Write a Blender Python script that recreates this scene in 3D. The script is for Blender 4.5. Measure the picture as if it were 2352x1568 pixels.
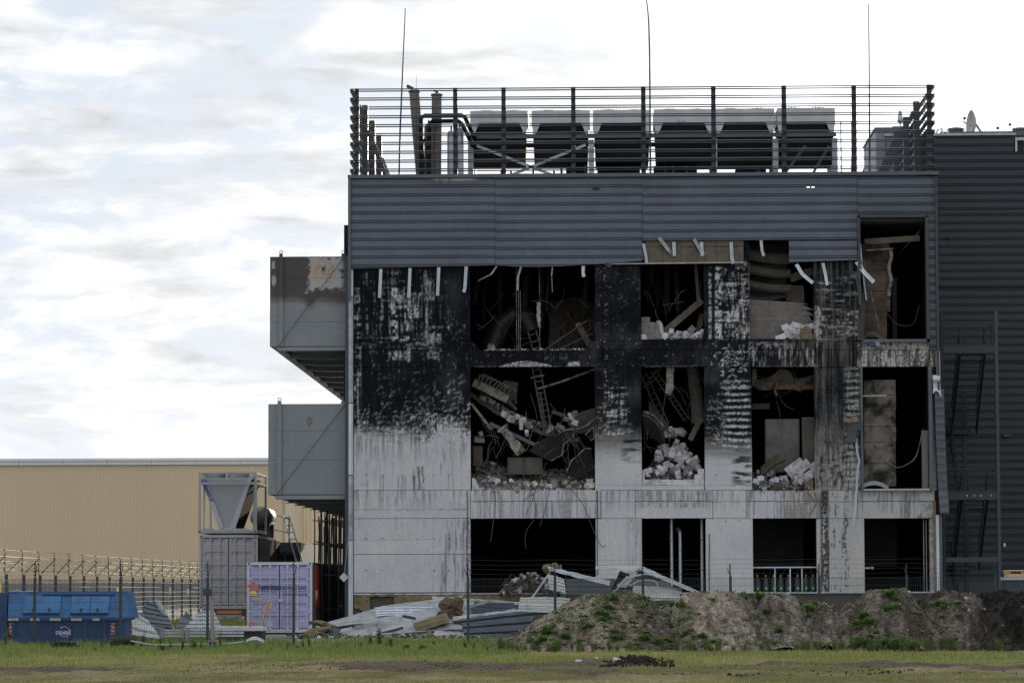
import bpy, bmesh, math, random
import numpy as np
from mathutils import Vector, Matrix

R = math.radians
scene = bpy.context.scene
COL = scene.collection
for o in list(bpy.data.objects):
    bpy.data.objects.remove(o)
random.seed(7)
NP = np.random.RandomState(7)

# ------------------------------------------------------------------ camera
FPX = 7400.0                                  # focal length for a picture 2352 wide
CAMZ = 1.6
YAW = math.atan(184 / FPX)
PITCH = math.atan(571 / FPX)
ROLL = R(-0.18)
cam_d = bpy.data.cameras.new('camera')
cam_d.sensor_width = 36.0
cam_d.lens = FPX / 2352 * 36.0
cam_d.clip_start = 0.5
cam_d.clip_end = 6000
cam = bpy.data.objects.new('camera', cam_d)
COL.objects.link(cam)
CAMROT = (Matrix.Rotation(YAW, 3, 'Z') @ Matrix.Rotation(R(90) + PITCH, 3, 'X') @ Matrix.Rotation(ROLL, 3, 'Z'))
cam.matrix_world = Matrix.Translation((0, 0, CAMZ)) @ CAMROT.to_4x4()
scene.camera = cam

# ------------------------------------------------------------------ light
SUN_EL, SUN_AZ = R(7.4), R(4.6)              # low, behind the building, a little to the right
world = bpy.data.worlds.new('World')
scene.world = world
world.use_nodes = True


def build_world():
    nt = world.node_tree
    nt.nodes.clear()
    N, L = nt.nodes.new, nt.links.new
    out = N('ShaderNodeOutputWorld')
    bg = N('ShaderNodeBackground')
    bg.inputs['Strength'].default_value = 0.1
    L(bg.outputs[0], out.inputs[0])
    sky = N('ShaderNodeTexSky')
    sky.sky_type = 'NISHITA'
    sky.sun_disc = False
    sky.sun_elevation = SUN_EL
    sky.sun_rotation = SUN_AZ
    sky.air_density = 1.0
    sky.dust_density = 1.5
    tc = N('ShaderNodeTexCoord')

    def math_(op, a, b=None, clamp=False):
        m = N('ShaderNodeMath')
        m.operation = op
        m.use_clamp = clamp
        for i, x in enumerate((a, b)):
            if x is None:
                continue
            if isinstance(x, (int, float)):
                m.inputs[i].default_value = x
            else:
                L(x, m.inputs[i])
        return m.outputs[0]

    def noise(scale_vec, sc, det, rough, off=(0, 0, 0), dist=0.0):
        mp = N('ShaderNodeMapping')
        mp.inputs['Scale'].default_value = scale_vec
        mp.inputs['Location'].default_value = off
        L(tc.outputs['Generated'], mp.inputs[0])
        t = N('ShaderNodeTexNoise')
        t.inputs['Scale'].default_value = sc
        t.inputs['Detail'].default_value = det
        t.inputs['Roughness'].default_value = rough
        t.inputs['Distortion'].default_value = dist
        L(mp.outputs[0], t.inputs[0])
        return t.outputs[0]

    def ramp(x, a, b):
        m = N('ShaderNodeMapRange')
        m.interpolation_type = 'SMOOTHSTEP'
        m.inputs['From Min'].default_value = a
        m.inputs['From Max'].default_value = b
        L(x, m.inputs['Value'])
        return m.outputs[0]

    # towards the sun
    dot = N('ShaderNodeVectorMath')
    dot.operation = 'DOT_PRODUCT'
    dot.inputs[1].default_value = (math.sin(SUN_AZ) * math.cos(SUN_EL), math.cos(SUN_AZ) * math.cos(SUN_EL), math.sin(SUN_EL))
    L(tc.outputs['Generated'], dot.inputs[0])
    dmax = math_('MAXIMUM', dot.outputs['Value'], 0.0)
    glow = math_('ADD', math_('MULTIPLY', math_('POWER', dmax, 170.0), 4.0), math_('MULTIPLY', math_('POWER', dmax, 1200.0), 10.0))
    # paler towards the horizon
    sep = N('ShaderNodeSeparateXYZ')
    L(tc.outputs['Generated'], sep.inputs[0])
    hz = math_('POWER', math_('SUBTRACT', 1.0, math_('ABSOLUTE', sep.outputs['Z'])), 24.0)
    glow = math_('ADD', glow, math_('MULTIPLY', hz, 3.0))
    # cloud cover and the grey undersides
    cover = ramp(noise((1, 1, 2.4), 30.0, 10, 0.6, SKY_A, 0.25), 0.36, 0.58)
    grey = ramp(noise((1, 1, 4.8), 16.0, 8, 0.55, SKY_B, 0.4), 0.34, 0.66)
    fine = noise((1, 1, 3.2), 60.0, 7, 0.6, (0.2, 5.0, 1.0))
    cloud_v = math_('ADD', 11.2, math_('MULTIPLY', grey, -4.0))
    cloud_v = math_('ADD', cloud_v, math_('MULTIPLY', math_('SUBTRACT', fine, 0.5), 4.5))
    cloud_v = math_('ADD', cloud_v, glow)
    cc = N('ShaderNodeCombineColor')
    L(math_('SUBTRACT', cloud_v, 0.10), cc.inputs[0])
    L(cloud_v, cc.inputs[1])
    L(math_('ADD', math_('MULTIPLY', cloud_v, 0.96), 0.50), cc.inputs[2])
    # clear gaps: the sky, thinly veiled
    veil = N('ShaderNodeMix')
    veil.data_type = 'RGBA'
    veil.inputs[0].default_value = 0.97
    L(sky.outputs[0], veil.inputs[6])
    veil.inputs[7].default_value = (7.0, 7.9, 9.1, 1)
    add = N('ShaderNodeMix')
    add.data_type = 'RGBA'
    add.blend_type = 'ADD'
    add.inputs[0].default_value = 1.0
    L(veil.outputs[2], add.inputs[6])
    gl = N('ShaderNodeCombineColor')
    for i in range(3):
        L(glow, gl.inputs[i])
    L(gl.outputs[0], add.inputs[7])
    mix = N('ShaderNodeMix')
    mix.data_type = 'RGBA'
    L(cover, mix.inputs[0])
    L(add.outputs[2], mix.inputs[6])
    L(cc.outputs[0], mix.inputs[7])
    L(mix.outputs[2], bg.inputs['Color'])


SKY_A, SKY_B = (3.1, 0.4, 7.15), (2.9, 8.0, 9.1)
build_world()
sun_d = bpy.data.lights.new('sun', 'SUN')
sun_d.energy = 3.0
sun_d.angle = R(0.6)
sun_d.color = (1.0, 0.86, 0.66)
sun = bpy.data.objects.new('sun', sun_d)
COL.objects.link(sun)
_sd = Vector((math.sin(SUN_AZ) * math.cos(SUN_EL), math.cos(SUN_AZ) * math.cos(SUN_EL), math.sin(SUN_EL)))
sun.rotation_euler = (-_sd).to_track_quat('-Z', 'Y').to_euler()
sun.location = _sd * 400

scene.render.engine = 'CYCLES'
scene.view_settings.view_transform = 'Standard'
scene.view_settings.look = 'None'
scene.view_settings.gamma = 1.0
scene.view_settings.exposure = 0.0
scene.view_settings.use_curve_mapping = False
scene.cycles.max_bounces = 6
scene.cycles.diffuse_bounces = 3

# ------------------------------------------------------------------ helpers
FY = 122.0                                    # front of the burnt building


def at(u, v, Y):
    d = CAMROT @ Vector(((u - 1176) / FPX, (784 - v) / FPX, -1.0))
    return Vector((0, 0, CAMZ)) + d * (Y / d.y)


def proj(P):
    q = (np.asarray(P) - np.array((0, 0, CAMZ))) @ np.array(CAMROT)
    return 1176 + FPX * q[:, 0] / -q[:, 2], 784 - FPX * q[:, 1] / -q[:, 2]


def fr(u, v):
    return at(u, v, FY)


def gY(v):
    """distance of the ground seen at row v"""
    return CAMZ * FPX / (v - 1355)


def rectw(u0, u1, v0, v1, Y):
    a = [at(u, v, Y) for u in (u0, u1) for v in (v0, v1)]
    return ((a[0].x + a[1].x) / 2, (a[2].x + a[3].x) / 2, (a[1].z + a[3].z) / 2, (a[0].z + a[2].z) / 2)


WL = {}


def wl(o):
    return WL.get(o.name, Vector((0, 0, 0))) if o else Vector((0, 0, 0))


def tag(o, label, cat, group=None, kind=None):
    o['label'] = label
    if cat:
        o['category'] = cat
    if group:
        o['group'] = group
    if kind:
        o['kind'] = kind
    return o


def thing(name, label, cat, loc=(0, 0, 0), group=None):
    o = bpy.data.objects.new(name, None)
    o.empty_display_size = 0.2
    COL.objects.link(o)
    o.location = loc
    WL[o.name] = Vector(loc)
    return tag(o, label, cat, group)


class MB:
    def __init__(s):
        s.v, s.f, s.sm = [], [], []

    def add(s, vs, fs, smooth=False):
        b = len(s.v)
        s.v += [tuple(p) for p in vs]
        s.f += [tuple(i + b for i in f) for f in fs]
        s.sm += [smooth] * len(fs)
        return s

    def box(s, x0, x1, y0, y1, z0, z1):
        vs = [(x, y, z) for x in (x0, x1) for y in (y0, y1) for z in (z0, z1)]
        return s.add(vs, [(0, 1, 3, 2), (4, 6, 7, 5), (0, 4, 5, 1), (2, 3, 7, 6), (0, 2, 6, 4), (1, 5, 7, 3)])

    def obox(s, c, ax, ay, az):
        c, ax, ay, az = Vector(c), Vector(ax), Vector(ay), Vector(az)
        vs = [c + ax * i + ay * j + az * k for i in (-1, 1) for j in (-1, 1) for k in (-1, 1)]
        return s.add(vs, [(0, 1, 3, 2), (4, 6, 7, 5), (0, 4, 5, 1), (2, 3, 7, 6), (0, 2, 6, 4), (1, 5, 7, 3)])

    def bar(s, p, q, w, h, up=(0, -1, 0)):
        p, q = Vector(p), Vector(q)
        d = (q - p)
        n = d.normalized()
        u = Vector(up)
        if abs(n.dot(u)) > .95:
            u = Vector((1, 0, 0))
        a = n.cross(u).normalized()
        b = n.cross(a).normalized()
        return s.obox((p + q) / 2, d / 2, a * w / 2, b * h / 2)

    def tube(s, pts, r, n=8, cap=True, smooth=True):
        pts = [Vector(p) for p in pts]
        rs = r if isinstance(r, (list, tuple)) else [r] * len(pts)
        vs, fs = [], []
        prev = None
        for i, p in enumerate(pts):
            t = (pts[min(i + 1, len(pts) - 1)] - pts[max(i - 1, 0)]).normalized()
            if prev is None:
                u = Vector((0, 0, 1)) if abs(t.z) < .9 else Vector((1, 0, 0))
                a = t.cross(u).normalized()
            else:
                a = (prev - t * prev.dot(t)).normalized()
            prev = a
            b = t.cross(a)
            for k in range(n):
                an = 2 * math.pi * k / n
                vs.append(p + (a * math.cos(an) + b * math.sin(an)) * rs[i])
        for i in range(len(pts) - 1):
            for k in range(n):
                fs.append((i * n + k, i * n + (k + 1) % n, (i + 1) * n + (k + 1) % n, (i + 1) * n + k))
        s.add(vs, fs, smooth)
        if cap:
            s.add([vs[k] for k in range(n)], [tuple(range(n))[::-1]])
            s.add([vs[-n + k] for k in range(n)], [tuple(range(n))])
        return s

    def lathe(s, c, prof, n=16, axis='Z'):
        c = Vector(c)
        vs, fs = [], []
        for r, z in prof:
            for k in range(n):
                a = 2 * math.pi * k / n
                q = (r * math.cos(a), r * math.sin(a), z)
                if axis == 'Y':
                    q = (q[0], q[2], q[1])
                if axis == 'X':
                    q = (q[2], q[0], q[1])
                vs.append(c + Vector(q))
        for i in range(len(prof) - 1):
            for k in range(n):
                fs.append((i * n + k, i * n + (k + 1) % n, (i + 1) * n + (k + 1) % n, (i + 1) * n + k))
        return s.add(vs, fs, True)

    def prism(s, poly, off):
        off = Vector(off)
        n = len(poly)
        vs = [Vector(p) for p in poly] + [Vector(p) + off for p in poly]
        fs = [tuple(range(n)), tuple(range(n, 2 * n))[::-1]]
        fs += [(i, i + n, (i + 1) % n + n, (i + 1) % n) for i in range(n)]
        return s.add(vs, fs)

    def patch(s, grid, t=0.01):
        """double-sided curved sheet from a grid of points"""
        g = np.array([[tuple(p) for p in row] for row in grid], float)
        h, w = g.shape[:2]
        du = np.gradient(g, axis=1)
        dv = np.gradient(g, axis=0)
        nn = np.cross(du, dv)
        nn /= (np.linalg.norm(nn, axis=2, keepdims=True) + 1e-9)
        vs = [tuple(p) for p in g.reshape(-1, 3)] + [tuple(p) for p in (g - nn * t).reshape(-1, 3)]
        m = h * w
        fs = []
        for j in range(h - 1):
            for i in range(w - 1):
                a = j * w + i
                fs.append((a, a + 1, a + w + 1, a + w))
                fs.append((m + a, m + a + w, m + a + w + 1, m + a + 1))
        ring = [i for i in range(w)] + [j * w + w - 1 for j in range(1, h)] + [(h - 1) * w + i for i in range(w - 2, -1, -1)] + [j * w for j in range(h - 2, 0, -1)]
        for k in range(len(ring)):
            a, b = ring[k], ring[(k + 1) % len(ring)]
            fs.append((a, m + a, m + b, b))
        return s.add(vs, fs)

    def build(s, name, mat, parent=None, kind=None, col=None):
        off = wl(parent)
        arr = np.array(s.v, float).reshape(-1, 3)
        base = Vector((0, 0, 0))
        if parent is None and len(arr):
            lo, hi = arr.min(0), arr.max(0)
            base = Vector(((lo[0] + hi[0]) / 2, (lo[1] + hi[1]) / 2, lo[2]))
            off = base
        me = bpy.data.meshes.new(name)
        me.from_pydata((arr - np.array(off)).tolist(), [], s.f)
        me.polygons.foreach_set('use_smooth', s.sm)
        if col is not None:
            at_ = me.color_attributes.new('Col', 'FLOAT_COLOR', 'POINT')
            c = np.ones((len(arr), 4), np.float32)
            c[:, :3] = col
            at_.data.foreach_set('color', c.ravel())
        if mat:
            me.materials.append(mat)
        bm = bmesh.new()
        bm.from_mesh(me)
        bmesh.ops.recalc_face_normals(bm, faces=bm.faces)
        bm.to_mesh(me)
        bm.free()
        o = bpy.data.objects.new(name, me)
        COL.objects.link(o)
        if parent is None:
            o.location = base
            WL[o.name] = base
        else:
            o.parent = parent
            WL[o.name] = Vector(off)
        if kind:
            o['kind'] = kind
        return o


def raw_mesh(name, verts, tris, mat, col=None, parent=None, kind=None, smooth=False):
    """fast path for big meshes: verts (n,3), tris (m,3)"""
    off = np.array(wl(parent))
    verts = np.asarray(verts, np.float32)
    if parent is None:
        off = np.array(((verts[:, 0].min() + verts[:, 0].max()) / 2, (verts[:, 1].min() + verts[:, 1].max()) / 2, verts[:, 2].min()))
    tris = np.asarray(tris, np.int32)
    k = tris.shape[1]
    me = bpy.data.meshes.new(name)
    me.vertices.add(len(verts))
    me.vertices.foreach_set('co', (verts - off).astype(np.float32).ravel())
    me.loops.add(tris.size)
    me.loops.foreach_set('vertex_index', tris.ravel())
    me.polygons.add(len(tris))
    me.polygons.foreach_set('loop_start', np.arange(0, tris.size, k, dtype=np.int32))
    me.polygons.foreach_set('loop_total', np.full(len(tris), k, np.int32))
    me.polygons.foreach_set('use_smooth', np.full(len(tris), smooth))
    me.update(calc_edges=True)
    if col is not None:
        a = me.color_attributes.new('Col', 'FLOAT_COLOR', 'POINT')
        c = np.ones((len(verts), 4), np.float32)
        c[:, :3] = col
        a.data.foreach_set('color', c.ravel())
    me.materials.append(mat)
    o = bpy.data.objects.new(name, me)
    COL.objects.link(o)
    if parent is None:
        o.location = off
        WL[o.name] = Vector(off)
    else:
        o.parent = parent
        WL[o.name] = Vector(off)
    if kind:
        o['kind'] = kind
    return o


def copy_tree(o, delta=(0, 0, 0), rotz=0.0, label=None, group=None, parent=None):
    c = o.copy()
    COL.objects.link(c)
    c.parent = parent
    if parent is None:
        c.location = o.location + Vector(delta)
        c.rotation_euler.z += rotz
        if label:
            c['label'] = label
        if group:
            c['group'] = group
    for ch in o.children:
        copy_tree(ch, parent=c)
    return c


# ------------------------------------------------------------------ noise maps (numpy)
def vn(h, w, sy, sx, seed):
    r = np.random.RandomState(seed)
    gh, gw = int(h / sy) + 3, int(w / sx) + 3
    g = r.rand(gh, gw)
    y = np.arange(h) / sy
    x = np.arange(w) / sx
    yi, xi = y.astype(int), x.astype(int)
    fy, fx = y - yi, x - xi
    fy = (fy * fy * (3 - 2 * fy))[:, None]
    fx = (fx * fx * (3 - 2 * fx))[None, :]
    a = g[np.ix_(yi, xi)]
    b = g[np.ix_(yi, xi + 1)]
    c = g[np.ix_(yi + 1, xi)]
    d = g[np.ix_(yi + 1, xi + 1)]
    return (a * (1 - fx) + b * fx) * (1 - fy) + (c * (1 - fx) + d * fx) * fy


def fb(h, w, sy, sx, seed, octs=4):
    o = np.zeros((h, w))
    am, t = 1.0, 0.0
    for k in range(octs):
        o += am * vn(h, w, max(sy / 2 ** k, .7), max(sx / 2 ** k, .7), seed + 17 * k)
        t += am
        am *= .55
    return o / t


def sstep(a, b, x):
    t = np.clip((x - a) / (b - a), 0, 1)
    return t * t * (3 - 2 * t)


# ------------------------------------------------------------------ materials
MATS = {}


def mat(name, col, rough=.6, metal=0.0, var=.25, scale=2.0, bump=.15, bscale=None, col2=None, streak=False, spec=.5, thr=None, emit=0):
    if name in MATS:
        return MATS[name]
    m = bpy.data.materials.new(name)
    MATS[name] = m
    m.use_nodes = True
    nt = m.node_tree
    N, L = nt.nodes.new, nt.links.new
    b = nt.nodes['Principled BSDF']
    b.inputs['Roughness'].default_value = rough
    b.inputs['Metallic'].default_value = metal
    b.inputs['Specular IOR Level'].default_value = spec
    geo = N('ShaderNodeNewGeometry')
    mp = N('ShaderNodeMapping')
    L(geo.outputs['Position'], mp.inputs[0])
    if streak:
        mp.inputs['Scale'].default_value = (1, 1, .12)
    t = N('ShaderNodeTexNoise')
    t.inputs['Scale'].default_value = scale
    t.inputs['Detail'].default_value = 6
    t.inputs['Roughness'].default_value = .65
    L(mp.outputs[0], t.inputs[0])
    mr = N('ShaderNodeMapRange')
    a_, b_ = thr if thr else (.3, .7)
    mr.inputs['From Min'].default_value = a_
    mr.inputs['From Max'].default_value = b_
    L(t.outputs[0], mr.inputs[0])
    mx = N('ShaderNodeMix')
    mx.data_type = 'RGBA'
    c = tuple(col)
    c2 = tuple(col2) if col2 else tuple(min(1, x * (1 + var)) for x in c)
    c1 = c if col2 else tuple(x * (1 - var) for x in c)
    mx.inputs[6].default_value = (*c1, 1)
    mx.inputs[7].default_value = (*c2, 1)
    L(mr.outputs[0], mx.inputs[0])
    L(mx.outputs[2], b.inputs['Base Color'])
    if bump > 0:
        t2 = N('ShaderNodeTexNoise')
        t2.inputs['Scale'].default_value = bscale or scale * 6
        t2.inputs['Detail'].default_value = 5
        L(geo.outputs['Position'], t2.inputs[0])
        bp = N('ShaderNodeBump')
        bp.inputs['Strength'].default_value = min(1, bump * 2)
        bp.inputs['Distance'].default_value = bump * .1
        L(t2.outputs[0], bp.inputs['Height'])
        L(bp.outputs[0], b.inputs['Normal'])
    return m


def mat_attr(name, rough=.85, bump=.1, bscale=18, var=.12, vscale=30, spec=.3, transl=0.0, metal=0):
    m = bpy.data.materials.new(name)
    MATS[name] = m
    m.use_nodes = True
    nt = m.node_tree
    N, L = nt.nodes.new, nt.links.new
    b = nt.nodes['Principled BSDF']
    b.inputs['Roughness'].default_value = rough
    b.inputs['Metallic'].default_value = metal
    b.inputs['Specular IOR Level'].default_value = spec
    at_ = N('ShaderNodeAttribute')
    at_.attribute_name = 'Col'
    geo = N('ShaderNodeNewGeometry')
    t = N('ShaderNodeTexNoise')
    t.inputs['Scale'].default_value = vscale
    t.inputs['Detail'].default_value = 4
    L(geo.outputs['Position'], t.inputs[0])
    mr = N('ShaderNodeMapRange')
    mr.inputs['From Min'].default_value = .3
    mr.inputs['From Max'].default_value = .7
    mr.inputs['To Min'].default_value = 1 - var
    mr.inputs['To Max'].default_value = 1 + var
    L(t.outputs[0], mr.inputs[0])
    mx = N('ShaderNodeVectorMath')
    mx.operation = 'SCALE'
    L(at_.outputs['Color'], mx.inputs[0])
    L(mr.outputs[0], mx.inputs['Scale'])
    L(mx.outputs[0], b.inputs['Base Color'])
    if bump > 0:
        t2 = N('ShaderNodeTexNoise')
        t2.inputs['Scale'].default_value = bscale
        t2.inputs['Detail'].default_value = 5
        L(geo.outputs['Position'], t2.inputs[0])
        bp = N('ShaderNodeBump')
        bp.inputs['Strength'].default_value = min(1, bump * 2)
        bp.inputs['Distance'].default_value = bump * .1
        L(t2.outputs[0], bp.inputs['Height'])
        L(bp.outputs[0], b.inputs['Normal'])
    if transl > 0:
        tr = N('ShaderNodeBsdfTranslucent')
        L(mx.outputs[0], tr.inputs['Color'])
        ms = N('ShaderNodeMixShader')
        ms.inputs[0].default_value = transl
        L(b.outputs[0], ms.inputs[1])
        L(tr.outputs[0], ms.inputs[2])
        L(ms.outputs[0], nt.nodes['Material Output'].inputs[0])
    return m


M_WALL = mat_attr('burnt_concrete', .92, .12, 14, .10, 25, .08)
M_CLAD = mat_attr('slate_cladding', .42, .0, 8, .06, 3, .5)
M_DUCT = mat_attr('grey_duct_paint', .5, .02, 8, .06, 6, .4)
M_LEAF = mat_attr('leaf', .6, 0, 8, .15, 8, .3, .35)
M_EARTH = mat_attr('earth', .97, .8, 11, .5, 10, .05)
M_RUB = mat_attr('rubble_mix', .9, .2, 20, .15, 20, .2)
M_DARK = mat('dark_steel', (.035, .042, .05), .5, 0, .2, 2, .03)
M_STEEL = mat('slate_steel', (.075, .09, .11), .45, 0, .15, 2, .03)
M_STAIR = mat('stair_steel', (.008, .010, .013), .5, 0, .15, 2, .03)
M_GALV = mat('galvanised_steel', (.50, .54, .58), .42, .55, .22, 5, .05, streak=True)
M_GALVD = mat('dull_galvanised', (.34, .37, .40), .5, .4, .25, 4, .05)
M_WHITE = mat('white_casing', (.47, .48, .495), .5, 0, .14, 1.2, .02, streak=True)
M_COIL = mat('black_coil', (.010, .011, .012), .75, 0, .3, 6, .1, spec=.12)
M_RUST = mat('scorched_pipe', (.19, .17, .155), .7, .1, .3, 1.6, .1, col2=(.09, .075, .065), streak=True)
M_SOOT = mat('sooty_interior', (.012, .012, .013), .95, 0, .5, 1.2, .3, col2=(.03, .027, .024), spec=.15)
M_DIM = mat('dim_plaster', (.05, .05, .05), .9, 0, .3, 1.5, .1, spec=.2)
M_BLOCK = mat('white_block', (.58, .575, .585), .95, 0, .2, 2.2, .3, spec=.15, col2=(.27, .26, .255), thr=(.44, .66))
M_BLOCKG = mat('grey_block', (.21, .20, .195), .95, 0, .35, 3, .2, spec=.2)
M_WOOL = mat('mineral_wool', (.28, .23, .13), .97, 0, .4, 5, .7, bscale=22, col2=(.15, .12, .085), spec=.1)
M_WOOLD = mat('scorched_wool', (.10, .085, .065), .97, 0, .45, 3, .6, bscale=16, col2=(.17, .15, .12), spec=.1)
M_TIMBER = mat('timber', (.12, .10, .085), .85, 0, .4, 4, .2, streak=True)
M_WIRE = mat('fence_steel', (.035, .045, .052), .45, .2, .1, 3, 0)
M_SHINY = mat('bright_wire', (.36, .33, .28), .6, .5, .1, 3, 0)
M_BLACKR = mat('black_rubber', (.015, .015, .016), .7, 0, .2, 3, .05)
# ================================================================== setting: ground
def build_ground():
    g = MB()
    g.add([(-1500, -200, -.02), (1500, -200, -.02), (1500, 4500, -.02), (-1500, 4500, -.02)], [(0, 1, 2, 3)])
    m = mat('far_ground', (.16, .15, .12), .95, 0, .3, .15, .1)
    o = g.build('ground', m, kind='structure')
    o['label'] = 'flat ground reaching to the horizon'
    # the yard around the building: concrete paving, dusty
    y = MB()
    y.add([(-60, 90.5, -.012), (60, 90.5, -.012), (60, 330, -.012), (-60, 330, -.012)], [(0, 1, 2, 3)])
    o = y.build('yard_pavement', mat('yard_paving', (.22, .205, .18), .95, 0, .3, .5, .2), kind='structure')
    o['label'] = 'dusty paved yard behind the fence'
    # the field in front: relief and soil patches
    nx, ny = 340, 420
    xs = np.linspace(-17, 17, nx)
    ys = np.linspace(44, 95, ny)
    X, Yg = np.meshgrid(xs, ys)
    n = fb(ny, nx, 40, 30, 5, 5)
    n2 = fb(ny, nx, 9, 7, 9, 4)
    Z = (n - .5) * .10 + (n2 - .5) * .06
    soil = soil_mask(X, Yg)
    Z += soil * (n2 - .45) * .16
    dry = fb(ny, nx, 30, 20, 31, 4)
    gr = np.array((.13, .128, .05))
    st = np.array((.25, .21, .115))
    so = np.array((.11, .088, .066))
    f = sstep(.35, .62, dry)[..., None]
    c = gr * (1 - f) + st * f
    c = c * (1 - soil[..., None]) + so * soil[..., None] * (.6 + .8 * n2[..., None])
    idx = np.arange(nx * ny).reshape(ny, nx)
    q = np.stack((idx[:-1, :-1], idx[:-1, 1:], idx[1:, 1:], idx[1:, :-1]), -1).reshape(-1, 4)
    V = np.stack((X, Yg, Z + .02), -1).reshape(-1, 3)
    o = raw_mesh('grass_field', V, q, M_EARTH, c.reshape(-1, 3), kind='structure', smooth=True)
    o['label'] = 'rough field of thin grass and bare soil'


SOILN = fb(600, 400, 60, 40, 77, 5)


def soil_mask(X, Y):
    """bare soil: a churned band across the near field, widest to the right"""
    i = np.clip(((Y - 40) / 60 * 599).astype(int), 0, 599)
    j = np.clip(((X + 20) / 40 * 399).astype(int), 0, 399)
    n = SOILN[i, j]
    v = 1355 + CAMZ * FPX / np.maximum(Y, 30)
    u = 1360 + X / Y * FPX
    band = np.exp(-((v - (1534 + 5 * np.sin(u / 170.0))) / 10.0) ** 2) * (.45 + .55 * sstep(500, 1150, u))
    s = sstep(.50, .60, n + band * .32 - .11)
    patch = np.exp(-((u - 1390) / 150) ** 2 - ((v - 1526) / 6) ** 2)
    return np.clip(np.maximum(s * np.clip(band * 2 + .25, 0, 1), sstep(.3, .6, patch)), 0, 1)


build_ground()

# ================================================================== far warehouse
WY = 380.0


def build_warehouse():
    t = thing('warehouse', 'long beige ribbed warehouse with a pale roof edge on the left horizon', 'warehouse', (-40, WY, 0))
    x0 = at(-160, 1200, WY).x
    x1 = at(655, 1200, WY).x
    zt = at(300, 1066, WY).z
    zc = at(300, 1052, WY).z
    m1 = mat('beige_sheet', (.60, .485, .325), .6, 0, .07, .06, 0, streak=True)
    per = .34
    n = int((x1 - x0) / per)
    w = MB()
    vs, fs = [], []
    k = 0
    for i in range(n):
        a = x0 + i * per
        for dx, dy in ((0, 0), (.12, 0), (.17, -.06), (.29, -.06)):
            vs += [(a + dx, WY + dy, 0), (a + dx, WY + dy, zt)]
    for i in range(len(vs) // 2 - 1):
        fs.append((2 * i, 2 * i + 2, 2 * i + 3, 2 * i + 1))
    w.add(vs, fs)
    w.box(x0, x1, WY + .4, WY + 100, 0, zt)
    w.build('ribbed_wall', m1, t)
    c = MB()
    m2 = mat('pale_flashing', (.62, .63, .64), .5, 0, .06, .4, 0)
    nseg = 8
    for i in range(nseg):
        a = x0 + (x1 - x0) * i / nseg
        b = x0 + (x1 - x0) * (i + 1) / nseg - .05
        c.box(a, b, WY - .35, WY + .6, zt - .05, zc)
        c.box(a, b, WY - .5, WY - .352, zt + (zc - zt) * .55, zt + (zc - zt) * .75)
    c.build('roof_edge', m2, t)
    p = MB()
    p.box(x0, x1, WY - .6, WY - .2, 0, 2.6)
    p.build('plinth', mat('grey_plinth', (.22, .23, .24), .7, 0, .1, .5, 0), t)
    # lighter block further right, sunlight painted into its wall colour
    t2 = thing('warehouse', 'ribbed warehouse wing with sunlight painted into its pale cream tone, seen behind the scaffold tubes', 'warehouse', (-20, WY + 30, 0))
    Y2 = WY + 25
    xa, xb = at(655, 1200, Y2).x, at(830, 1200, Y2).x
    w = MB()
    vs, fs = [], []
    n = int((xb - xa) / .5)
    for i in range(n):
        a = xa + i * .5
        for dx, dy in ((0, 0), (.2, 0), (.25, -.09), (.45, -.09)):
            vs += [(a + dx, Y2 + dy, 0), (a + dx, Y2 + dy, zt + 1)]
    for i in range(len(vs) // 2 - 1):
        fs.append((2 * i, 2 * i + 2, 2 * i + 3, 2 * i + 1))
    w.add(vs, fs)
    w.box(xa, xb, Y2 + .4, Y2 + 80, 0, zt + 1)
    w.build('ribbed_wall', mat('sunlit_cream_sheet', (.86, .74, .54), .6, 0, .03, .3, 0), t2)
    c = MB()
    c.box(xa, xb, Y2 - .35, Y2 + .6, zt + 1, zt + 1.7)
    c.build('roof_edge', m2, t2)


build_warehouse()

# ================================================================== soot on the facade
MU0, MV0, MW, MH = 796, 540, 1364, 836


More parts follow.
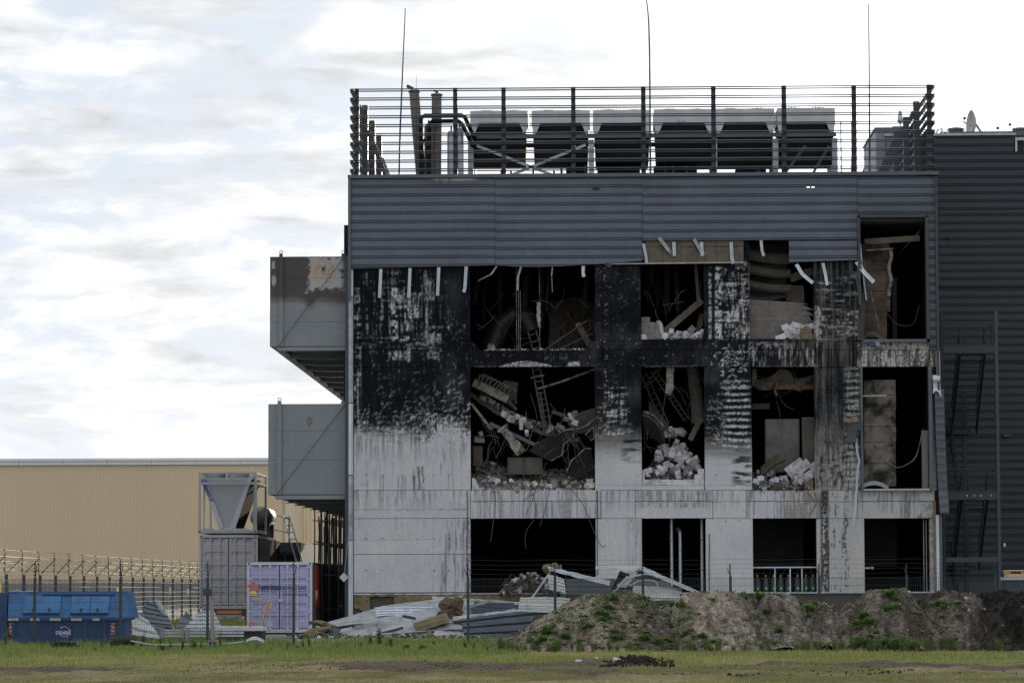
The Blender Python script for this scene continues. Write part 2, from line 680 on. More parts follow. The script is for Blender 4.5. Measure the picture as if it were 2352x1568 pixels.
def soot_map():
    h, w = MH, MW
    V, U = np.mgrid[0:h, 0:w].astype(float)
    V += MV0
    U += MU0
    rs = np.random.RandomState(3)
    streak = fb(h, w, 70, 3.2, 11, 3)          # vertical runs
    streak2 = fb(h, w, 30, 2.2, 12, 2)
    bars = fb(h, w, 5, 42, 13, 3)              # formwork boards
    cloud = fb(h, w, 60, 60, 14, 5)
    fine = fb(h, w, 6, 6, 15, 3)
    tiny = rs.rand(h, w)
    sg = lambda x: 1 / (1 + np.exp(-np.clip(x, -40, 40)))

    def reg(u0, u1, v0, v1, s=6):
        return sstep(u0 - s, u0 + s, U) * (1 - sstep(u1 - s, u1 + s, U)) * sstep(v0 - s, v0 + s, V) * (1 - sstep(v1 - s, v1 + s, V))
    left = U < 1082
    p2 = (U >= 1082) & (U < 1550)
    p3 = (U >= 1550) & (U < 1800)
    p4 = (U >= 1800)
    # ---- soot amount
    th = 988 + 8 * np.sin(U / 60) + 26 * np.exp(-((U - 985) / 45) ** 2) + 10 * sstep(1020, 1075, U)
    SL = sg((th - V + 34 * (bars - .5) + 26 * (streak - .5) + 26 * (cloud - .5)) / 8.5)
    SL = np.maximum(SL, .5 * sstep(1075, 985, V) * sstep(.45, .62, streak + .25 * (bars - .5)))
    S2 = sstep(1085, 960, V) ** 1.3 + (fine - .5) * .25 * (V > 950) + .45 * sstep(.54, .68, bars) * reg(1430, 1474, 900, 1060, 10)
    S3 = sstep(1075, 985, V + 25 * (bars - .5)) + .12 * (fine - .5)
    S3 = np.maximum(S3, 1.0 * sstep(.47, .60, bars + .2 * (fine - .5)) * reg(1684, 1727, 985, 1110, 12) * (.5 + .6 * cloud))
    S4 = .90 - .58 * sstep(900, 1110, V) + .55 * (streak - .5) + .3 * (fine - .5)
    S4 = np.where((V > 560) & (V < 842), .88 + .8 * (streak - .52), S4)
    S = np.where(left, SL, np.where(p2, S2, np.where(p3, S3, S4)))
    low = sstep(1119, 1126, V)                 # storey below the fire: clean concrete
    S = S * (1 - low)
    S = np.clip(S, 0, 1)
    # ---- reveals
    rv = np.zeros((h, w))

    def strokes(n, u0, u1, v0, v1, ang, da, lmin, lmax, th, amp, power=1.0, drip=0.0):
        for _ in range(n):
            uu = rs.uniform(u0, u1)
            vv = v0 + (v1 - v0) * rs.rand() ** power
            a = math.radians(ang + rs.uniform(-da, da))
            ln = rs.uniform(lmin, lmax)
            st = int(ln * 1.6) + 2
            for k in range(st):
                x = uu + math.cos(a) * ln * k / st
                y = vv - math.sin(a) * ln * k / st
                a += rs.uniform(-.16, .16)
                t_ = th * .62 * (1 - abs(k / st - .5))
                x0, x1 = int(round(x - t_ - MU0)), int(round(x + t_ - MU0)) + 1
                y0, y1 = int(round(y - t_ * .5 - MV0)), int(round(y + t_ * .5 - MV0)) + 1
                if 0 <= x0 and x1 < w and 0 <= y0 and y1 < h:
                    rv[y0:y1, x0:x1] = np.maximum(rv[y0:y1, x0:x1], amp * rs.uniform(.25, 1))
                if drip and rs.rand() < drip and 0 <= x0 < w - 1:
                    d = int(rs.uniform(2, 9))
                    yy = int(y - MV0)
                    if 0 < yy < h - d:
                        rv[yy:yy + d, x0] = np.maximum(rv[yy:yy + d, x0], amp * .7)

    def veil(u0, u1, v0, v1, pat, a, b, amp, s=6):
        nonlocal rv
        rv = np.maximum(rv, reg(u0, u1, v0, v1, s) * sstep(a, b, pat) * amp)
    # left wall, upper storey
    mix1 = streak * .7 + bars * .3
    veil(830, 1010, 622, 785, mix1, .585, .66, .55, 20)
    veil(892, 925, 622, 780, streak2 * .45 + bars * .35 + .10, .50, .60, .7, 3)
    veil(897, 913, 660, 780, fine * .6 + bars * .4, .42, .58, .85, 2)
    veil(928, 946, 672, 760, streak2 * .6 + fine * .4, .42, .56, .75, 2)
    veil(948, 966, 672, 730, streak2, .34, .50, .7, 3)
    veil(975, 998, 640, 690, streak2 * .5 + fine * .5, .34, .52, .5, 4)
    veil(973, 983, 620, 786, streak, .36, .52, .7, 2)
    veil(897, 940, 772, 783, fine, .35, .5, .95, 3)
    veil(985, 1062, 745, 786, cloud * .5 + fine * .5, .47, .60, .6, 8)
    veil(850, 1000, 775, 812, bars * .5 + fine * .5, .48, .62, .36, 10)
    veil(893, 933, 806, 826, streak2 * .5 + fine * .5, .36, .56, .6, 3)
    veil(935, 942, 790, 830, streak, .3, .5, .7, 2)
    veil(980, 1015, 800, 830, fine, .45, .6, .45, 6)
    veil(812, 829, 660, 1000, streak * .4 + fine * .3 + bars * .3, .46, .58, .62, 2)
    veil(835, 1075, 640, 1010, streak2 * .5 + fine * .5, .70, .76, .5, 20)
    strokes(90, 830, 1060, 640, 860, 80, 25, 2, 7, .7, .5)
    strokes(150, 850, 1065, 850, 1010, 28, 22, 5, 18, .5, .6, .55, .05)
    strokes(95, 960, 1076, 930, 1018, 24, 16, 8, 24, 1.1, .85, .4, .08)
    strokes(80, 815, 960, 910, 992, 12, 18, 3, 9, .9, .75, .45, .2)
    veil(985, 1030, 960, 1030, streak * .6 + fine * .4, .42, .58, .85, 12)
    veil(955, 985, 905, 960, cloud * .4 + fine * .6, .45, .62, .35, 8)
    # second pier
    strokes(44, 1386, 1394, 615, 900, 0, 20, 1, 3, 1.1, .8)
    strokes(22, 1370, 1380, 615, 800, 0, 20, 1, 2, 1.0, .6)
    strokes(80, 1395, 1470, 620, 880, 18, 12, 2, 9, .4, .38)
    strokes(40, 1368, 1440, 880, 1000, 10, 30, 4, 18, .6, .6, .6)
    veil(1388, 1440, 880, 1000, bars * .7 + streak2 * .3, .57, .64, .7, 8)
    # third pier
    veil(1627, 1634, 612, 778, bars * .3 + fine * .7, .40, .52, .7, 1.5)
    veil(1642, 1657, 612, 778, bars * .35 + fine * .65, .38, .50, .95, 2)
    veil(1655, 1702, 640, 778, bars * .55 + streak2 * .45, .52, .60, .85, 5)
    veil(1690, 1722, 600, 778, bars * .4 + streak2 * .6, .46, .58, .72, 5)
    strokes(90, 1655, 1722, 615, 770, -85, 14, 2, 14, .9, .9)
    strokes(60, 1630, 1720, 782, 842, -85, 20, 2, 10, 1.0, .6)
    strokes(70, 1650, 1710, 800, 900, 0, 12, 3, 16, 1.4, .8)
    comb = (np.sin(V / 15.0 * 2 * np.pi + 3 * (cloud - .5)) * .5 + .5) * .6 + bars * .25 + streak2 * .25
    veil(1662, 1722, 872, 1030, comb * .75 + fine * .25, .55, .70, .8, 10)
    strokes(50, 1620, 1660, 900, 1020, -25, 20, 5, 16, .8, .6)
    # fourth pier
    veil(1876, 1974, 625, 780, bars * .5 + streak * .3 + fine * .2, .50, .66, .6, 8)
    veil(1940, 1976, 842, 1125, comb * .6 + bars * .4, .42, .58, .6, 8)
    strokes(70, 1872, 1885, 700, 775, -85, 12, 3, 12, .8, .8)
    # alligator cracking
    gx = np.abs(((U + 6 * (cloud - .5) * 4) % 9) - 4.5) < .6
    gy = np.abs(((V + 3 * np.sin(U / 13)) % 7) - 3.5) < .6
    rv = np.maximum(rv, (gx | gy) * reg(1874, 1938, 842, 1000) * .16 * (fine > .42))
    # lintels over the first floor
    veil(1720, 1880, 786, 842, streak2, .55, .66, .6, 6)
    veil(1720, 1820, 784, 806, fine * .5 + bars * .5, .50, .60, .55, 6)
    veil(1968, 2148, 784, 842, streak * .6 + streak2 * .4, .43, .54, .82, 3)
    veil(1968, 2148, 784, 803, fine, .38, .55, .5, 3)
    pale = sstep(840, 829, V - 6 * np.exp(-((U - 1207) / 45) ** 2) + 0) * 0
    trap = (V > 842 - 15 * np.clip(1 - np.abs(U - 1207) / 62, 0, 1) ** .6) & (np.abs(U - 1207) < 62)
    rv = np.maximum(rv, trap * (.55 + .35 * streak2))
    veil(1235, 1300, 806, 836, cloud * .5 + fine * .5, .36, .62, .30, 12)
    veil(1302, 1331, 830, 841, fine, .38, .52, .8, 3)
    strokes(45, 1080, 1385, 784, 842, 0, 30, 1, 4, .9, .6)
    strokes(30, 1460, 1640, 784, 842, 0, 30, 1, 4, .8, .5)
    # thin pale line along the lintel soffits
    for (ua, ub) in ((1090, 1370), (1478, 1600), (1735, 1880), (1975, 2100)):
        rv = np.maximum(rv, ((V > 840) & (V < 843) & (U > ua) & (U < ub)) * .55 * (fine > .40))
    def soft(a, n=1):
        for _ in range(n):
            a = (a * 2 + np.roll(a, 1, 0) + np.roll(a, -1, 0) + np.roll(a, 1, 1) + np.roll(a, -1, 1)) / 6
        return a
    grain = fb(h, w, 3, 2.2, 55, 2)
    rv = soft(rv, 2) * (.45 + .95 * sstep(.30, .62, grain)) * (.62 + .7 * cloud)
    # thin smoke film: never quite uniform
    film = .10 * sstep(.45, .75, cloud) + .05 * sstep(.5, .7, streak2)
    Sx = np.clip(S - rv - film * (S > .6), 0, 1)
    # ---- concrete itself
    conc = .52 * (1 + .22 * (cloud - .5) + .14 * (fine - .5) + .16 * (streak2 - .5) + .05 * (tiny - .5))
    conc = np.where(p4, conc * .86, conc)
    dk = np.zeros((h, w))

    def dark(u0, u1, v0, v1, pat, a, b, amp, s=4):
        nonlocal dk
        dk = np.maximum(dk, reg(u0, u1, v0, v1, s) * sstep(a, b, pat) * amp)
    # runs below joints
    fade = np.clip(1 - (V - 1126) / 55, 0, 1)
    dk = np.maximum(dk, (V > 1125) * fade * sstep(.50, .62, streak) * .55)
    dark(820, 1075, 1040, 1125, streak2 * .6 + streak * .4, .58, .72, .45, 14)
    dark(870, 980, 1090, 1125, streak, .60, .66, .8, 2)
    dark(955, 980, 1070, 1124, streak2, .5, .6, .8, 3)
    dark(820, 1030, 1180, 1236, streak2 * .6 + streak * .4, .56, .72, .26, 8)
    dark(1010, 1082, 1190, 1360, streak, .50, .60, .6, 8)
    dark(1068, 1082, 1190, 1360, fine, .42, .55, .55, 4)
    dark(1083, 1385, 1128, 1190, streak, .52, .60, .45)
    dark(1470, 1630, 1126, 1165, streak2, .42, .60, .6)
    dark(1440, 1476, 1190, 1340, cloud * .5 + streak * .5, .45, .56, .28, 8)
    dark(1715, 1890, 1126, 1192, streak * .6 + cloud * .4, .46, .52, .5, 5)
    dark(1884, 1903, 1125, 1362, streak * .5 + fine * .5, .33, .45, .95, 4)
    dark(1905, 1950, 1125, 1362, streak * .5 + fine * .5, .55, .62, .8, 4)
    dark(1876, 1985, 1000, 1125, streak2 * .6 + fine * .4, .50, .60, .85, 5)
    dark(1970, 2145, 1125, 1192, streak * .5 + cloud * .5, .52, .60, .6)
    dark(2055, 2100, 1130, 1192, cloud * .4 + streak * .6, .40, .52, .6, 6)
    dark(2120, 2150, 1150, 1360, fine, .40, .55, .45, 4)
    # joints, form lines and tie holes
    for uu in (838, 843, 994, 1030):
        dk = np.maximum(dk, (np.abs(U - uu) < .8) * (V > 1060) * .42 * (fine > .35))
    wob = 1.5 * (fb(h, w, 8, 12, 51, 2) - .5) * 2
    dk = np.maximum(dk, (np.abs(V - 1169 - wob) < .9) * (U < 1075) * .5)
    dk = np.maximum(dk, (np.abs(V - 1239 - 2 * wob) < .8) * (U < 1000) * .38 * (fine > .4))
    dk = np.maximum(dk, (np.abs(V - 1151 - wob) < .9) * (U > 1083) * .55)
    dk = np.maximum(dk, (np.abs(V - 1113 - wob) < .7) * (U > 1372) * .45 * (fine > .42))
    holes = [(uu, vv) for uu in (840, 878, 960, 996, 1030) for vv in (1090.5, 1236, 1309)]
    holes += [(1395, 1195), (1450, 1195), (1666, 1195), (1698, 1195), (1446, 1050), (1465, 1092), (1645, 1090), (1708, 1050)]
    for uu, vv in holes:
        dk = np.maximum(dk, ((U - uu) ** 2 + (V - vv) ** 2 < 3.2) * .9)
    spots = rs.rand(h, w)
    dk = np.maximum(dk, (spots > .9985) * .4)
    dk = soft(dk, 1) * (.75 + .4 * sstep(.3, .6, grain))
    alb = conc * (1 - np.clip(dk, 0, 1) * .9)
    tint = np.stack((np.ones((h, w)) * .965, np.ones((h, w)) * .985, np.ones((h, w)) * 1.03), -1)
    warm = (p4 * .5 + .35 * sstep(.5, .7, cloud))[..., None]
    tint = tint * (1 - warm) + np.array((1.0, .955, .89)) * warm
    con = alb[..., None] * tint
    soot = np.array((.0075, .0090, .0120)) * (.6 + .8 * cloud[..., None])
    e = Sx[..., None]
    mid = (4 * e * (1 - e))
    mix = con * (1 - e) ** 1.5 + soot * (1 - (1 - e) ** 1.5)
    mix = mix * (1 - mid * .35) + mix * np.array((1.04, .95, .84)) * mid * .35
    return np.clip(mix, .0035, .8)


SOOT = soot_map()


def soot_at(P):
    u, v = proj(P)
    i = np.clip((v - MV0).astype(int), 0, MH - 1)
    j = np.clip((u - MU0).astype(int), 0, MW - 1)
    return SOOT[i, j]


def wall_panel(parent, u0, u1, v0, v1, thick=.38, name='concrete_panel', y=FY, top=None):
    """one precast piece: fine front face that carries the soot, thick body behind.
    top(x_fraction) lowers the upper edge where it has broken away."""
    x0, x1, z0, z1 = rectw(u0, u1, v0, v1, y)
    g = .009
    x0, x1, z0, z1 = x0 + g, x1 - g, z0 + g, z1 - g
    st = .026
    nx = max(2, int((x1 - x0) / st) + 1)
    nz = max(2, int((z1 - z0) / st) + 1)
    xs = np.linspace(x0, x1, nx)
    f = np.linspace(0, 1, nz)
    X, Fz = np.meshgrid(xs, f)
    zt = np.full(nx, z1)
    if top is not None:
        zt = z1 - np.array([top(k) for k in np.linspace(0, 1, nx)])
    Z = z0 + (zt[None, :] - z0) * Fz
    jit = y + NP.uniform(-.004, .004)
    Yy = np.full_like(X, jit)
    V = np.stack((X, Yy, Z), -1).reshape(-1, 3)
    idx = np.arange(nx * nz).reshape(nz, nx)
    q = np.stack((idx[:-1, :-1], idx[:-1, 1:], idx[1:, 1:], idx[1:, :-1]), -1).reshape(-1, 4)
    ring = np.array(list(idx[0]) + list(idx[1:, -1]) + list(idx[-1, -2::-1]) + list(idx[-2:0:-1, 0]))
    bv = V[ring].copy()
    bv[:, 1] += thick
    n0 = len(V)
    n = len(ring)
    k = np.arange(n)
    side = np.stack((ring, n0 + k, n0 + (k + 1) % n, ring[(k + 1) % n]), -1)
    back = np.array([[n0, n0 + nx - 1 + nz + nx - 2, n0 + nx - 1 + nz - 1, n0 + nx - 1]])
    allv = np.vstack((V, bv))
    col = soot_at(allv)
    parts = (q, side, back) if top is None else (q, side)
    return raw_mesh(name, allv, np.vstack(parts), M_WALL, col, parent)


BLD = thing('burnt_building', 'fire-blackened three-storey concrete building with slate metal cladding above', 'building', (2, FY, 0))


def build_facade():
    P = lambda *a, **k: wall_panel(BLD, *a, **k)
    # top storey piers (run up behind the cladding)
    P(812, 1080, 560, 782)
    P(1366, 1472, 560, 782)
    P(1616, 1722, 545, 782)
    P(1868, 1975, 545, 782)
    # band under the top storey
    P(812, 1075, 782, 803)
    P(1383, 1472, 782, 803)
    P(1472, 1616, 779, 803)
    P(1616, 1713, 782, 803)
    P(1713, 1868, 778, 803)
    P(1868, 1967, 782, 803)
    P(1967, 2146, 784, 803)

    def brokenA(k):
        # the sill has broken down to a ledge between two ragged shoulders
        d = .36
        if k < .10:
            d *= sstep(.02, .10, k)
        if k > .87:
            d *= 1 - sstep(.87, .92, k)
        return float(d + .012 * math.sin(k * 61) + .01 * math.sin(k * 143))
    P(1075, 1383, 782, 842, top=brokenA)
    # lintels over the first floor
    P(812, 1075, 803, 842)
    P(1383, 1457, 803, 842)
    P(1457, 1637, 803, 842)
    P(1637, 1713, 803, 842)
    P(1713, 1887, 803, 842)
    P(1887, 1967, 803, 842)
    P(1967, 2146, 803, 842)
    # first floor piers
    P(812, 1081, 842, 1125)
    P(1366, 1474, 842, 1125)
    P(1618, 1727, 842, 1125)
    P(1871, 1979, 842, 1125)
    P(2136, 2150, 842, 1125)
    P(1474, 1618, 1113.6, 1125)
    # band and lintels over the ground floor
    P(812, 1081, 1125, 1190)
    P(1081, 1381, 1125, 1150)
    P(1381, 1459, 1125, 1190)
    P(1459, 1637, 1125, 1150)
    P(1637, 1714, 1125, 1190)
    P(1714, 1888, 1125, 1150)
    P(1888, 1970, 1125, 1190)
    P(1970, 2147, 1125, 1150)
    P(1081, 1381, 1150, 1190)
    P(1459, 1637, 1150, 1190)
    P(1714, 1888, 1150, 1190)
    P(1970, 2147, 1150, 1190)
    # ground floor
    P(812, 1081, 1190, 1272)
    P(812, 1081, 1272, 1360)
    P(1368, 1475, 1190, 1360)
    P(1621, 1730, 1190, 1360)
    P(1876, 1986, 1190, 1360)
    P(2136, 2150, 1190, 1360)
    # floor edge line, plinth and its torn insulation
    x0, x1, za, zb = rectw(812, 2150, 1359.5, 1363, FY)
    m = MB()
    m.box(x0, x1, FY - .07, FY + .3, za, zb - .01)
    m.build('sill_rail', M_GALV, BLD)
    m = MB()
    m.box(x0, x1, FY + .06, FY + .4, -.05, za - .01)
    m.build('plinth', mat('plinth_board', (.085, .075, .062), .95, 0, .3, 1.5, .3), BLD)
    for (ua, ub, va, vb, sd) in ((813, 850, 1368, 1405, 1), (905, 1075, 1363, 1392, 2), (1075, 1300, 1366, 1384, 3), (820, 905, 1363, 1372, 4)):
        xa, xb, z0, z1 = rectw(ua, ub, va, vb, FY - .05)
        nx, nz = max(6, int((xb - xa) / .07)), max(5, int((z1 - z0) / .06))
        rs = np.random.RandomState(sd)
        n = fb(nz, nx, 3, 4, sd, 3)
        g = []
        edge = fb(2, nx, 1, 5, sd + 9, 3)[0]
        for j in range(nz):
            row = []
            for i in range(nx):
                zl = z0 + (edge[i] - .3) * (z1 - z0) * .8
                row.append((xa + (xb - xa) * i / (nx - 1), FY - .02 - n[j, i] * .09, min(zl, z1 - .05) + (z1 - min(zl, z1 - .05)) * j / (nz - 1)))
            g.append(row)
        MB().patch(g, .05).build('insulation_layer', M_WOOL, BLD)


build_facade()


def build_core():
    """floors, roof and inner walls that keep the rooms dark"""
    x0, x1 = fr(806, 900).x, fr(2140, 900).x
    zG = fr(1400, 1361).z
    z1f = fr(1400, 1136).z
    z2f = fr(1400, 796).z
    zr = fr(1400, 486).z
    d = 32
    fl = MB()
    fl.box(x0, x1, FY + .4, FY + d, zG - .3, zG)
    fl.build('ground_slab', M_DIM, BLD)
    fl = MB()
    fl.box(x0, x1, FY + .4, FY + 15, z1f - .35, z1f)
    fl.build('first_floor_slab', M_SOOT, BLD)
    # second floor: gone behind the two left bays
    fl = MB()
    xm = fr(1670, 800).x
    fl.box(xm, x1, FY + .4, FY + 15, z2f - .3, z2f)
    fl.box(x0, xm, FY + 9, FY + 15, z2f - .3, z2f)
    fl.build('second_floor_slab', M_SOOT, BLD)
    rf = MB()
    rf.box(x0, x1, FY + .3, FY + d, zr - .4, zr)
    rf.build('roof_slab', mat('roof_felt', (.10, .10, .105), .9, 0, .2, 1, .1), BLD)
    w = MB()
    w.box(x0 - .3, x0 - .002, FY + .4, FY + d, 0, zr - .41)
    w.box(x1 + .002, x1 + .3, FY + .4, FY + d, 0, zr - .41)
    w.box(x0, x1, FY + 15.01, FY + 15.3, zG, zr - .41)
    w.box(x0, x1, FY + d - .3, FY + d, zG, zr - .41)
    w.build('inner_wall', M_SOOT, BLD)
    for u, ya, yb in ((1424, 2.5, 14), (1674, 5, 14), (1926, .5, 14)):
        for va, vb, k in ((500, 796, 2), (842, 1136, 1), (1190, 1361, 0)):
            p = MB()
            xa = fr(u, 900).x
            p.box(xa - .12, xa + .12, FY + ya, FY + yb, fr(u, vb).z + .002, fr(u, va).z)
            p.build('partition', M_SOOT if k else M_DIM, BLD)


build_core()


# ================================================================== cladding
def clad_profile(zt, zb, per=.338, ph=0.0):
    """heights and depths of the double-groove sheet, top to bottom"""
    out = []
    z = zt
    k = 0
    while True:
        a = zt - ph - k * per
        seg = [(a, 0), (a - .010, -.055), (a - .036, -.055), (a - .052, .014), (a - .072, .014), (a - .082, -.055), (a - .108, -.055), (a - .126, .006), (a - .23, .003)]
        for s in seg:
            out.append(s)
        k += 1
        if a - per < zb - per:
            break
    out = [(zt, 0)] + [s for s in out if zb < s[0] < zt] + [(zb, 0)]
    return out


def clad_sheet(parent, u0, u1, v0, v1, Y=FY - .16, bottom=None, name='cladding_sheet', phv=404, colfn=None, bulge=None, per=.338, base=(.086, .108, .143), step=.12, hole=None):
    x0, x1, zb, zt = rectw(u0, u1, v0, v1, Y)
    pt = at((u0 + u1) / 2, phv, Y).z
    low = zb
    nx = max(2, int((x1 - x0) / step))
    xs = np.linspace(x0 + .004, x1 - .004, nx + 1)
    if bottom:
        us = np.linspace(u0, u1, nx + 1)
        bz = np.array([at(uu, np.interp(uu, [b[0] for b in bottom], [b[1] for b in bottom]), Y).z for uu in us])
        low = min(low, bz.min())
    else:
        bz = np.full(nx + 1, zb)
    n0 = max(0, (pt - zt) / per)
    prof = [(z, d) for z, d in clad_profile(pt, low, per) if z <= zt + 1e-6]
    prof = [(zt, 0)] + prof
    zz = np.array([p[0] for p in prof])
    dd = np.array([p[1] for p in prof])
    g = np.zeros((len(prof), nx + 1, 3))
    for i, x in enumerate(xs):
        z = np.maximum(zz, bz[i])
        g[:, i, 0] = x
        g[:, i, 1] = Y - dd
        if bulge:
            g[:, i, 1] -= bulge(i / nx) * np.clip(1 - (z - low) / .9, 0, 1) ** 2
        g[:, i, 2] = z
    h, w = g.shape[:2]
    V = g.reshape(-1, 3)
    idx = np.arange(h * w).reshape(h, w)
    q = np.stack((idx[:-1, :-1], idx[1:, :-1], idx[1:, 1:], idx[:-1, 1:]), -1).reshape(-1, 4)
    za = V[q[:, 0], 2] - V[q[:, 1], 2] + V[q[:, 3], 2] - V[q[:, 2], 2]
    q = q[za > 1e-5]
    if hole:
        cx = V[q].mean(1)
        keep = np.ones(len(q), bool)
        for (ua, ub, va, vb) in hole:
            hx0, hx1, hz0, hz1 = rectw(ua, ub, va, vb, Y)
            keep &= ~((cx[:, 0] > hx0) & (cx[:, 0] < hx1) & (cx[:, 2] > hz0) & (cx[:, 2] < hz1))
        q = q[keep]
    c = np.tile(np.array(base), (len(V), 1))
    if colfn is not None:
        uu, vv = proj(V)
        c = colfn(uu, vv, c)
    m = MB()
    m.v = [tuple(p) for p in V]
    m.f = [tuple(f) for f in q]
    m.sm = [False] * len(q)
    o = m.build(name, M_CLAD, parent, col=c)
    s = o.modifiers.new('thickness', 'SOLIDIFY')
    s.thickness = .004
    return o


CN = fb(240, 1400, 40, 80, 91, 4)
CNF = fb(240, 1400, 3, 14, 92, 3)
CNV = fb(240, 1400, 60, 5, 93, 3)


def clad_wear(u, v, c):
    i = np.clip((v - 390).astype(int), 0, 239)
    j = np.clip((u - 796).astype(int), 0, 1399)
    k = (.82 + .34 * CN[i, j] + .22 * (CNV[i, j] - .5))[:, None]
    c = c * k
    # paint burnt off along the top by the exhausts
    w = np.exp(-((u - 1045) / 62) ** 2) * (1 - sstep(404, 421, v))
    m = sstep(.30, .5, w * CNF[i, j] * 2.2)[:, None]
    c = c * (1 - m) + np.array((.52, .53, .56)) * m
    d = (sstep(.58, .66, CNV[i, j]) * np.exp(-((u - 1040) / 60) ** 2) * (1 - sstep(412, 434, v)))[:, None]
    c = c * (1 - .75 * d)
    # sooty above the burnt-out window
    s = (sstep(1890, 2020, u) * sstep(400, 500, v) * .55)[:, None]
    c = c * (1 - s) + np.array((.035, .033, .034)) * s
    return c


def _b4(ua, ub, va, vb, y, d=.02):
    x0, x1, z0, z1 = rectw(ua, ub, va, vb, y)
    return x0, x1, y, y + d, z0, z1


def build_cladding():
    kw = dict(colfn=clad_wear)
    clad_sheet(BLD, 805, 1137, 405, 619, bottom=[(805, 617), (960, 613), (1137, 609)], step=.06, **kw)
    clad_sheet(BLD, 1137.4, 1475, 405, 619, bottom=[(1137, 609.5), (1180, 612), (1235, 614), (1320, 610), (1475, 599)], bulge=lambda k: .10 * math.sin(k * 3.14), step=.08, **kw)
    clad_sheet(BLD, 1475.5, 1970, 405, 552, step=.06, hole=[(1854, 1861, 429, 434), (1863, 1872, 429, 434)], **kw)
    clad_sheet(BLD, 1812, 1969, 552.5, 603, bottom=[(1812, 602), (1969, 597.5)], bulge=lambda k: .12 * k, **kw)
    clad_sheet(BLD, 1970.5, 2150, 405, 497, **kw)
    clad_sheet(BLD, 2133, 2153, 497.5, 803, **kw)
    # bent strip lower right
    o = MB()
    pts = [(2158, 905), (2160, 980), (2163, 1060), (2166, 1120), (2170, 1178)]
    g = []
    vv = 896.0
    k = 0
    while vv < 1180:
        for dv, d in ((0, 0), (1.2, .03), (2.4, .03), (3.6, -.01), (4.8, -.01), (6, .03), (7.2, .03), (8.6, 0)):
            v_ = vv + dv
            if v_ > 1180:
                break
            uc = np.interp(v_, [p[1] for p in pts], [p[0] for p in pts])
            g.append([at(uc - 11 + i * 5.3, v_, FY - .2 - d - .25 * sstep(1120, 1180, v_)) for i in range(5)])
        vv += 18.5
    o.patch(g, .02)
    o.build('cladding_strip', M_STEEL, BLD)
    for u in (1137.2, 1475.3, 1970.2):
        x = fr(u, 500).x
        m = MB()
        m.box(x - .06, x + .06, FY - .10, FY - .085, fr(u, 598 if u < 1900 else 560).z, fr(u, 407).z)
        m.build('joint_strip', M_DARK, BLD)
    m = MB()
    m.box(*_b4(1361, 1377, 431, 435.5, FY - .225), )
    m.build('slot', M_BLACKR, BLD)
    # trims
    m = MB()
    x0, x1, z0, z1 = rectw(799, 2156, 398, 406, FY - .2)
    m.box(x0, x1, FY - .30, FY + .3, z0, z1)
    m.build('coping', M_STEEL, BLD)
    m = MB()
    x0, x1, z0, z1 = rectw(799.5, 806, 406, 690, FY - .2)
    m.box(x0, x1, FY - .26, FY + .1, z0, z1 - .01)
    m.build('corner_trim', M_STEEL, BLD)
    m = MB()
    x0, x1, z0, z1 = rectw(2150, 2155, 406, 900, FY - .2)
    m.box(x0, x1, FY - .26, FY + .2, z0, z1 - .01)
    m.build('corner_trim', M_DARK, BLD)
    # frames of the tall openings on the right
    for (ua, ub, va, vb, mt) in ((1970, 1976, 496, 700, M_DARK), (2126, 2133, 496, 790, M_DARK), (1970, 2133, 494, 500, M_DARK),
                                 (1983, 2135, 779, 786, M_STEEL), (1976.5, 1982, 842, 1128, M_STEEL), (2133, 2141, 842, 1128, M_STEEL), (1984, 2138, 1122, 1126, M_GALVD)):
        x0, x1, z0, z1 = rectw(ua, ub, va, vb, FY - .1)
        m = MB()
        m.box(x0, x1, FY - .24, FY + .06, z0, z1)
        m.build('window_frame', mt, BLD)
    # steel post and galvanised channel at the left corner
    x0, x1, z0, z1 = rectw(794, 800.5, 588, 1452, FY)
    m = MB()
    m.box(x0, x1, FY - .05, FY + .2, 0, z1)
    m.box(x0 - .02, x1 + .02, FY - .07, FY - .052, 0, z1)
    m.build('corner_post', M_DARK, BLD)
    x0, x1, z0, z1 = rectw(801, 811, 620, 1446, FY)
    for k, (va, vb, c) in enumerate(((619, 680, 0), (681, 925, 1), (926, 1090, 0), (1091, 1240, 1), (1241, 1446, 0))):
        m = MB()
        za, zb = fr(806, vb).z, fr(806, va).z - .01
        m.box(x0, x1 - .05, FY - .10, FY + .1, max(za, 0), zb)
        m.box(x1 - .05, x1, FY - .04, FY + .1, max(za, 0), zb)
        m.build('corner_channel', M_GALV if c == 0 else M_GALVD, BLD)
    # right end: galvanised edge and insulation
    for (ua, ub, va, vb, mt, nm) in ((2151, 2159, 806, 866, M_GALV, 'edge_channel'), (2151, 2158, 1182, 1440, M_GALV, 'edge_channel'), (2159, 2165, 1182, 1440, M_STEEL, 'edge_trim'), (2145.5, 2151, 1150, 1440, M_WOOL, 'edge_insulation'), (2147, 2151, 800, 842, M_WOOL, 'edge_insulation')):
        x0, x1, z0, z1 = rectw(ua, ub, va, vb, FY - .1)
        m = MB()
        m.box(x0, x1, FY - .14, FY + .05, max(z0, 0), z1)
        m.build(nm, mt, BLD)
    g = [[at(2142 + i * 3.4 + j * .4, 862 + j * 9 + (i - 2) ** 2 * (1.6 if j == 4 else 0), FY - .22 - .08 * math.sin(j * 1.9)) for i in range(6)] for j in range(5)]
    MB().patch(g, .03).build('torn_membrane', M_WHITE, BLD)


build_cladding()


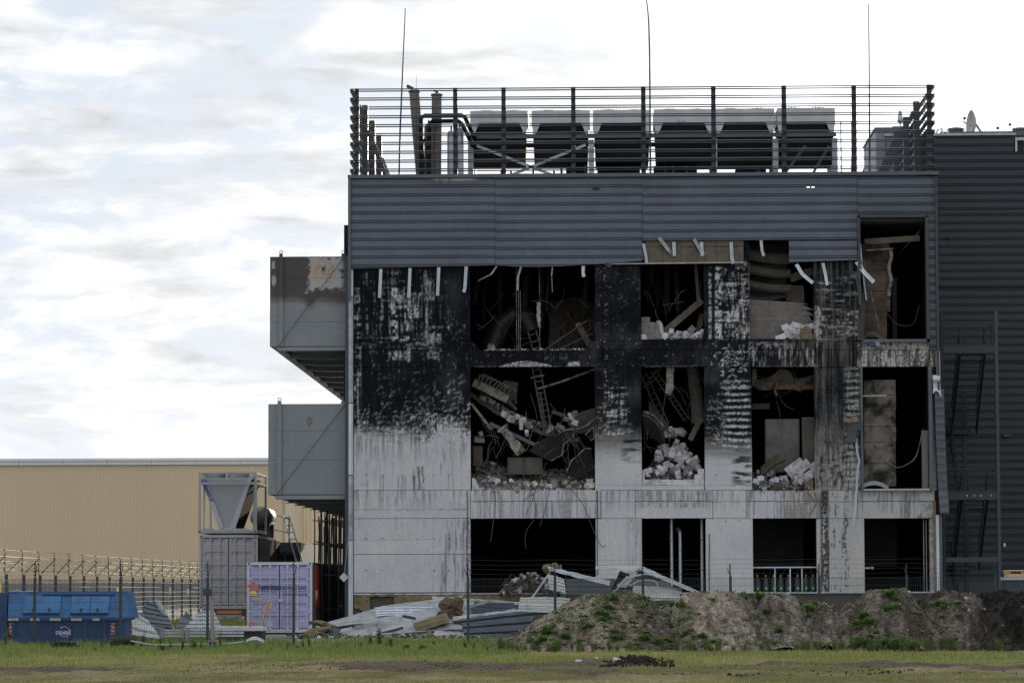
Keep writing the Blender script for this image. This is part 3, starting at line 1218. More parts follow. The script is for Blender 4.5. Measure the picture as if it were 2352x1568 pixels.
def stud(pts, w=.115, tw=0, y=FY - .13, m=M_GALV, name='hanging_stud'):
    """a C-shaped light steel stud, bent along pts (u,v[,dy])"""
    P = [at(p[0], p[1], y - (p[2] if len(p) > 2 else 0)) for p in pts]
    mb = MB()
    for a, b in zip(P[:-1], P[1:]):
        n = (b - a).normalized()
        s = n.cross(Vector((0, 1, 0))).normalized()
        mb.obox((a + b) / 2, (b - a) / 2, s * w / 2, Vector((0, .003, 0)))
        for q in (-1, 1):
            mb.obox((a + b) / 2 + s * q * (w / 2 - .012) + Vector((0, -.028, 0)), (b - a) / 2, s * .012, Vector((0, .024, 0)))
    return mb.build(name, m, BLD)


def build_studs():
    stud([(875, 618), (872, 684)])
    stud([(942, 616), (939, 683)])
    stud([(1008, 614), (1005, 679)])
    stud([(1071, 612), (1068, 662), (1065, 671)])
    stud([(1340, 611), (1339, 625), (1341, 636)])
    stud([(1141, 612), (1128, 630), (1098, 645, -.5)], .05, m=M_GALVD)
    stud([(1197, 612), (1190, 635), (1189, 667)], .07, m=M_GALVD)
    stud([(1269, 614), (1267, 632), (1269, 671, -.4)], .04, m=M_GALVD)
    stud([(1389, 603), (1403, 612, .1)], .13, m=M_DARK)
    stud([(1478, 560), (1484, 590), (1485, 604)], .10)
    stud([(1514, 546, .15), (1537, 576, .05), (1546, 586, -.1)], .12)
    stud([(1548, 556), (1549, 588)], .12)
    stud([(1594, 549, .12), (1616, 585, -.05)], .12)
    stud([(1611, 556), (1613, 588)], .12)
    stud([(1679, 556), (1681, 592), (1684, 606)], .12)
    stud([(1748, 552), (1750, 575), (1754, 588)], .10)
    stud([(1829, 607), (1843, 630, .12), (1867, 650, .25)], .13)
    stud([(1890, 604), (1896, 632), (1900, 655, .1)], .11)
    stud([(1967, 601), (1985, 626, .1), (2007, 648, .25)], .15)
    stud([(1976, 560, -.1), (1981, 620), (1990, 690)], .05, m=M_GALVD)
    stud([(1976, 600), (1970, 640, .1), (1982, 715), (1977, 782)], .16, m=M_DARK, name='bent_trim')
    # boards of mineral wool laid bare above the piers
    us = [1482, 1522, 1562, 1601, 1645, 1708]
    for a, b in zip(us[:-1], us[1:]):
        for va, vb in ((552, 566.5), (567, 604)):
            x0, x1, z0, z1 = rectw(a, b, va, vb + (1480 - a) * .006, FY - .06)
            m = MB()
            dy = random.uniform(0, .02)
            m.box(x0 + .006, x1 - .006, FY - .10 + dy, FY - .006, z0 + .004, z1)
            m.build('insulation_board', M_WOOLD, BLD)
    m = MB()
    m.bar(at(1398, 606, FY - .12), at(1708, 602.5, FY - .12), .05, .05)
    m.build('ledge_rail', mat('dusty_rail', (.33, .31, .26), .6, .2, .2, 3, 0), BLD)
    # cable down beside the first bay
    for uu, va, vb in ((1073, 1126, 1362), (1372, 1126, 1320), (1629, 1225, 1362), (1903, 1240, 1362)):
        MB().tube([at(uu + math.sin(k) * .4, va + (vb - va) * k / 8, FY - .03) for k in range(9)], .014, 5).build('cable', M_BLACKR, BLD)
    # lamp and torn conduit on the right-hand pier
    t = MB()
    a = at(1944, 966, FY - .35)
    t.box(a.x, a.x + .55, FY - .55, FY - .1, a.z - .38, a.z)
    o = t.build('flood_lamp', M_DARK, BLD)
    t = MB()
    a = at(1949, 987, FY - .42)
    t.obox(at(1957, 997, FY - .45), (.17, 0, 0), (0, .05, .03), (0, -.06, .28))
    t.build('lamp_shade', M_STEEL, BLD)
    t = MB()
    pts = [[at(1938 + i * 6.5 + (k % 2), 961 + k * 3.2 - abs(i - 2) * 1.2 + (i * 3 + k * 5) % 4, FY - .40 - .06 * k) for i in range(6)] for k in range(4)]
    t.patch(pts, .06)
    t.build('insulation_scrap', M_WOOL, BLD)
    stud([(1966, 1006, .1), (1969, 1040, .1), (1974, 1058, .1), (1970, 1075, .1), (1966, 1150, .1), (1959, 1207, .1)], .07)


build_studs()
# ================================================================== roof screen
ZROOF = fr(1400, 486).z


def build_screen():
    t = thing('louvre_screen', 'dark horizontal louvre screen on posts around the roof plant', 'screen', (2, FY, ZROOF))
    Y = FY + .1
    xl, xr = at(810, 300, Y).x, at(2142, 300, Y).x
    z0 = at(1476, 392, Y).z
    z1 = at(1476, 200, Y).z
    vpairs = [(204.6 + k * 20.45) for k in range(10)]
    depth_l, depth_r = 13.2, 22.0

    def blade(p, q, out):
        """one louvre blade: a folded strip, thin edge outwards"""
        p, q, out = Vector(p), Vector(q), Vector(out)
        a = [p + out * .11, p + out * .02 + Vector((0, 0, .024)), p - out * .03 + Vector((0, 0, -.016)), p + out * .09 + Vector((0, 0, -.02))]
        return MB().prism(a, q - p)
    for v in vpairs:
        for dv in (0, 4.7):
            z = at(1176, v + dv - 1.5, Y).z
            blade((xl - .1, Y, z), (xr + .1, Y, z), (0, -1, 0)).build('louvre_blade', M_STEEL, t)
            blade((xl, Y + .05, z), (xl, Y + depth_l, z), (-1, 0, 0)).build('louvre_blade', M_STEEL, t)
            blade((xr, Y + .05, z), (xr, Y + depth_r, z), (1, 0, 0)).build('louvre_blade', M_STEEL, t)
    posts = [820, 1046, 1157, 1317, 1478, 1639, 1801, 1962, 2135]
    for u in posts:
        x = at(u, 300, Y + .15).x
        m = MB()
        m.box(x - .085, x + .085, Y + .06, Y + .10, ZROOF, z1 + .03)
        m.box(x - .085, x + .085, Y + .24, Y + .28, ZROOF, z1 + .03)
        m.box(x - .02, x + .02, Y + .10, Y + .24, ZROOF, z1 + .03)
        m.build('post', M_DARK, t)
        if u not in (820, 2135):
            m = MB()
            m.bar((x, Y + .3, z0 + 1.9), (x, Y + 1.9, ZROOF), .12, .12, (1, 0, 0))
            m.build('brace', M_DARK, t)
    for k in range(1, 4):
        y = Y + k * 4.2
        m = MB()
        m.box(xl + .06, xl + .30, y - .1, y + .1, ZROOF, z1)
        m.build('post', M_DARK, t)
        m = MB()
        m.bar((xl + .3, y, z1 - 1.0), (xl + 1.75, y, ZROOF), .16, .16, (0, 1, 0))
        m.build('brace', M_DARK, t)
    for k in range(1, 6):
        y = Y + k * 4.2
        m = MB()
        m.box(xr - .30, xr - .06, y - .1, y + .1, ZROOF, z1)
        m.build('post', M_DARK, t)
        m = MB()
        m.bar((xr - .3, y, z1 - .4), (xr - 2.3, y, ZROOF), .14, .14, (0, 1, 0))
        m.build('brace', M_DARK, t)


build_screen()


def build_coolers():
    Y = FY + 6.0
    D = 2.3
    ed = [(1080, 1213, 'nearest the exhaust stacks'), (1221, 1355, 'second from the exhaust stacks'), (1362, 1495, 'third from the exhaust stacks, beside the middle mast'),
          (1502, 1638, 'fourth from the exhaust stacks'), (1643, 1779, 'fifth from the exhaust stacks'), (1785, 1918, 'farthest from the exhaust stacks')]
    zt = [255, 254, 253, 251, 249.5, 248]
    for i, (ua, ub, lab) in enumerate(ed):
        x0, x1, zc0, zc1 = rectw(ua, ub, zt[i], 282, Y)
        _, _, zb, _ = rectw(ua, ub, 282, 372, Y)
        t = thing('dry_cooler', 'white rooftop cooler with black coils, ' + lab, 'cooler', ((x0 + x1) / 2, Y + D / 2, zb), 'coolers on the roof')
        m = MB()
        m.box(x0, x1, Y, Y + D, zc0, zc1)
        m.build('casing', M_WHITE, t)
        m = MB()
        m.box(x0 + .25, x1 - .25, Y + .05, Y + D - .05, zc0 - .02, zc0 - .001)
        m.build('drip_tray', M_GALVD, t)
        # V coil block below
        ins = .10
        m = MB()
        prof = [(x0 + .04, Y + .1, zc0 - .02), (x1 - .04, Y + .1, zc0 - .02), (x1 - ins, Y + .1, zb), (x0 + ins, Y + .1, zb)]
        m.prism(prof, (0, D - .2, 0))
        m.build('coil', M_COIL, t)
        for s, xa in ((1, x0), (-1, x1)):
            m = MB()
            zz = zc0 - (zc0 - zb) * .29
            m.prism([(xa, Y - .03, zc0), (xa + s * .36, Y - .03, zc0), (xa + s * .17, Y - .03, zz), (xa + s * .06, Y - .03, zz)], (0, .1, 0))
            m.build('end_plate', M_WHITE, t)
        for fx in (.27, .73):
            c = (x0 + (x1 - x0) * fx, Y + D / 2, zc1)
            m = MB()
            m.lathe(c, [(.50, 0), (.50, .06), (.47, .10), (.40, .13), (.12, .16), (0, .16)], 18)
            fg = m.build('fan_guard', M_COIL, t)
            m = MB()
            for k in range(-4, 5):
                m.box(c[0] + k * .11 - .012, c[0] + k * .11 + .012, c[1] - .5, c[1] - .46, zc1 + .03, zc1 + .12 + .03 * math.cos(k * .4))
            m.build('guard_bar', M_COIL, fg)
        if i == 3:
            _text('AIA', (x0 + .9, Y - .02, zc1 - .55), .24, M_GALVD, t, 'maker_mark')
    # the steel table they stand on
    t = thing('support_table', 'steel table with crossed braces carrying the rooftop coolers', 'frame', (at(1500, 380, Y).x, Y, ZROOF))
    x0, x1 = at(1078, 330, Y).x, at(1920, 330, Y).x
    zb = at(1500, 311, Y).z
    zl = at(1500, 376, Y).z
    for yy in (Y - .25, Y + D + .1):
        m = MB()
        m.box(x0, x1, yy - .06, yy + .06, zb - .13, zb)
        m.build('beam', mat('green_grey_steel', (.07, .085, .075), .5, 0, .2, 2, 0), t)
        m = MB()
        m.box(x0, x1, yy - .05, yy + .05, zl + .14, zl + .20)
        m.build('beam', M_DARK, t)
    for u in (1082, 1358, 1640, 1780, 1916):
        for yy in (Y - .25, Y + D + .1):
            x = at(u, 340, Y).x
            m = MB()
            m.box(x - .11, x + .11, yy - .12, yy + .12, ZROOF, zb - .21)
            m.build('column', M_GALVD, t)
    for (a, b) in (((1095, 335), (1268, 402)), ((1345, 333), (1175, 402)), ((1905, 335), (1865, 402)), ((1850, 335), (1800, 402))):
        m = MB()
        m.bar(at(a[0], a[1], Y - .42), at(b[0], b[1], Y - .42), .11, .03)
        m.build('brace', M_GALVD if a[0] < 1500 else M_DARK, t)
    for (ua, ub, v_) in ((1300, 1350, 383), (1372, 1470, 380), (1502, 1600, 381), (1690, 1760, 386)):
        m = MB()
        xa, xb, za, zb_ = rectw(ua, ub, v_, 400, Y + .6)
        m.box(xa, xb, Y + .6, Y + 1.6, ZROOF, zb_)
        m.build('pump_skid', M_COIL, t)
    # pumps, feet and small pipework under the coolers
    rs = random.Random(4)
    for k in range(22):
        u = rs.uniform(1100, 1900)
        x = at(u, 390, Y).x
        m = MB()
        h = rs.uniform(.25, .6)
        yy = Y + rs.uniform(.2, 2.0)
        m.box(x - .04, x + .04, yy, yy + .08, ZROOF, zl)
        if k % 2:
            m.bar((x, yy, ZROOF + h), (x + rs.uniform(.5, 1.4), yy, ZROOF + h), .06, .06)
        m.build('foot', M_DARK, t)
    for z_, r_ in ((zl - .30, .07), (zl - .50, .05)):
        MB().tube([(x0 + .6, Y + 1.2, z_), (x1 - .5, Y + 1.2, z_)], r_, 8).build('header_pipe', M_COIL, t)


def _text(s, loc, size, m, parent, name, rot=(R(90), 0, 0), extrude=.004, align='LEFT', bold=0.0, shear=0, width=None):
    cu = bpy.data.curves.new('txt', 'FONT')
    cu.body = s
    cu.size = size
    cu.extrude = extrude
    cu.offset = bold
    cu.align_x = align
    cu.shear = shear
    o = bpy.data.objects.new('txt', cu)
    COL.objects.link(o)
    dg = bpy.context.evaluated_depsgraph_get()
    me = bpy.data.meshes.new_from_object(o.evaluated_get(dg))
    bpy.data.objects.remove(o)
    if width:
        xs_ = [q_.co.x for q_ in me.vertices]
        me.transform(Matrix.Diagonal((width / (max(xs_) - min(xs_)), 1, 1, 1)))
    me.transform(Matrix.Translation(Vector(loc) - wl(parent)) @ Matrix.Rotation(rot[2], 4, 'Z') @ Matrix.Rotation(rot[1], 4, 'Y') @ Matrix.Rotation(rot[0], 4, 'X'))
    me.materials.clear()
    me.materials.append(m)
    q = bpy.data.objects.new(name, me)
    COL.objects.link(q)
    q.parent = parent
    WL[q.name] = wl(parent)
    return q


build_coolers()


def build_stacks():
    Y = FY + 5.0

    def stack(label, pts, r, cap):
        P = [at(u, v, Y) for u, v in pts]
        P.append(Vector((P[-1].x, P[-1].y, ZROOF)))
        t = thing('exhaust_stack', label, 'exhaust stack', (P[-1].x, Y, ZROOF))
        pp = MB().tube(P, r, 18).build('pipe', M_RUST, t)
        for k in (0, len(P) // 2):
            MB().lathe(P[k] + Vector((0, 0, -.08)), [(r, 0), (r + .035, 0), (r + .035, .07), (r, .07)], 18).build('flange', M_RUST, pp)
        m = MB()
        if cap == 0:
            m.bar(P[0] + Vector((-.02, 0, .05)), P[0] + Vector((-.28, 0, .18)), .10, .30)
        else:
            m.bar(P[0] + Vector((0, 0, 0)), P[0] + Vector((0, 0, .12)), .08, .08)
            m.bar(P[0] + Vector((-.12, 0, .13)), P[0] + Vector((.10, 0, .08)), .04, .3)
        m.build('rain_flap', M_DARK, t)
        return t
    stack('leaning scorched exhaust stack, the left and taller of the two', [(951, 208), (958, 300), (967, 402)], .20, 0)
    stack('upright scorched exhaust stack, the right and shorter of the two', [(1003, 216), (1003, 300), (1002, 402)], .20, 1)
    # silencers at its foot
    for k, (u0, v0, r_, lab) in enumerate(((985, 285, .18, 'dark upright vessel between the two exhaust stacks'), (1037, 300, .17, 'small pale upright vessel right of the exhaust stacks'), (1056, 293, .15, 'narrow pale upright vessel beside the first cooler'))):
        p = at(u0, v0, Y - .2)
        t = thing('vessel', lab, 'vessel', (p.x, Y - .2, ZROOF))
        MB().lathe((p.x, p.y, ZROOF), [(r_, 0), (r_, p.z - ZROOF - .12), (r_ * .7, p.z - ZROOF - .03), (0, p.z - ZROOF)], 16).build('body', M_RUST if k == 0 else M_GALVD, t)
        m = MB()
        m.box(p.x - .04, p.x + .04, p.y - .04, p.y + .04, p.z - .02, p.z + .15)
        m.build('valve', M_DARK, t)
    lab = ['upper dark pipe running from the stacks to the first cooler', 'lower dark pipe bending down to the first cooler', 'dark pipe loop standing between the stacks']
    paths = [[(967, 290), (967, 272), (975, 266), (1060, 265), (1068, 270), (1078, 292)],
             [(986, 330), (986, 285), (992, 279), (1052, 278), (1060, 284), (1074, 310)],
             [(968, 395), (968, 330), (975, 322), (984, 330), (984, 395)]]
    for k, pa in enumerate(paths):
        m = MB()
        m.tube([at(u, v, Y - .5) for u, v in pa], .085, 10)
        if k < 2:
            e = at(pa[-1][0], pa[-1][1], Y - .5)
            m.tube([e, e + Vector((.12, .6, -.25)), e + Vector((.2, 1.4, -.3))], .085, 10)
            s = at(pa[0][0], pa[0][1], Y - .5)
            m.tube([s, Vector((s.x, s.y, ZROOF))], .085, 10)
        else:
            pass
        tag(m.build('pipe', M_COIL), lab[k], 'pipe', 'pipes by the exhaust stacks')


build_stacks()


def build_masts():
    def mast(label, pts, r0, Y, tripod=True):
        P = [at(u, v, Y) for u, v in pts]
        P[0].z = ZROOF
        t = thing('lightning_rod', label, 'lightning rod', P[0])
        n = len(P)
        MB().tube(P, [r0 * 1.35 * (1 - .55 * k / (n - 1)) for k in range(n)], 6).build('rod', M_DARK, t)
        if tripod:
            for a in (0.3, 2.4, 4.5):
                MB().tube([P[0] + Vector((0, 0, .75)), P[0] + Vector((.42 * math.cos(a), .42 * math.sin(a), 0))], .015, 5).build('leg', M_GALVD, t)
            MB().tube([P[0], P[0] + Vector((0, 0, 2.1))], r0 * 1.25, 8).build('foot_tube', M_GALVD, t)
    mast('thin lightning rod left of the stacks, leaning slightly right', [(915, 402), (919, 300), (925, 160), (928, 90), (931, 20)], .032, FY + 1.5, False)
    mast('thin lightning rod in the middle, its tip bent to the left', [(1494, 396), (1493, 250), (1492, 120), (1490, 50), (1487, 15), (1483, -8)], .032, FY + 1.5)
    mast('thin upright lightning rod at the right end of the roof', [(1997, 402), (1997, 260), (1996, 110), (1995, 10)], .032, FY + 1.5)
    mast('short needle rod behind the leaning exhaust stack', [(957, 330), (956.5, 250), (956, 173)], .014, FY + 4.5, False)


build_masts()


def build_roof_right():
    # plant room behind the right end of the screen
    Y = FY + 14
    x0, x1, z0, z1 = rectw(2012, 2110, 297, 420, Y)
    t = thing('plant_room', 'grey metal plant room on the roof behind the right end of the screen', 'plant room', ((x0 + x1) / 2, Y, ZROOF))
    m = MB()
    m.box(x0, x1, Y, Y + 6, ZROOF, z1)
    m.build('wall', mat('plant_grey', (.20, .21, .22), .5, 0, .15, 1, 0), t)
    m = MB()
    m.box(x0 - .05, x1 + .05, Y - .06, Y + 6.05, z1, z1 + .08)
    m.build('roof_edge', M_STEEL, t)
    for u in (2035, 2062, 2088):
        x = at(u, 330, Y).x
        m = MB()
        m.box(x - .03, x + .03, Y - .03, Y - .002, ZROOF, z1)
        m.build('seam', M_STEEL, t)
    p = at(2068, 297, Y + 1)
    t = thing('aerial', 'small pale pole aerial on top of the roof plant room', 'aerial', (p.x, p.y, z1 + .08))
    MB().lathe((p.x, p.y, z1 + .08), [(.03, 0), (.03, .35), (.12, .36), (.13, .5), (.05, .85), (0, .9)], 10).build('radome', M_WHITE, t)
    MB().tube([(p.x - .35, p.y, z1 + .25), (p.x + .1, p.y, z1 + .25)], .03, 6).build('arm', M_GALVD, t)
    # access ladder with hoops
    p = at(1945, 402, FY + 8)
    t = thing('roof_ladder', 'caged access ladder on the roof beside the last cooler', 'ladder', (p.x, p.y, ZROOF))
    for s in (-.22, .22):
        MB().box(p.x + s - .025, p.x + s + .025, p.y, p.y + .05, ZROOF, p.z + 2.2).build('rail', M_GALVD, t)
    for k in range(9):
        MB().box(p.x - .2, p.x + .2, p.y + .01, p.y + .04, ZROOF + .3 + k * .33, ZROOF + .33 + k * .33).build('rung', M_GALVD, t)


build_roof_right()


# ================================================================== ducts on the left flank
def duct_paint(kind):
    h, w = 240, 200
    cl = fb(h, w, 40, 40, 61, 4)
    f1 = fb(h, w, 7, 9, 62, 4)
    f2 = fb(h, w, 5, 5, 63, 3)

    def fn(u, v, c):
        i = np.clip((v - (580 if kind == 0 else 920)).astype(int), 0, h - 1)
        j = np.clip((u - 610).astype(int), 0, w - 1)
        c = c * (.93 + .14 * cl[i, j])[:, None]
        if kind == 0:
            th = 688 + 14 * np.exp(-((u - 712) / 12) ** 2) + 9 * sstep(730, 790, u)
            s = sstep(9, -9, v - th + 8 * (f1[i, j] - .5))[:, None]
            br = np.array((.055, .048, .046))
            c = c * (1 - s) + br * s
            e = np.exp(-((v - th) / 8) ** 2)[:, None] * .4
            c = c * (1 - e) + np.array((.12, .085, .07)) * e
            d = np.maximum(np.abs((u - 748) / 37), np.abs((v - 628) / 36))
            p = sstep(.10, -.04, d - 1 + .75 * (f1[i, j] - .46) + .3 * (cl[i, j] - .5))
            tan = sstep(.08, -.1, np.maximum(np.abs((u - 738) / 26), np.abs((v - 622) / 27)) - 1 + .5 * (f2[i, j] - .5))[:, None]
            pc = np.array((.36, .36, .38)) * (1 - tan) + np.array((.36, .31, .25)) * tan
            hole = sstep(.56, .62, f2[i, j]) * np.exp(-((u - 752) / 22) ** 2 - ((v - 618) / 10) ** 2) * 1.3
            p = np.clip(p - hole, 0, 1)[:, None]
            c = c * (1 - p) + pc * p
            for (pu, pv, a, b) in ((628, 608, 4, 9), (629, 644, 4, 12)):
                q = sstep(1.2, .8, ((u - pu) / a) ** 2 + ((v - pv) / b) ** 2 + (f1[i, j] - .5))[:, None]
                c = c * (1 - q) + np.array((.36, .33, .31)) * q
        else:
            d = np.sqrt(((u - 711) / 7) ** 2 + ((v - 967) / 12) ** 2)
            s = (np.exp(-((d - .55) / .35) ** 2) * .8)[:, None]
            c = c * (1 - s) + np.array((.10, .07, .055)) * s
            s = (sstep(806, 780, 0 * u + 800) * sstep(24, 0, v - 927 + 10 * (cl[i, j] - .5)) * .25)[:, None]
            c = c * (1 - s)
        return c
    return fn


def painted_box(parent, name, x0, x1, y0, y1, z0, z1, fn, base, step=.05):
    nx, nz = max(2, int((x1 - x0) / step)), max(2, int((z1 - z0) / step))
    X, Z = np.meshgrid(np.linspace(x0, x1, nx), np.linspace(z0, z1, nz))
    V = np.stack((X, np.full_like(X, y0), Z), -1).reshape(-1, 3)
    idx = np.arange(nx * nz).reshape(nz, nx)
    q = np.stack((idx[:-1, :-1], idx[:-1, 1:], idx[1:, 1:], idx[1:, :-1]), -1).reshape(-1, 4).tolist()
    ring = list(idx[0]) + list(idx[1:, -1]) + list(idx[-1, -2::-1]) + list(idx[-2:0:-1, 0])
    b = V[ring].copy()
    b[:, 1] = y1
    n0, n = len(V), len(ring)
    q += [(ring[k], n0 + k, n0 + (k + 1) % n, ring[(k + 1) % n]) for k in range(n)]
    q.append(tuple(n0 + k for k in range(n)))
    A = np.vstack((V, b))
    u, v = proj(A)
    c = fn(u, v, np.tile(np.array(base), (len(A), 1)))
    m = MB()
    m.v, m.f, m.sm = [tuple(p) for p in A], q, [False] * len(q)
    return m.build(name, M_DUCT, parent, col=c)


def build_ducts():
    spec = [(620, 641, 650, 784, 793, 589, 795, 0, 'upper grey sheet-metal duct along the side wall, its top scorched brown', 805),
            (616, 637, 646, 783, 793, 927, 1135, 1, 'lower grey sheet-metal duct along the side wall with one small burn mark', 1146)]
    for (ua, p0, p1, q0, ub, va, vb, k, lab, vbeam) in spec:
        Y = FY + .35
        L = 36.0
        x0, x1, z0, z1 = rectw(ua, ub, va, vb, Y)
        t = thing('air_duct', lab, 'duct', ((x0 + x1) / 2, Y, z0))
        fn = duct_paint(k)
        base = (.20, .218, .235)
        rows = [va, va + (vb - va) * .24, va + (vb - va) * .50, va + (vb - va) * .73, vb] if k == 0 else [va, va + (vb - va) * .30, va + (vb - va) * .62, vb]
        for a, b in zip(rows[:-1], rows[1:]):
            _, _, za, zb = rectw(ua, ub, a, b, Y)
            painted_box(t, 'duct_panel', x0, x1 - .02, Y, Y + L, za + .004, zb - .004, fn, base)
        # uprights with flanges
        for (a, b) in ((p0, p1), (q0, ub)):
            xa, xb, za, zb = rectw(a, b, va - 6, vb, Y - .08)
            painted_box(t, 'upright', xa, xb, Y - .09, Y - .002, za, zb, fn, base)
            painted_box(t, 'flange', xa - .05, xb + .05, Y - .022, Y - .004, za, zb - .15, fn, base)
            m = MB()
            cx, cz = (xa + xb) / 2, zb + .07
            m.tube([(cx + .06 * math.cos(s), Y - .05, cz + .06 * math.sin(s)) for s in np.linspace(0, 6.28, 13)], .014, 6)
            m.build('lifting_eye', M_DARK, t)
        xa, xb, za, zb = rectw(p0 - 4, ub + 2, vb, vbeam, Y - .05)
        m = MB()
        m.box(xa, xb, Y - .07, Y + .25, za, zb - .03)
        m.build('floor_beam', mat('duct_steel', (.19, .21, .22), .5, 0, .1, 1, 0), t)
        # cross beams and diagonal flats under the floor
        n = 10
        for s in range(1, n):
            y = Y + L * s / n
            m = MB()
            m.box(xa + .15, xb, y - .08, y + .08, za - .02, z0 - .02)
            m.box(xa + .05, xb, y - .14, y + .14, za - .05, za - .02)
            m.build('cross_beam', MATS['duct_steel'], t)
        for s in range(n):
            y = Y + L * s / n
            m = MB()
            m.bar((xa + .3, y + .25, z0 - .06), (xb - .2, y + L / n - .25, z0 - .06), .12, .02, (0, 0, 1))
            m.build('bracing_flat', MATS['duct_steel'], t)
        m = MB()
        m.box(xa, xa + .18, Y + .26, Y + L, za + .06, z0 - .02)
        m.build('edge_beam', MATS['duct_steel'], t)
        MB().tube([at(p0 - 4, vb + 3, Y - .13), at(ub + 4, va - 8 if k == 0 else va - 4, Y - .13)], .013, 5).build('tie_rod', M_DARK, t)
    # cable from the upper tie to the cladding
    m = MB()
    x = at(797, 700, FY + .1)
    for k in range(15):
        m.tube([(x.x - .02, FY - .02, fr(797, 640 + k * 20).z), (x.x + .06, FY - .06, fr(797, 650 + k * 20).z)], .02, 5)
    m.build('cable_loop', M_DARK, BLD)


build_ducts()

# ================================================================== annex on the right
AY = 136.0


def build_annex():
    x0, _, _, zt = rectw(2146, 2360, 306, 1350, AY)
    x1 = at(2440, 900, AY).x
    t = thing('annex_building', 'tall dark grey building clad in grooved metal at the right edge', 'building', ((x0 + x1) / 2, AY, 0))
    base = (.0145, .0185, .0275)
    h = 9
    zc = at(2250, 312, AY).z
    # rows of sheets, each its own piece
    zv = [312, 490, 660, 830, 1000, 1170, 1336]
    for a, b in zip(zv[:-1], zv[1:]):
        for ua, ub in ((2140, 2440),):
            hole = [(2331, 2352, 318, 348)] if a == 312 else None
            clad_sheet(t, ua, ub, a, b, Y=AY - .05, phv=a, per=.338, base=base, step=.18, hole=hole)
    m = MB()
    m.box(x0 - 2, x1, AY + .05, AY + 30, 0, zc - .02)
    m.build('core_wall', M_DIM, t)
    m = MB()
    m.box(x0 - 2, x1, AY - .12, AY - .0, 0, at(2250, 1336, AY).z)
    m.build('base_wall', M_DARK, t)
    m = MB()
    m.box(x0 - 2, at(2332, 310, AY).x, AY - .12, AY + .3, zc, zc + .10)
    m.build('coping', M_GALVD, t)
    m = MB()
    z2 = at(2250, 302, AY + 4).z
    m.box(at(2160, 310, AY + 4).x, x1, AY + 4, AY + 4.3, zc - .5, z2)
    m.build('parapet', M_STEEL, t)
    # small burnt-out window at the very top
    xa, xb, za, zb = rectw(2331, 2354, 317, 349, AY)
    m = MB()
    m.box(xa, xb, AY - .16, AY - .06, zb - .12, zb)
    m.box(xa, xa + .08, AY - .16, AY - .06, za, zb - .125)
    m.box(xa + .38, xa + .46, AY - .16, AY - .06, za, zb - .125)
    m.build('window_frame', M_WHITE, t)
    m = MB()
    m.box(xa + .085, xb, AY - .02, AY + .04, za, zb - .13)
    m.build('pane', M_BLACKR, t)
    for u, v in ((2289, 433), (2258, 2000)):
        pass
    for (u, v, w_) in ((2155, 549, 0), (2287, 725, 1)):
        pass
    m = MB()
    a = at(2182, 551, AY)
    m.box(at(2170, 400, AY).x, at(2177, 400, AY).x, AY - .12, AY - .07, at(2170, 551, AY).z, at(2170, 548, AY).z)
    m.build('slot_vent', M_COIL, t)
    # things on its roof
    zr = zc + .1
    for u, lab in ((2195, 'round louvred roof vent left of the satellite dish'), (2344, 'round louvred roof vent at the right edge of the picture')):
        p = at(u, 300, AY + 6)
        p.z = at(u, 303, AY + 6).z
        o = thing('roof_vent', lab, 'roof vent', p)
        MB().lathe(p, [(.28, -.4), (.28, .02), (.36, .03)], 20).build('neck', M_GALVD, o)
        MB().lathe(p, [(.38, .11), (.36, .15), (.15, .19), (0, .19)], 20).build('cap', mat('vent_cap', (.33, .30, .25), .6, .2, .2, 3, 0), o)
        for k in range(16):
            an = k * math.pi / 8
            MB().bar(p + Vector((.33 * math.cos(an), .33 * math.sin(an), .02)), p + Vector((.35 * math.cos(an), .35 * math.sin(an), .12)), .05, .015).build('louvre', MATS['vent_cap'], o)
    p = at(2236, 303, AY + 5)
    o = thing('satellite_dish', 'large pale satellite dish seen edge-on above the dark roof', 'satellite dish', p)
    m = MB()
    c = at(2236, 285, AY + 5)
    prof = []
    n = 24
    vs, fs = [], []
    ax = Vector((-.985, -.17, .05)).normalized()
    s1 = ax.cross(Vector((0, 0, 1))).normalized()
    s2 = s1.cross(ax)
    rings = 6
    for i in range(rings + 1):
        r_ = .62 * i / rings
        for k in range(n):
            an = 2 * math.pi * k / n
            vs.append(c + s1 * r_ * math.cos(an) + s2 * r_ * math.sin(an) + ax * (.62 * r_ * r_ - .1))
    for i in range(rings):
        for k in range(n):
            fs.append((i * n + k, i * n + (k + 1) % n, (i + 1) * n + (k + 1) % n, (i + 1) * n + k))
    m.add(vs, fs, True)
    d = m.build('reflector', mat('dish_grey', (.42, .42, .42), .5, 0, .1, 3, 0), o)
    md = d.modifiers.new('thickness', 'SOLIDIFY')
    md.thickness = .03
    MB().tube([c - ax * .1, c - ax * .35 + Vector((0, 0, -.35)), Vector((c.x + .3, c.y, p.z - .6))], .06, 8).build('stand', M_GALVD, o)
    MB().tube([c + ax * .1 + Vector((0, 0, -.1)), c + ax * .5 + Vector((0, 0, .08))], .03, 6).build('feed_horn', M_WHITE, o)
    for (u, va, vb, lab, bx) in ((2216, 305, 258, 'thin whip aerial left of the satellite dish', 1), (2320, 303, 289, 'short aerial with a box head near the right roof vent', 0), (2292, 303, 297, 'tiny stub aerial right of the satellite dish', 0)):
        p, q = at(u, va, AY + 4.5), at(u, vb, AY + 4.5)
        p.z -= .4
        o = thing('aerial', lab, 'aerial', p)
        MB().tube([p, q], [.022, .010], 6).build('rod', M_DARK, o)
        m = MB()
        z = q.z - (.32 if bx else 0)
        m.box(p.x - .06, p.x + .06, p.y - .05, p.y + .05, z, z + .1)
        m.build('head', M_DARK, o)
    p = at(2160, 305, AY + 2)
    o = thing('cable_duct', 'pale looped cable outlet on the roof edge by the screen', 'cable outlet', p)
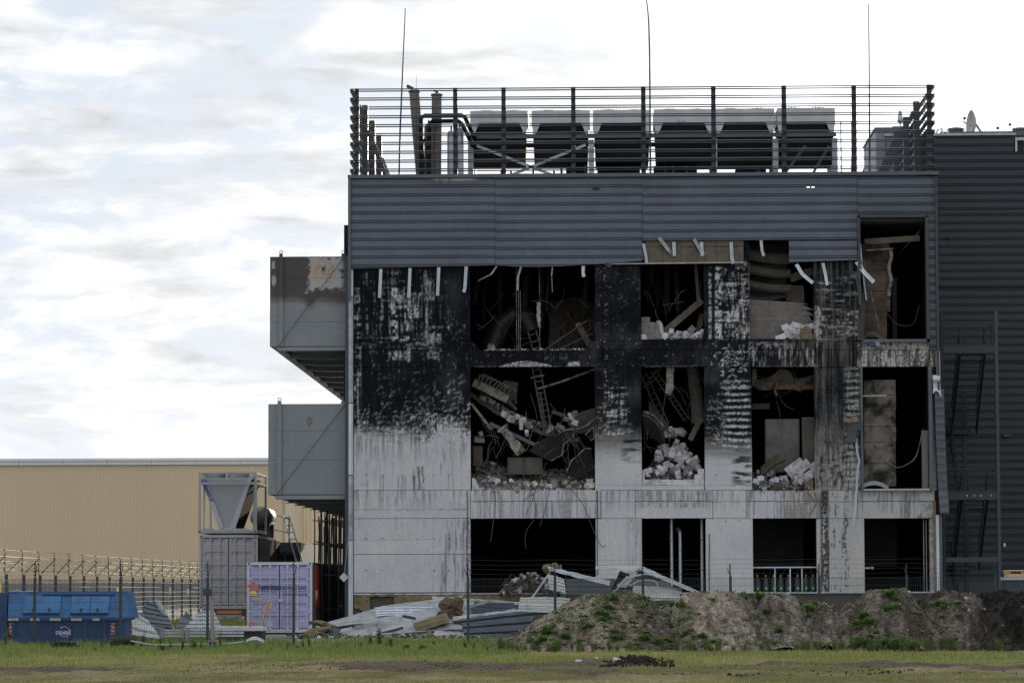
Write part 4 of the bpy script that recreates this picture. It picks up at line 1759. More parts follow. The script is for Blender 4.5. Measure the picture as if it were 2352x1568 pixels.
    MB().tube([p + Vector((-.25, 0, -.2)), p + Vector((-.12, 0, .12)), p + Vector((.05, 0, .18)), p + Vector((.15, 0, -.2))], .045, 8).build('hose', M_GALV, o)
    MB().box(p.x + .28, p.x + .36, p.y, p.y + .1, p.z - .3, p.z + .15).build('stub', M_GALV, o)


build_annex()


def build_stairs():
    Y0, Y1 = 129.0, 133.6
    mt = M_STAIR
    X = lambda u: at(u, 1000, Y0).x
    z = lambda v: at(2230, v, Y0).z
    t = thing('fire_escape', 'dark steel fire escape with two landings beside the burnt building', 'staircase', (X(2225), Y0, 0))
    xl, xr = X(2168), X(2290)
    top, mid = z(802), z(1138)

    def part(name, *a, m=mt):
        return MB().box(*a).build(name, m, t)
    # posts
    part('post', X(2287), X(2295), Y0 - .1, Y0 + .1, 0, z(716), m=mat('stair_post', (.05, .06, .072), .5, 0, .15, 2, 0))
    part('post', xl - .1, xl, Y0 - .1, Y0 + .1, 0, z(716))
    x = X(2245)
    part('post', x, x + .16, Y1 + .4, Y1 + .6, 0, z(880))
    part('post', xl, xl + .14, Y1 + .4, Y1 + .6, 0, z(880))
    part('cross_beam', xl, X(2287), Y0 - .08, Y0 + .08, z(1290), z(1279), m=MATS['stair_post'])
    for zz in (top, mid):
        part('edge_beam', xl, X(2287), Y0 - .14, Y0 - .06, zz - .16, zz + .12, m=mat('stair_edge', (.032, .04, .05), .5, 0, .15, 2, 0))
        part('landing', xl, X(2287), Y0 - .05, Y0 + 1.3, zz - .06, zz)
        # railing in front
        zt = zz + 1.05
        MB().tube([(xl, Y0 - .1, zt), (X(2287), Y0 - .1, zt)], .028, 8).build('handrail', MATS['stair_edge'], t)
        part('bottom_rail', xl, X(2287), Y0 - .12, Y0 - .08, zz + .14, zz + .19, m=MATS['stair_edge'])
        for u in (2170, 2222, 2282):
            part('rail_post', X(u) - .025, X(u) + .025, Y0 - .13, Y0 - .07, zz - .1, zt)
        for k in range(24):
            xx = xl + (X(2287) - xl) * (k + .5) / 24
            part('baluster', xx - .008, xx + .008, Y0 - .108, Y0 - .092, zz + .19, zt - .02)
        for k in range(1, 4):
            part('mesh_bar', xl, X(2287), Y0 - .104, Y0 - .096, zz + .19 + k * .2, zz + .2 + k * .2)
        MB().tube([(X(2287), Y0, zt), (X(2287), Y0 + 1.3, zt)], .026, 8).build('handrail', mt, t)
    # half landings at the back
    halves = [(top + mid) / 2 - .05, mid / 2 - .1]
    for zz in halves:
        part('half_landing', xl, X(2262), Y1, Y1 + 1.2, zz - .2, zz)
        MB().tube([(xl, Y1 + 1.15, zz + 1.0), (X(2262), Y1 + 1.15, zz + 1.0)], .026, 8).build('handrail', mt, t)
        for k in range(14):
            xx = xl + (X(2262) - xl) * (k + .5) / 14
            part('baluster', xx - .008, xx + .008, Y1 + 1.14, Y1 + 1.16, zz, zz + 1.0)

    def flight(xa, xb, ya, za, yb, zb, n):
        for xx in (xa, xb):
            m = MB()
            m.bar((xx, ya, za - .1), (xx, yb, zb - .1), .26, .05, (1, 0, 0))
            m.build('stringer', mt, t)
            m = MB()
            m.tube([(xx, ya, za + .95), (xx, yb, zb + .95)], .026, 8)
            m.build('handrail', mt, t)
            for f in (.05, .35, .65, .95):
                p = Vector((xx, ya + (yb - ya) * f, za + (zb - za) * f))
                part('rail_post', xx - .02, xx + .02, p.y - .02, p.y + .02, p.z - .1, p.z + .94)
            m = MB()
            m.tube([(xx, ya, za + .5), (xx, yb, zb + .5)], .014, 6)
            m.build('mid_rail', mt, t)
        for k in range(n):
            f = (k + .5) / n
            y, zz = ya + (yb - ya) * f, za + (zb - za) * f
            part('tread', xa + .026, xb - .026, y - .14, y + .14, zz - .03, zz)
    flight(X(2216), X(2274), Y0 + 1.3, top, Y1, halves[0], 13)
    flight(X(2170), X(2210), Y1, halves[0], Y0 + 1.3, mid, 13)
    flight(X(2216), X(2276), Y0 + 1.3, mid, Y1, halves[1], 13)
    flight(X(2170), X(2210), Y1, halves[1], Y0 + 1.3, .1, 12)
    for u in (2218, 2235, 2250, 2274):
        part('bolt', X(u) - .025, X(u) + .025, Y0 - .152, Y0 - .141, mid - .02, mid + .03, m=M_GALV)
    # wall lamp and sensor on the annex
    for (u, v, lab) in ((2309, 998, 'small dark wall lamp right of the fire escape'), (2307, 1248, 'small pale sensor box low on the dark wall')):
        p = at(u, v, AY - .15)
        m = MB()
        if v < 1100:
            m.box(p.x - .1, p.x + .25, AY - .3, AY - .085, p.z - .08, p.z + .02)
            m.box(p.x + .05, p.x + .1, AY - .2, AY - .085, p.z - .16, p.z - .085)
            tag(m.build('wall_lamp', M_DARK), lab, 'lamp')
        else:
            m.box(p.x - .05, p.x + .05, AY - .2, AY - .085, p.z - .12, p.z + .02)
            m.box(p.x - .04, p.x + .04, AY - .23, AY - .205, p.z - .06, p.z)
            tag(m.build('sensor_box', M_GALV), lab, 'sensor')


build_stairs()
# ================================================================== chunks and rubble
def chunk_mesh(sx, sy, sz, seed, n=14, sharp=.75):
    r = np.random.RandomState(seed)
    bm = bmesh.new()
    pts = []
    for _ in range(n):
        p = r.uniform(-1, 1, 3)
        k = r.randint(0, 3)
        p[k] = np.sign(p[k])
        k2 = r.randint(0, 3)
        if r.rand() < sharp:
            p[k2] = np.sign(p[k2])
        pts.append(bm.verts.new((p[0] * sx / 2, p[1] * sy / 2, p[2] * sz / 2)))
    bmesh.ops.convex_hull(bm, input=pts)
    loose = [v for v in bm.verts if not v.link_faces]
    bmesh.ops.delete(bm, geom=loose, context='VERTS')
    bmesh.ops.triangulate(bm, faces=bm.faces)
    bmesh.ops.recalc_face_normals(bm, faces=bm.faces)
    me = bpy.data.meshes.new('chunk')
    bm.to_mesh(me)
    bm.free()
    return me


CH = [chunk_mesh(1, 1, 1, 100 + k, 16) for k in range(8)]
CHN = []
for me in CH:
    v = np.array([p.co[:] for p in me.vertices])
    f = np.array([p.vertices[:] for p in me.polygons])
    CHN.append((v, f))
def block_mesh(sx, sy, sz, seed):
    '''a cellular-concrete block with one or two corners knocked off'''
    r = np.random.RandomState(seed)
    bm = bmesh.new()
    pts = []
    cut = set(r.choice(8, r.randint(1, 3), False))
    for k in range(8):
        c = np.array([(1 if k & (1 << a) else -1) for a in range(3)], float)
        c *= 1 - r.uniform(0, .05, 3)
        if k in cut:
            for a in range(3):
                q = c.copy()
                q[a] *= 1 - r.uniform(.3, 1.3)
                pts.append(q)
        else:
            pts.append(c)
    vs = [bm.verts.new((p[0] * sx / 2, p[1] * sy / 2, p[2] * sz / 2)) for p in pts]
    bmesh.ops.convex_hull(bm, input=vs)
    bmesh.ops.delete(bm, geom=[v for v in bm.verts if not v.link_faces], context='VERTS')
    bmesh.ops.recalc_face_normals(bm, faces=bm.faces)
    me = bpy.data.meshes.new('block')
    bm.to_mesh(me)
    bm.free()
    return me


BLK = [block_mesh(.52, .20, .24, 300 + k) for k in range(6)] + [block_mesh(.30, .20, .24, 320 + k) for k in range(6)]
for me in BLK:
    me.materials.append(M_BLOCK)
BLKG = []
for me in BLK:
    q = me.copy()
    q.materials.clear()
    q.materials.append(M_BLOCKG)
    BLKG.append(q)


def rotm(r):
    a, b, c = r.uniform(0, 6.28, 3)
    return np.array(Matrix.Rotation(a, 3, 'X') @ Matrix.Rotation(b, 3, 'Y') @ Matrix.Rotation(c, 3, 'Z'))


def rubble(name, label, N, pos, size, colf, seed, cat='rubble'):
    r = np.random.RandomState(seed)
    vs, fs, cs = [], [], []
    b = 0
    for _ in range(N):
        v, f = CHN[r.randint(8)]
        s = size(r)
        P = (v * np.array((s, s * r.uniform(.5, 1), s * r.uniform(.4, .9)))) @ rotm(r).T + np.array(pos(r))
        vs.append(P)
        fs.append(f + b)
        b += len(v)
        cs.append(np.tile(np.array(colf(r)), (len(v), 1)))
    o = raw_mesh(name, np.vstack(vs), np.vstack(fs), M_RUB, np.vstack(cs), kind='stuff')
    o['label'] = label
    return o


def block(P, seed, label, group, grey=False, sc=1.0, rot=None):
    r = random.Random(seed)
    me = (BLKG if grey else BLK)[r.randrange(12)]
    o = bpy.data.objects.new('broken_block', me)
    COL.objects.link(o)
    o.location = P
    o.rotation_euler = rot or (r.uniform(-.7, .7), r.uniform(-.7, .7), r.uniform(0, 6.28))
    o.scale = (sc, sc, sc)
    return tag(o, label, 'block', group)


def cols(*cl):
    def f(r):
        c = cl[r.randint(len(cl))]
        k = r.uniform(.65, 1.3)
        return tuple(x * k for x in c)
    return f


GREY = (.20, .19, .183)
DGREY = (.07, .066, .062)
PALE = (.42, .42, .43)
BLACK = (.02, .02, .02)
BROWN = (.12, .09, .065)


def plate(name, label, cat, poly, Y, thick=.12, m=None, tilt=0.0, group=None, parent=None):
    """flat slab piece from a pixel outline at depth Y, leaning back by tilt metres per metre"""
    zb = min(at(u, v, Y).z for u, v in poly)
    P = []
    for u, v in poly:
        p = at(u, v, Y)
        y = Y + (p.z - zb) * tilt
        P.append(at(u, v, y))
    o = MB().prism(P, (0, thick, 0)).build(name, m, parent)
    return tag(o, label, cat, group) if parent is None else o


def beam(name, label, cat, a, b, w, h, m, Ya, Yb=None, group=None):
    Yb = Ya if Yb is None else Yb
    mb = MB()
    p, q = at(a[0], a[1], Ya), at(b[0], b[1], Yb)
    mb.bar(p, q, w, h)
    n = (q - p).normalized()
    s = n.cross(Vector((0, 1, 0))).normalized()
    mb.obox(p + n * .02, n * .03, s * w * .35, Vector((0, h * .35, 0)))
    return tag(mb.build(name, m), label, cat, group)


def ladder(label, a, b, half, Ya, Yb, n, m, w=.05):
    """a, b: pixel centre top / bottom; half: half width in pixels"""
    P, Q = at(*a, Ya), at(*b, Yb)
    t = thing('ladder', label, 'ladder', Q)
    d = (Q - P).normalized()
    s = d.cross(Vector((0, 1, 0))).normalized() * half / 60.6
    for k in (-1, 1):
        MB().bar(P + s * k, Q + s * k, w, w).build('rail', m, t)
    for k in range(n):
        c = P + (Q - P) * (k + .5) / n
        MB().bar(c - s, c + s, .035, .035).build('rung', m, t)
    return t


def cableo(label, pts, r, Y, m=None, group=None, name='cable'):
    P = [at(p[0], p[1], Y - (p[2] if len(p) > 2 else 0)) for p in pts]
    # smooth the path
    Q = []
    for i in range(len(P) - 1):
        p0, p1, p2, p3 = P[max(i - 1, 0)], P[i], P[i + 1], P[min(i + 2, len(P) - 1)]
        for k in range(5):
            t = k / 5
            Q.append(.5 * ((2 * p1) + (p2 - p0) * t + (2 * p0 - 5 * p1 + 4 * p2 - p3) * t * t + (3 * p1 - p0 - 3 * p2 + p3) * t ** 3))
    Q.append(P[-1])
    return tag(MB().tube(Q, r, 5).build(name, m or M_BLACKR), label, 'cable', group)


Z1 = fr(1400, 1136).z
Z2 = fr(1400, 796).z
M_ASH = mat('ash_concrete', (.27, .25, .225), .95, 0, .35, 3.5, .4, spec=.15, col2=(.06, .055, .05), thr=(.44, .62))
M_ASHD = mat('charred_concrete', (.07, .067, .062), .95, 0, .45, 2, .3, spec=.2, col2=(.13, .12, .11))
M_IRON = mat('burnt_iron', (.11, .10, .092), .75, .3, .4, 3, .15, col2=(.055, .05, .045))


# ------------------------------------------------------------------ first floor, left bay
def bay_a1():
    Y = FY + 1.0
    # rubble across the floor
    rubble('rubble', 'grey rubble spread over the floor of the wide first-floor opening', 3000,
           lambda r: _floor(r, 1086, 1364, FY + .1, FY + 2.2, Z1, lambda u, d: .20 + .85 * d + .35 * d * math.exp(-((u - 1120) / 40) ** 2) + .45 * d * math.exp(-((u - 1340) / 30) ** 2)),
           lambda r: r.uniform(.04, .15) if r.rand() < .9 else r.uniform(.15, .3), cols(GREY, GREY, DGREY, PALE, BROWN, GREY, (.24, .225, .21)), 5)
    rubble('rubble', 'darker rubble banked up at the left of the wide first-floor opening', 420,
           lambda r: _floor(r, 1086, 1180, FY + 1.6, FY + 4.0, Z1, lambda u, d: .55 + .5 * d + .35 * (1 - (u - 1086) / 94) * r.rand() + .3 * r.rand()),
           lambda r: r.uniform(.08, .26), cols(DGREY, GREY, BLACK), 6)
    rs = random.Random(11)
    L = 'white broken block on the rubble of the wide first-floor opening'
    for k in range(16):
        u = rs.uniform(1090, 1362)
        block(at(u, rs.uniform(1100, 1121), FY + rs.uniform(.1, .8)), 400 + k, L, 'blocks in the wide opening', sc=rs.uniform(.5, 1.0))
    tag(MB().box(*_bx(1345, 1365.5, 1108, 1120, FY + .05, FY + .3)).box(*_bx(1347, 1362, 1099, 1107, FY + .06, FY + .3)).build('white_block', M_BLOCK), 'two clean white blocks stacked at the right corner of the wide first-floor opening', 'block')
    plate('wall_piece', 'white wall fragment standing at the left corner of the wide first-floor opening', 'fragment', [(1084, 1096), (1092, 1100), (1102, 1125), (1084, 1125)], FY + .08, .2, M_BLOCK)
    # engine of the generator, hanging tipped
    t = thing('engine', 'burnt generator engine hanging tipped at the upper left of the wide opening', 'engine', at(1125, 930, Y + .4))
    ax = (at(1182, 925, Y + .4) - at(1086, 878, Y + .4)).normalized()
    up = Vector((0, 1, 0)).cross(ax) * -1
    if up.z < 0:
        up = -up
    c = at(1128, 898, Y + .5)
    MB().obox(c, ax * .75, Vector((0, .32, 0)), up * .17).build('crankcase', M_IRON, t)
    MB().obox(c - up * .02 + Vector((0, -.34, 0)), ax * .74, Vector((0, .02, 0)), up * .15).build('side_cover', M_ASH, t)
    for k in range(8):
        q = c + ax * (-.62 + k * .17) + up * .06 + Vector((0, -.36, 0))
        MB().lathe(q, [(.05, .0), (.05, .03), (0, .031)], 10, 'Y').build('port', M_BLACKR, t)
    for k in range(9):
        q = c + ax * (-.62 + k * .155) + up * .28 + Vector((0, -.15, 0))
        MB().bar(q - up * .1, q + up * rs.uniform(.1, .24) + ax * rs.uniform(-.08, .1), .09, .12).build('cylinder_head', M_IRON, t)
        MB().tube([q + up * .05, q + up * .2 + ax * .12, q + up * .12 + ax * .25], .025, 6).build('injector_pipe', M_ASH, t)
    MB().tube([c + ax * .72 - up * .05, c + ax * 1.2 - up * .22], [.12, .06], 10).build('shaft', M_IRON, t)
    t = thing('alternator', 'dark boxy alternator hanging beside the burnt engine', 'alternator', at(1170, 925, Y + .8))
    p = at(1172, 898, Y + .9)
    MB().obox(p, (.27, 0, -.05), (0, .3, 0), (.04, 0, .36)).build('housing', mat('scorched_blue', (.045, .055, .062), .7, .2, .4, 3, .1), t)
    MB().obox(p + Vector((0, -.31, 0)), (.2, 0, -.04), (0, .015, 0), (.03, 0, .26)).build('cover_plate', M_IRON, t)
    for s in (-1, 1):
        MB().obox(p + Vector((s * .22, -.1, -.42)), (.05, 0, 0), (0, .2, 0), (0, 0, .08)).build('mount', M_IRON, t)
    # collapsed floor slab sloping down from the left, with blocks on it
    s0, s1 = at(1084, 905, FY + 3.4), at(1330, 1010, FY + 2.6)
    g = []
    for j in range(7):
        row = []
        for i in range(22):
            f = i / 21
            p = s0 + (s1 - s0) * f
            sag = -.35 * math.sin(f * 3.14)
            row.append(p + Vector((0, -1.7 + j * .45, sag + .02 * math.sin(i * 2.1 + j))))
        g.append(row)
    tag(MB().patch(g, .16).build('fallen_slab', M_ASHD), 'sagging fallen floor slab sloping down through the wide first-floor opening', 'slab')
    beam('steel_channel', 'bent steel channel lying along the edge of the sagging slab', 'channel', (1083, 927), (1128, 985), .10, .12, M_ASH, FY + .6, FY + .8)
    beam('steel_channel', 'long dark steel channel under the blocks of the sagging slab', 'channel', (1125, 972), (1252, 1032), .13, .14, M_STEEL, FY + .75, FY + .9)
    rubble('rubble', 'stones and plaster lying on the sagging floor slab', 620,
           lambda r: _slab(r, s0, s1), lambda r: r.uniform(.06, .24), cols(GREY, PALE, DGREY, GREY), 8)
    L = 'white block on the sagging slab of the wide opening'
    for k, (u, v) in enumerate(((1133, 985), (1160, 958), (1168, 955), (1183, 965), (1200, 972), (1210, 980), (1218, 985), (1175, 968), (1300, 968), (1312, 965), (1322, 978), (1288, 985), (1262, 993), (1250, 1030), (1265, 1022), (1240, 1025), (1308, 958), (1320, 955), (1197, 985), (1210, 1000))):
        block(at(u, v - 6, FY + 1.0), 500 + k, L, 'blocks on the sagging slab', grey=(k % 3 == 2), sc=rs.uniform(.5, 1.0))
    # column base tipped over
    t = thing('column_piece', 'white broken column piece tipped over in the wide opening', 'fragment', at(1185, 1050, FY + .4))
    a, b = at(1156, 985, FY + .55), at(1198, 1040, FY + .4)
    MB().bar(a, a + (b - a) * .62, .30, .25).build('shaft', M_ASH, t)
    MB().bar(a - (b - a) * .06, a + (b - a) * .03, .46, .3).build('collar', M_ASH, t)
    MB().bar(a + (b - a) * .6, b, .40, .32).build('base', M_ASH, t)
    # slabs with pale broken edges on the right
    for k, (poly, lab, y) in enumerate((
            ([(1214, 1035), (1245, 1008), (1302, 988), (1320, 985), (1310, 1008), (1296, 1020), (1290, 1045), (1265, 1058), (1240, 1048)], 'large black slab fragment leaning in the middle of the wide opening', .5),
            ([(1302, 1082), (1312, 1058), (1345, 1028), (1358, 1030), (1362, 1055), (1340, 1095), (1318, 1098)], 'black slab fragment standing low at the right of the wide opening', .35),
            ([(1344, 998), (1363, 980), (1365, 1006), (1356, 1012)], 'small black slab fragment beside the right jamb of the wide opening', .3),
            ([(1302, 970), (1335, 945), (1366, 936), (1366, 990), (1320, 995)], 'brown slab behind the black fragments of the wide opening', 1.6))):
        plate('slab_fragment', lab, 'fragment', poly, FY + y, .16, M_SOOT if k < 3 else M_ASHD, .25)
        if k < 3:
            P = [at(u, v, FY + y - .02) for u, v in poly]
            e = MB()
            n = len(P)
            for i in (n - 4, n - 3, n - 5) if k == 0 else (0, 1, 2):
                e.bar(P[i % n], P[(i + 1) % n], .035, .10)
            tag(e.build('broken_edge', M_ASH), lab.replace('black slab fragment', 'pale broken edge of the fragment'), 'fragment')
    tag(MB().patch([[at(1262 + i * 8.5, 1012 - i * 4.6 - 9 * math.sin(i * .5) + j * 3, FY + .7 + j * .12 + .05 * ((i * 7 + j * 3) % 3)) for i in range(13)] for j in range(2)], .07).build('broken_edge', M_ASH), 'pale broken slab edge running up to the right jamb of the wide opening', 'fragment')
    # cabinet on the floor
    t = thing('cabinet', 'overturned dented steel cabinet on the floor of the wide opening', 'cabinet', at(1216, 1092, FY + .7))
    x0, x1, z0, z1 = rectw(1166, 1246, 1050, 1086, FY + .7)
    MB().box(x0, x1, FY + .7, FY + 1.3, z0, z1).build('body', M_ASHD, t)
    for k in range(3):
        xx = x0 + (x1 - x0) * (k + .02) / 2.08
        MB().box(xx - .02, xx + .02, FY + .66, FY + .698, z0, z1).build('edge_strip', M_IRON, t)
    MB().box(x0 - .05, x1 + .05, FY + .64, FY + .698, z0 - .05, z0 - .002).build('base_rail', M_IRON, t)
    t = thing('cabinet', 'small upright rusty cabinet near the left jamb of the wide opening', 'cabinet', at(1096, 1078, FY + .9))
    x0, x1, z0, z1 = rectw(1086, 1108, 1024, 1068, FY + .9)
    MB().box(x0, x1, FY + .9, FY + 1.3, z0, z1).build('body', M_ASHD, t)
    MB().box(x0 + .05, x1 - .05, FY + .87, FY + .898, z0 + .1, z1 - .15).build('door', M_IRON, t)
    MB().lathe(at(1097, 1080, FY + 1.1), [(.14, 0), (.14, .2), (.08, .26)], 10).build('foot', M_ASHD, t)
    for k, (u, v) in enumerate(((1100, 1010), (1103, 996))):
        block(at(u, v, FY + .8), 620 + k, 'plaster lump caught beside the left jamb of the wide opening', 'lumps at the left jamb', True, .8)
    # ladders and pipes
    ladder('charred ladder standing on the blocks in the wide first-floor opening', (1231, 842), (1259, 990), 9, FY + .9, FY + .9, 11, M_IRON)
    ladder('charred ladder stub poking up in the wide top-floor opening', (1222, 760), (1234, 806), 9.5, FY + 1.6, FY + 1.6, 3, M_IRON)
    cableo('long pale conduit leaning across the wide first-floor opening', [(1235, 893), (1290, 876), (1366, 848)], .045, FY + .9, M_ASH, name='conduit')
    cableo('short conduit crossing the top of the tall charred ladder', [(1218, 868), (1250, 862)], .03, FY + .85, M_ASH, name='conduit')
    beam('timber_prop', 'dark leaning prop behind the tall charred ladder', 'prop', (1240, 900), (1254, 985), .1, .1, M_IRON, FY + 1.6)
    beam('timber_prop', 'dark beam lying flat behind the white slab block', 'prop', (1268, 945), (1300, 955), .12, .12, M_TIMBER, FY + 1.7)
    rs2 = random.Random(3)
    for k in range(9):
        u, v = rs2.uniform(1280, 1340), rs2.uniform(985, 1020)
        du, dv = rs2.uniform(-25, 40), rs2.uniform(20, 60)
        cableo('thin bent reinforcing wire among the slab fragments of the wide opening', [(u, v), (u + du * .5, v + dv * .7), (min(u + du, 1360), v + dv)], .010, FY + .15, M_IRON, 'reinforcing wires in the wide opening', 'reinforcing_wire')
    for k in range(6):
        u = 1108 + k * 7
        cableo('reinforcing wire fringe under the bent channel at the left jamb', [(u - 6, 960 + k * 6), (u, 970 + k * 8), (u + 4, 983 + k * 9)], .010, FY + .5, M_IRON, 'wire fringe at the left jamb', 'reinforcing_wire')
    # wires hanging out over the lintel below
    W = [([(1250, 1118), (1228, 1132), (1206, 1145), (1200, 1152)], 'curved wire hanging from the wide first-floor sill'), ([(1232, 1116), (1222, 1150), (1208, 1182)], 'straight wire hanging from the wide first-floor sill, crossing another'),
         ([(1216, 1116), (1228, 1150), (1229, 1186), (1208, 1222), (1208, 1260)], 'long kinked wire hanging before the wide ground-floor opening'), ([(1262, 1116), (1252, 1170), (1240, 1208)], 'short wire hanging right of the kinked wire'),
         ([(1308, 1118), (1340, 1160), (1366, 1225), (1383, 1255), (1391, 1250)], 'long wire swinging right across the second ground-floor pier'), ([(1132, 1118), (1138, 1150), (1130, 1220), (1126, 1245)], 'thin wire hanging at the left of the wide ground-floor opening'),
         ([(1255, 1062), (1240, 1095), (1218, 1118)], 'wire drooping over the overturned cabinet'), ([(1195, 1065), (1205, 1100), (1212, 1122)], 'wire drooping left of the overturned cabinet')]
    for p, lab in W:
        cableo(lab, p, .012, FY - .12, M_IRON, name='hanging_wire')


def _bx(ua, ub, va, vb, ya, yb):
    x0, x1, z0, z1 = rectw(ua, ub, va, vb, ya)
    return x0, x1, ya, yb, z0, z1


def _floor(r, ua, ub, ya, yb, z, hf):
    d = r.rand()
    u = r.uniform(ua, ub)
    y = ya + (yb - ya) * d
    p = at(u, 1100, y)
    return (p.x, y, z + hf(u, d) * r.uniform(.75, 1.0))


def _slab(r, s0, s1):
    f = r.uniform(.1, .95)
    p = s0 + (s1 - s0) * f
    return (p.x, p.y - r.uniform(.2, 1.8), p.z - .35 * math.sin(f * 3.14) + r.uniform(.02, .22))


bay_a1()


def bay_a2():
    # dark hanging strips and cables in the wide top-floor opening
    for k, (u, va, vb, r_) in enumerate(((1186, 612, 842, .016), (1191, 665, 842, .016), (1195, 665, 842, .012), (1239, 612, 842, .016))):
        cableo('thin straight cable hanging through the wide top-floor opening', [(u, va), (u + .4, (va + vb) / 2), (u + 1, vb)], r_, FY + .7, M_ASH, 'cables in the wide top-floor opening')
    g = [[at(1233 + i * 2.8 + .8 * math.sin(j * 1.7) + (3 if j > 9 and i == 0 else 0), 694 + j * 4.8, FY + .68) for i in range(4)] for j in range(13)]
    tag(MB().patch(g, .05).build('hanging_scrap', mat('pale_scrap', (.30, .28, .24), .95, 0, .3, 4, .3)), 'pale scrap of insulation hanging on a cable in the wide top-floor opening', 'scrap')
    # collapsed wool wall at the back right
    g = [[at(1262 + i * 11, 690 + j * 16 + 5 * math.sin(i * .9 + j), FY + 3.4 - j * .25 + .12 * math.sin(i * 2.3 + j * 1.3)) for i in range(11)] for j in range(9)]
    tag(MB().patch(g, .1).build('fallen_cladding', mat('charred_wool', (.028, .025, .021), .97, 0, .5, 3, .6, bscale=16, col2=(.05, .044, .036), spec=.1)), 'brown collapsed insulation wall at the back right of the wide top-floor opening', 'insulation')
    beam('timber', 'brown plank leaning in the right of the wide top-floor opening', 'plank', (1327, 742), (1355, 795), .22, .06, M_TIMBER, FY + 1.3)
    beam('conduit', 'thin charred pipe slanting across the right of the wide top-floor opening', 'pipe', (1255, 800), (1350, 735), .05, .05, M_IRON, FY + 1.2)
    beam('conduit', 'second thin charred pipe slanting low across the wide top-floor opening', 'pipe', (1275, 806), (1362, 765), .05, .05, M_IRON, FY + 1.1)
    # big bent duct, nearly black
    P = [at(u, v, FY + 3.0) for u, v in ((1128, 800), (1150, 745), (1180, 722), (1205, 725), (1222, 760))]
    tag(MB().tube(P, .42, 14).build('bent_duct', mat('blackened_duct', (.016, .018, .021), .5, .3, .4, 2, .1)), 'large blackened bent duct inside the wide top-floor opening', 'duct')
    plate('plaster_scrap', 'pale plaster scrap on the broken ledge of the wide top-floor opening', 'scrap', [(1119, 796), (1124, 788), (1134, 790), (1141, 806), (1125, 808)], FY + .5, .06, M_ASH)
    for k in range(10):
        u = random.uniform(1086, 1360)
        beam('charred_strip', 'charred strip of ceiling hanging inside the wide top-floor opening', 'strip', (u, 590), (u + random.uniform(-18, 14), random.uniform(650, 770)), random.uniform(.08, .22), .04, M_SOOT, FY + random.uniform(2, 5), group='charred strips in the wide top-floor opening')
    rubble('rubble', 'small debris along the broken sill of the wide top-floor opening', 120, lambda r: _floor(r, 1110, 1345, FY + .05, FY + .35, fr(1200, 804).z, lambda u, d: .02), lambda r: r.uniform(.03, .12), cols(GREY, PALE, BROWN), 21)


bay_a2()


def tangle(n, u0, u1, v0, v1, Y0, Y1, label, group, seed, rad=.011, long=(25, 70)):
    rs = random.Random(seed)
    for k in range(n):
        u, v = rs.uniform(u0, u1), rs.uniform(v0, v1)
        a = rs.uniform(.2, 2.9)
        L = rs.uniform(*long)
        p = [(u, v)]
        for q in range(3):
            a += rs.uniform(-.5, .5)
            u2 = min(max(p[-1][0] + math.cos(a) * L / 3, u0), u1)
            p.append((u2, p[-1][1] - math.sin(a) * L / 3))
        cableo(label, p, rad * rs.uniform(.7, 1.6), rs.uniform(Y0, Y1), rs.choice((M_IRON, M_IRON, M_ASHD)), group, 'bent_rod')


tangle(34, 1088, 1360, 960, 1100, FY + .2, FY + 1.4, 'thin bent rod in the tangle of the wide first-floor opening', 'bent rods in the wide opening', 71)
tangle(16, 1095, 1355, 680, 800, FY + .8, FY + 2.5, 'thin charred rod in the tangle of the wide top-floor opening', 'bent rods in the wide top-floor opening', 72)
tangle(16, 1480, 1612, 900, 1050, FY + .5, FY + 1.8, 'thin bent rod in the tangle of the second first-floor opening', 'bent rods in the second opening', 73)
tangle(10, 1480, 1610, 660, 770, FY + .6, FY + 1.8, 'thin charred rod behind the blocks of the second top-floor opening', 'bent rods in the second top-floor opening', 74)
tangle(10, 1732, 1866, 870, 960, FY + .8, FY + 1.5, 'thin bent rod under the lintel of the third first-floor opening', 'bent rods in the third opening', 75)


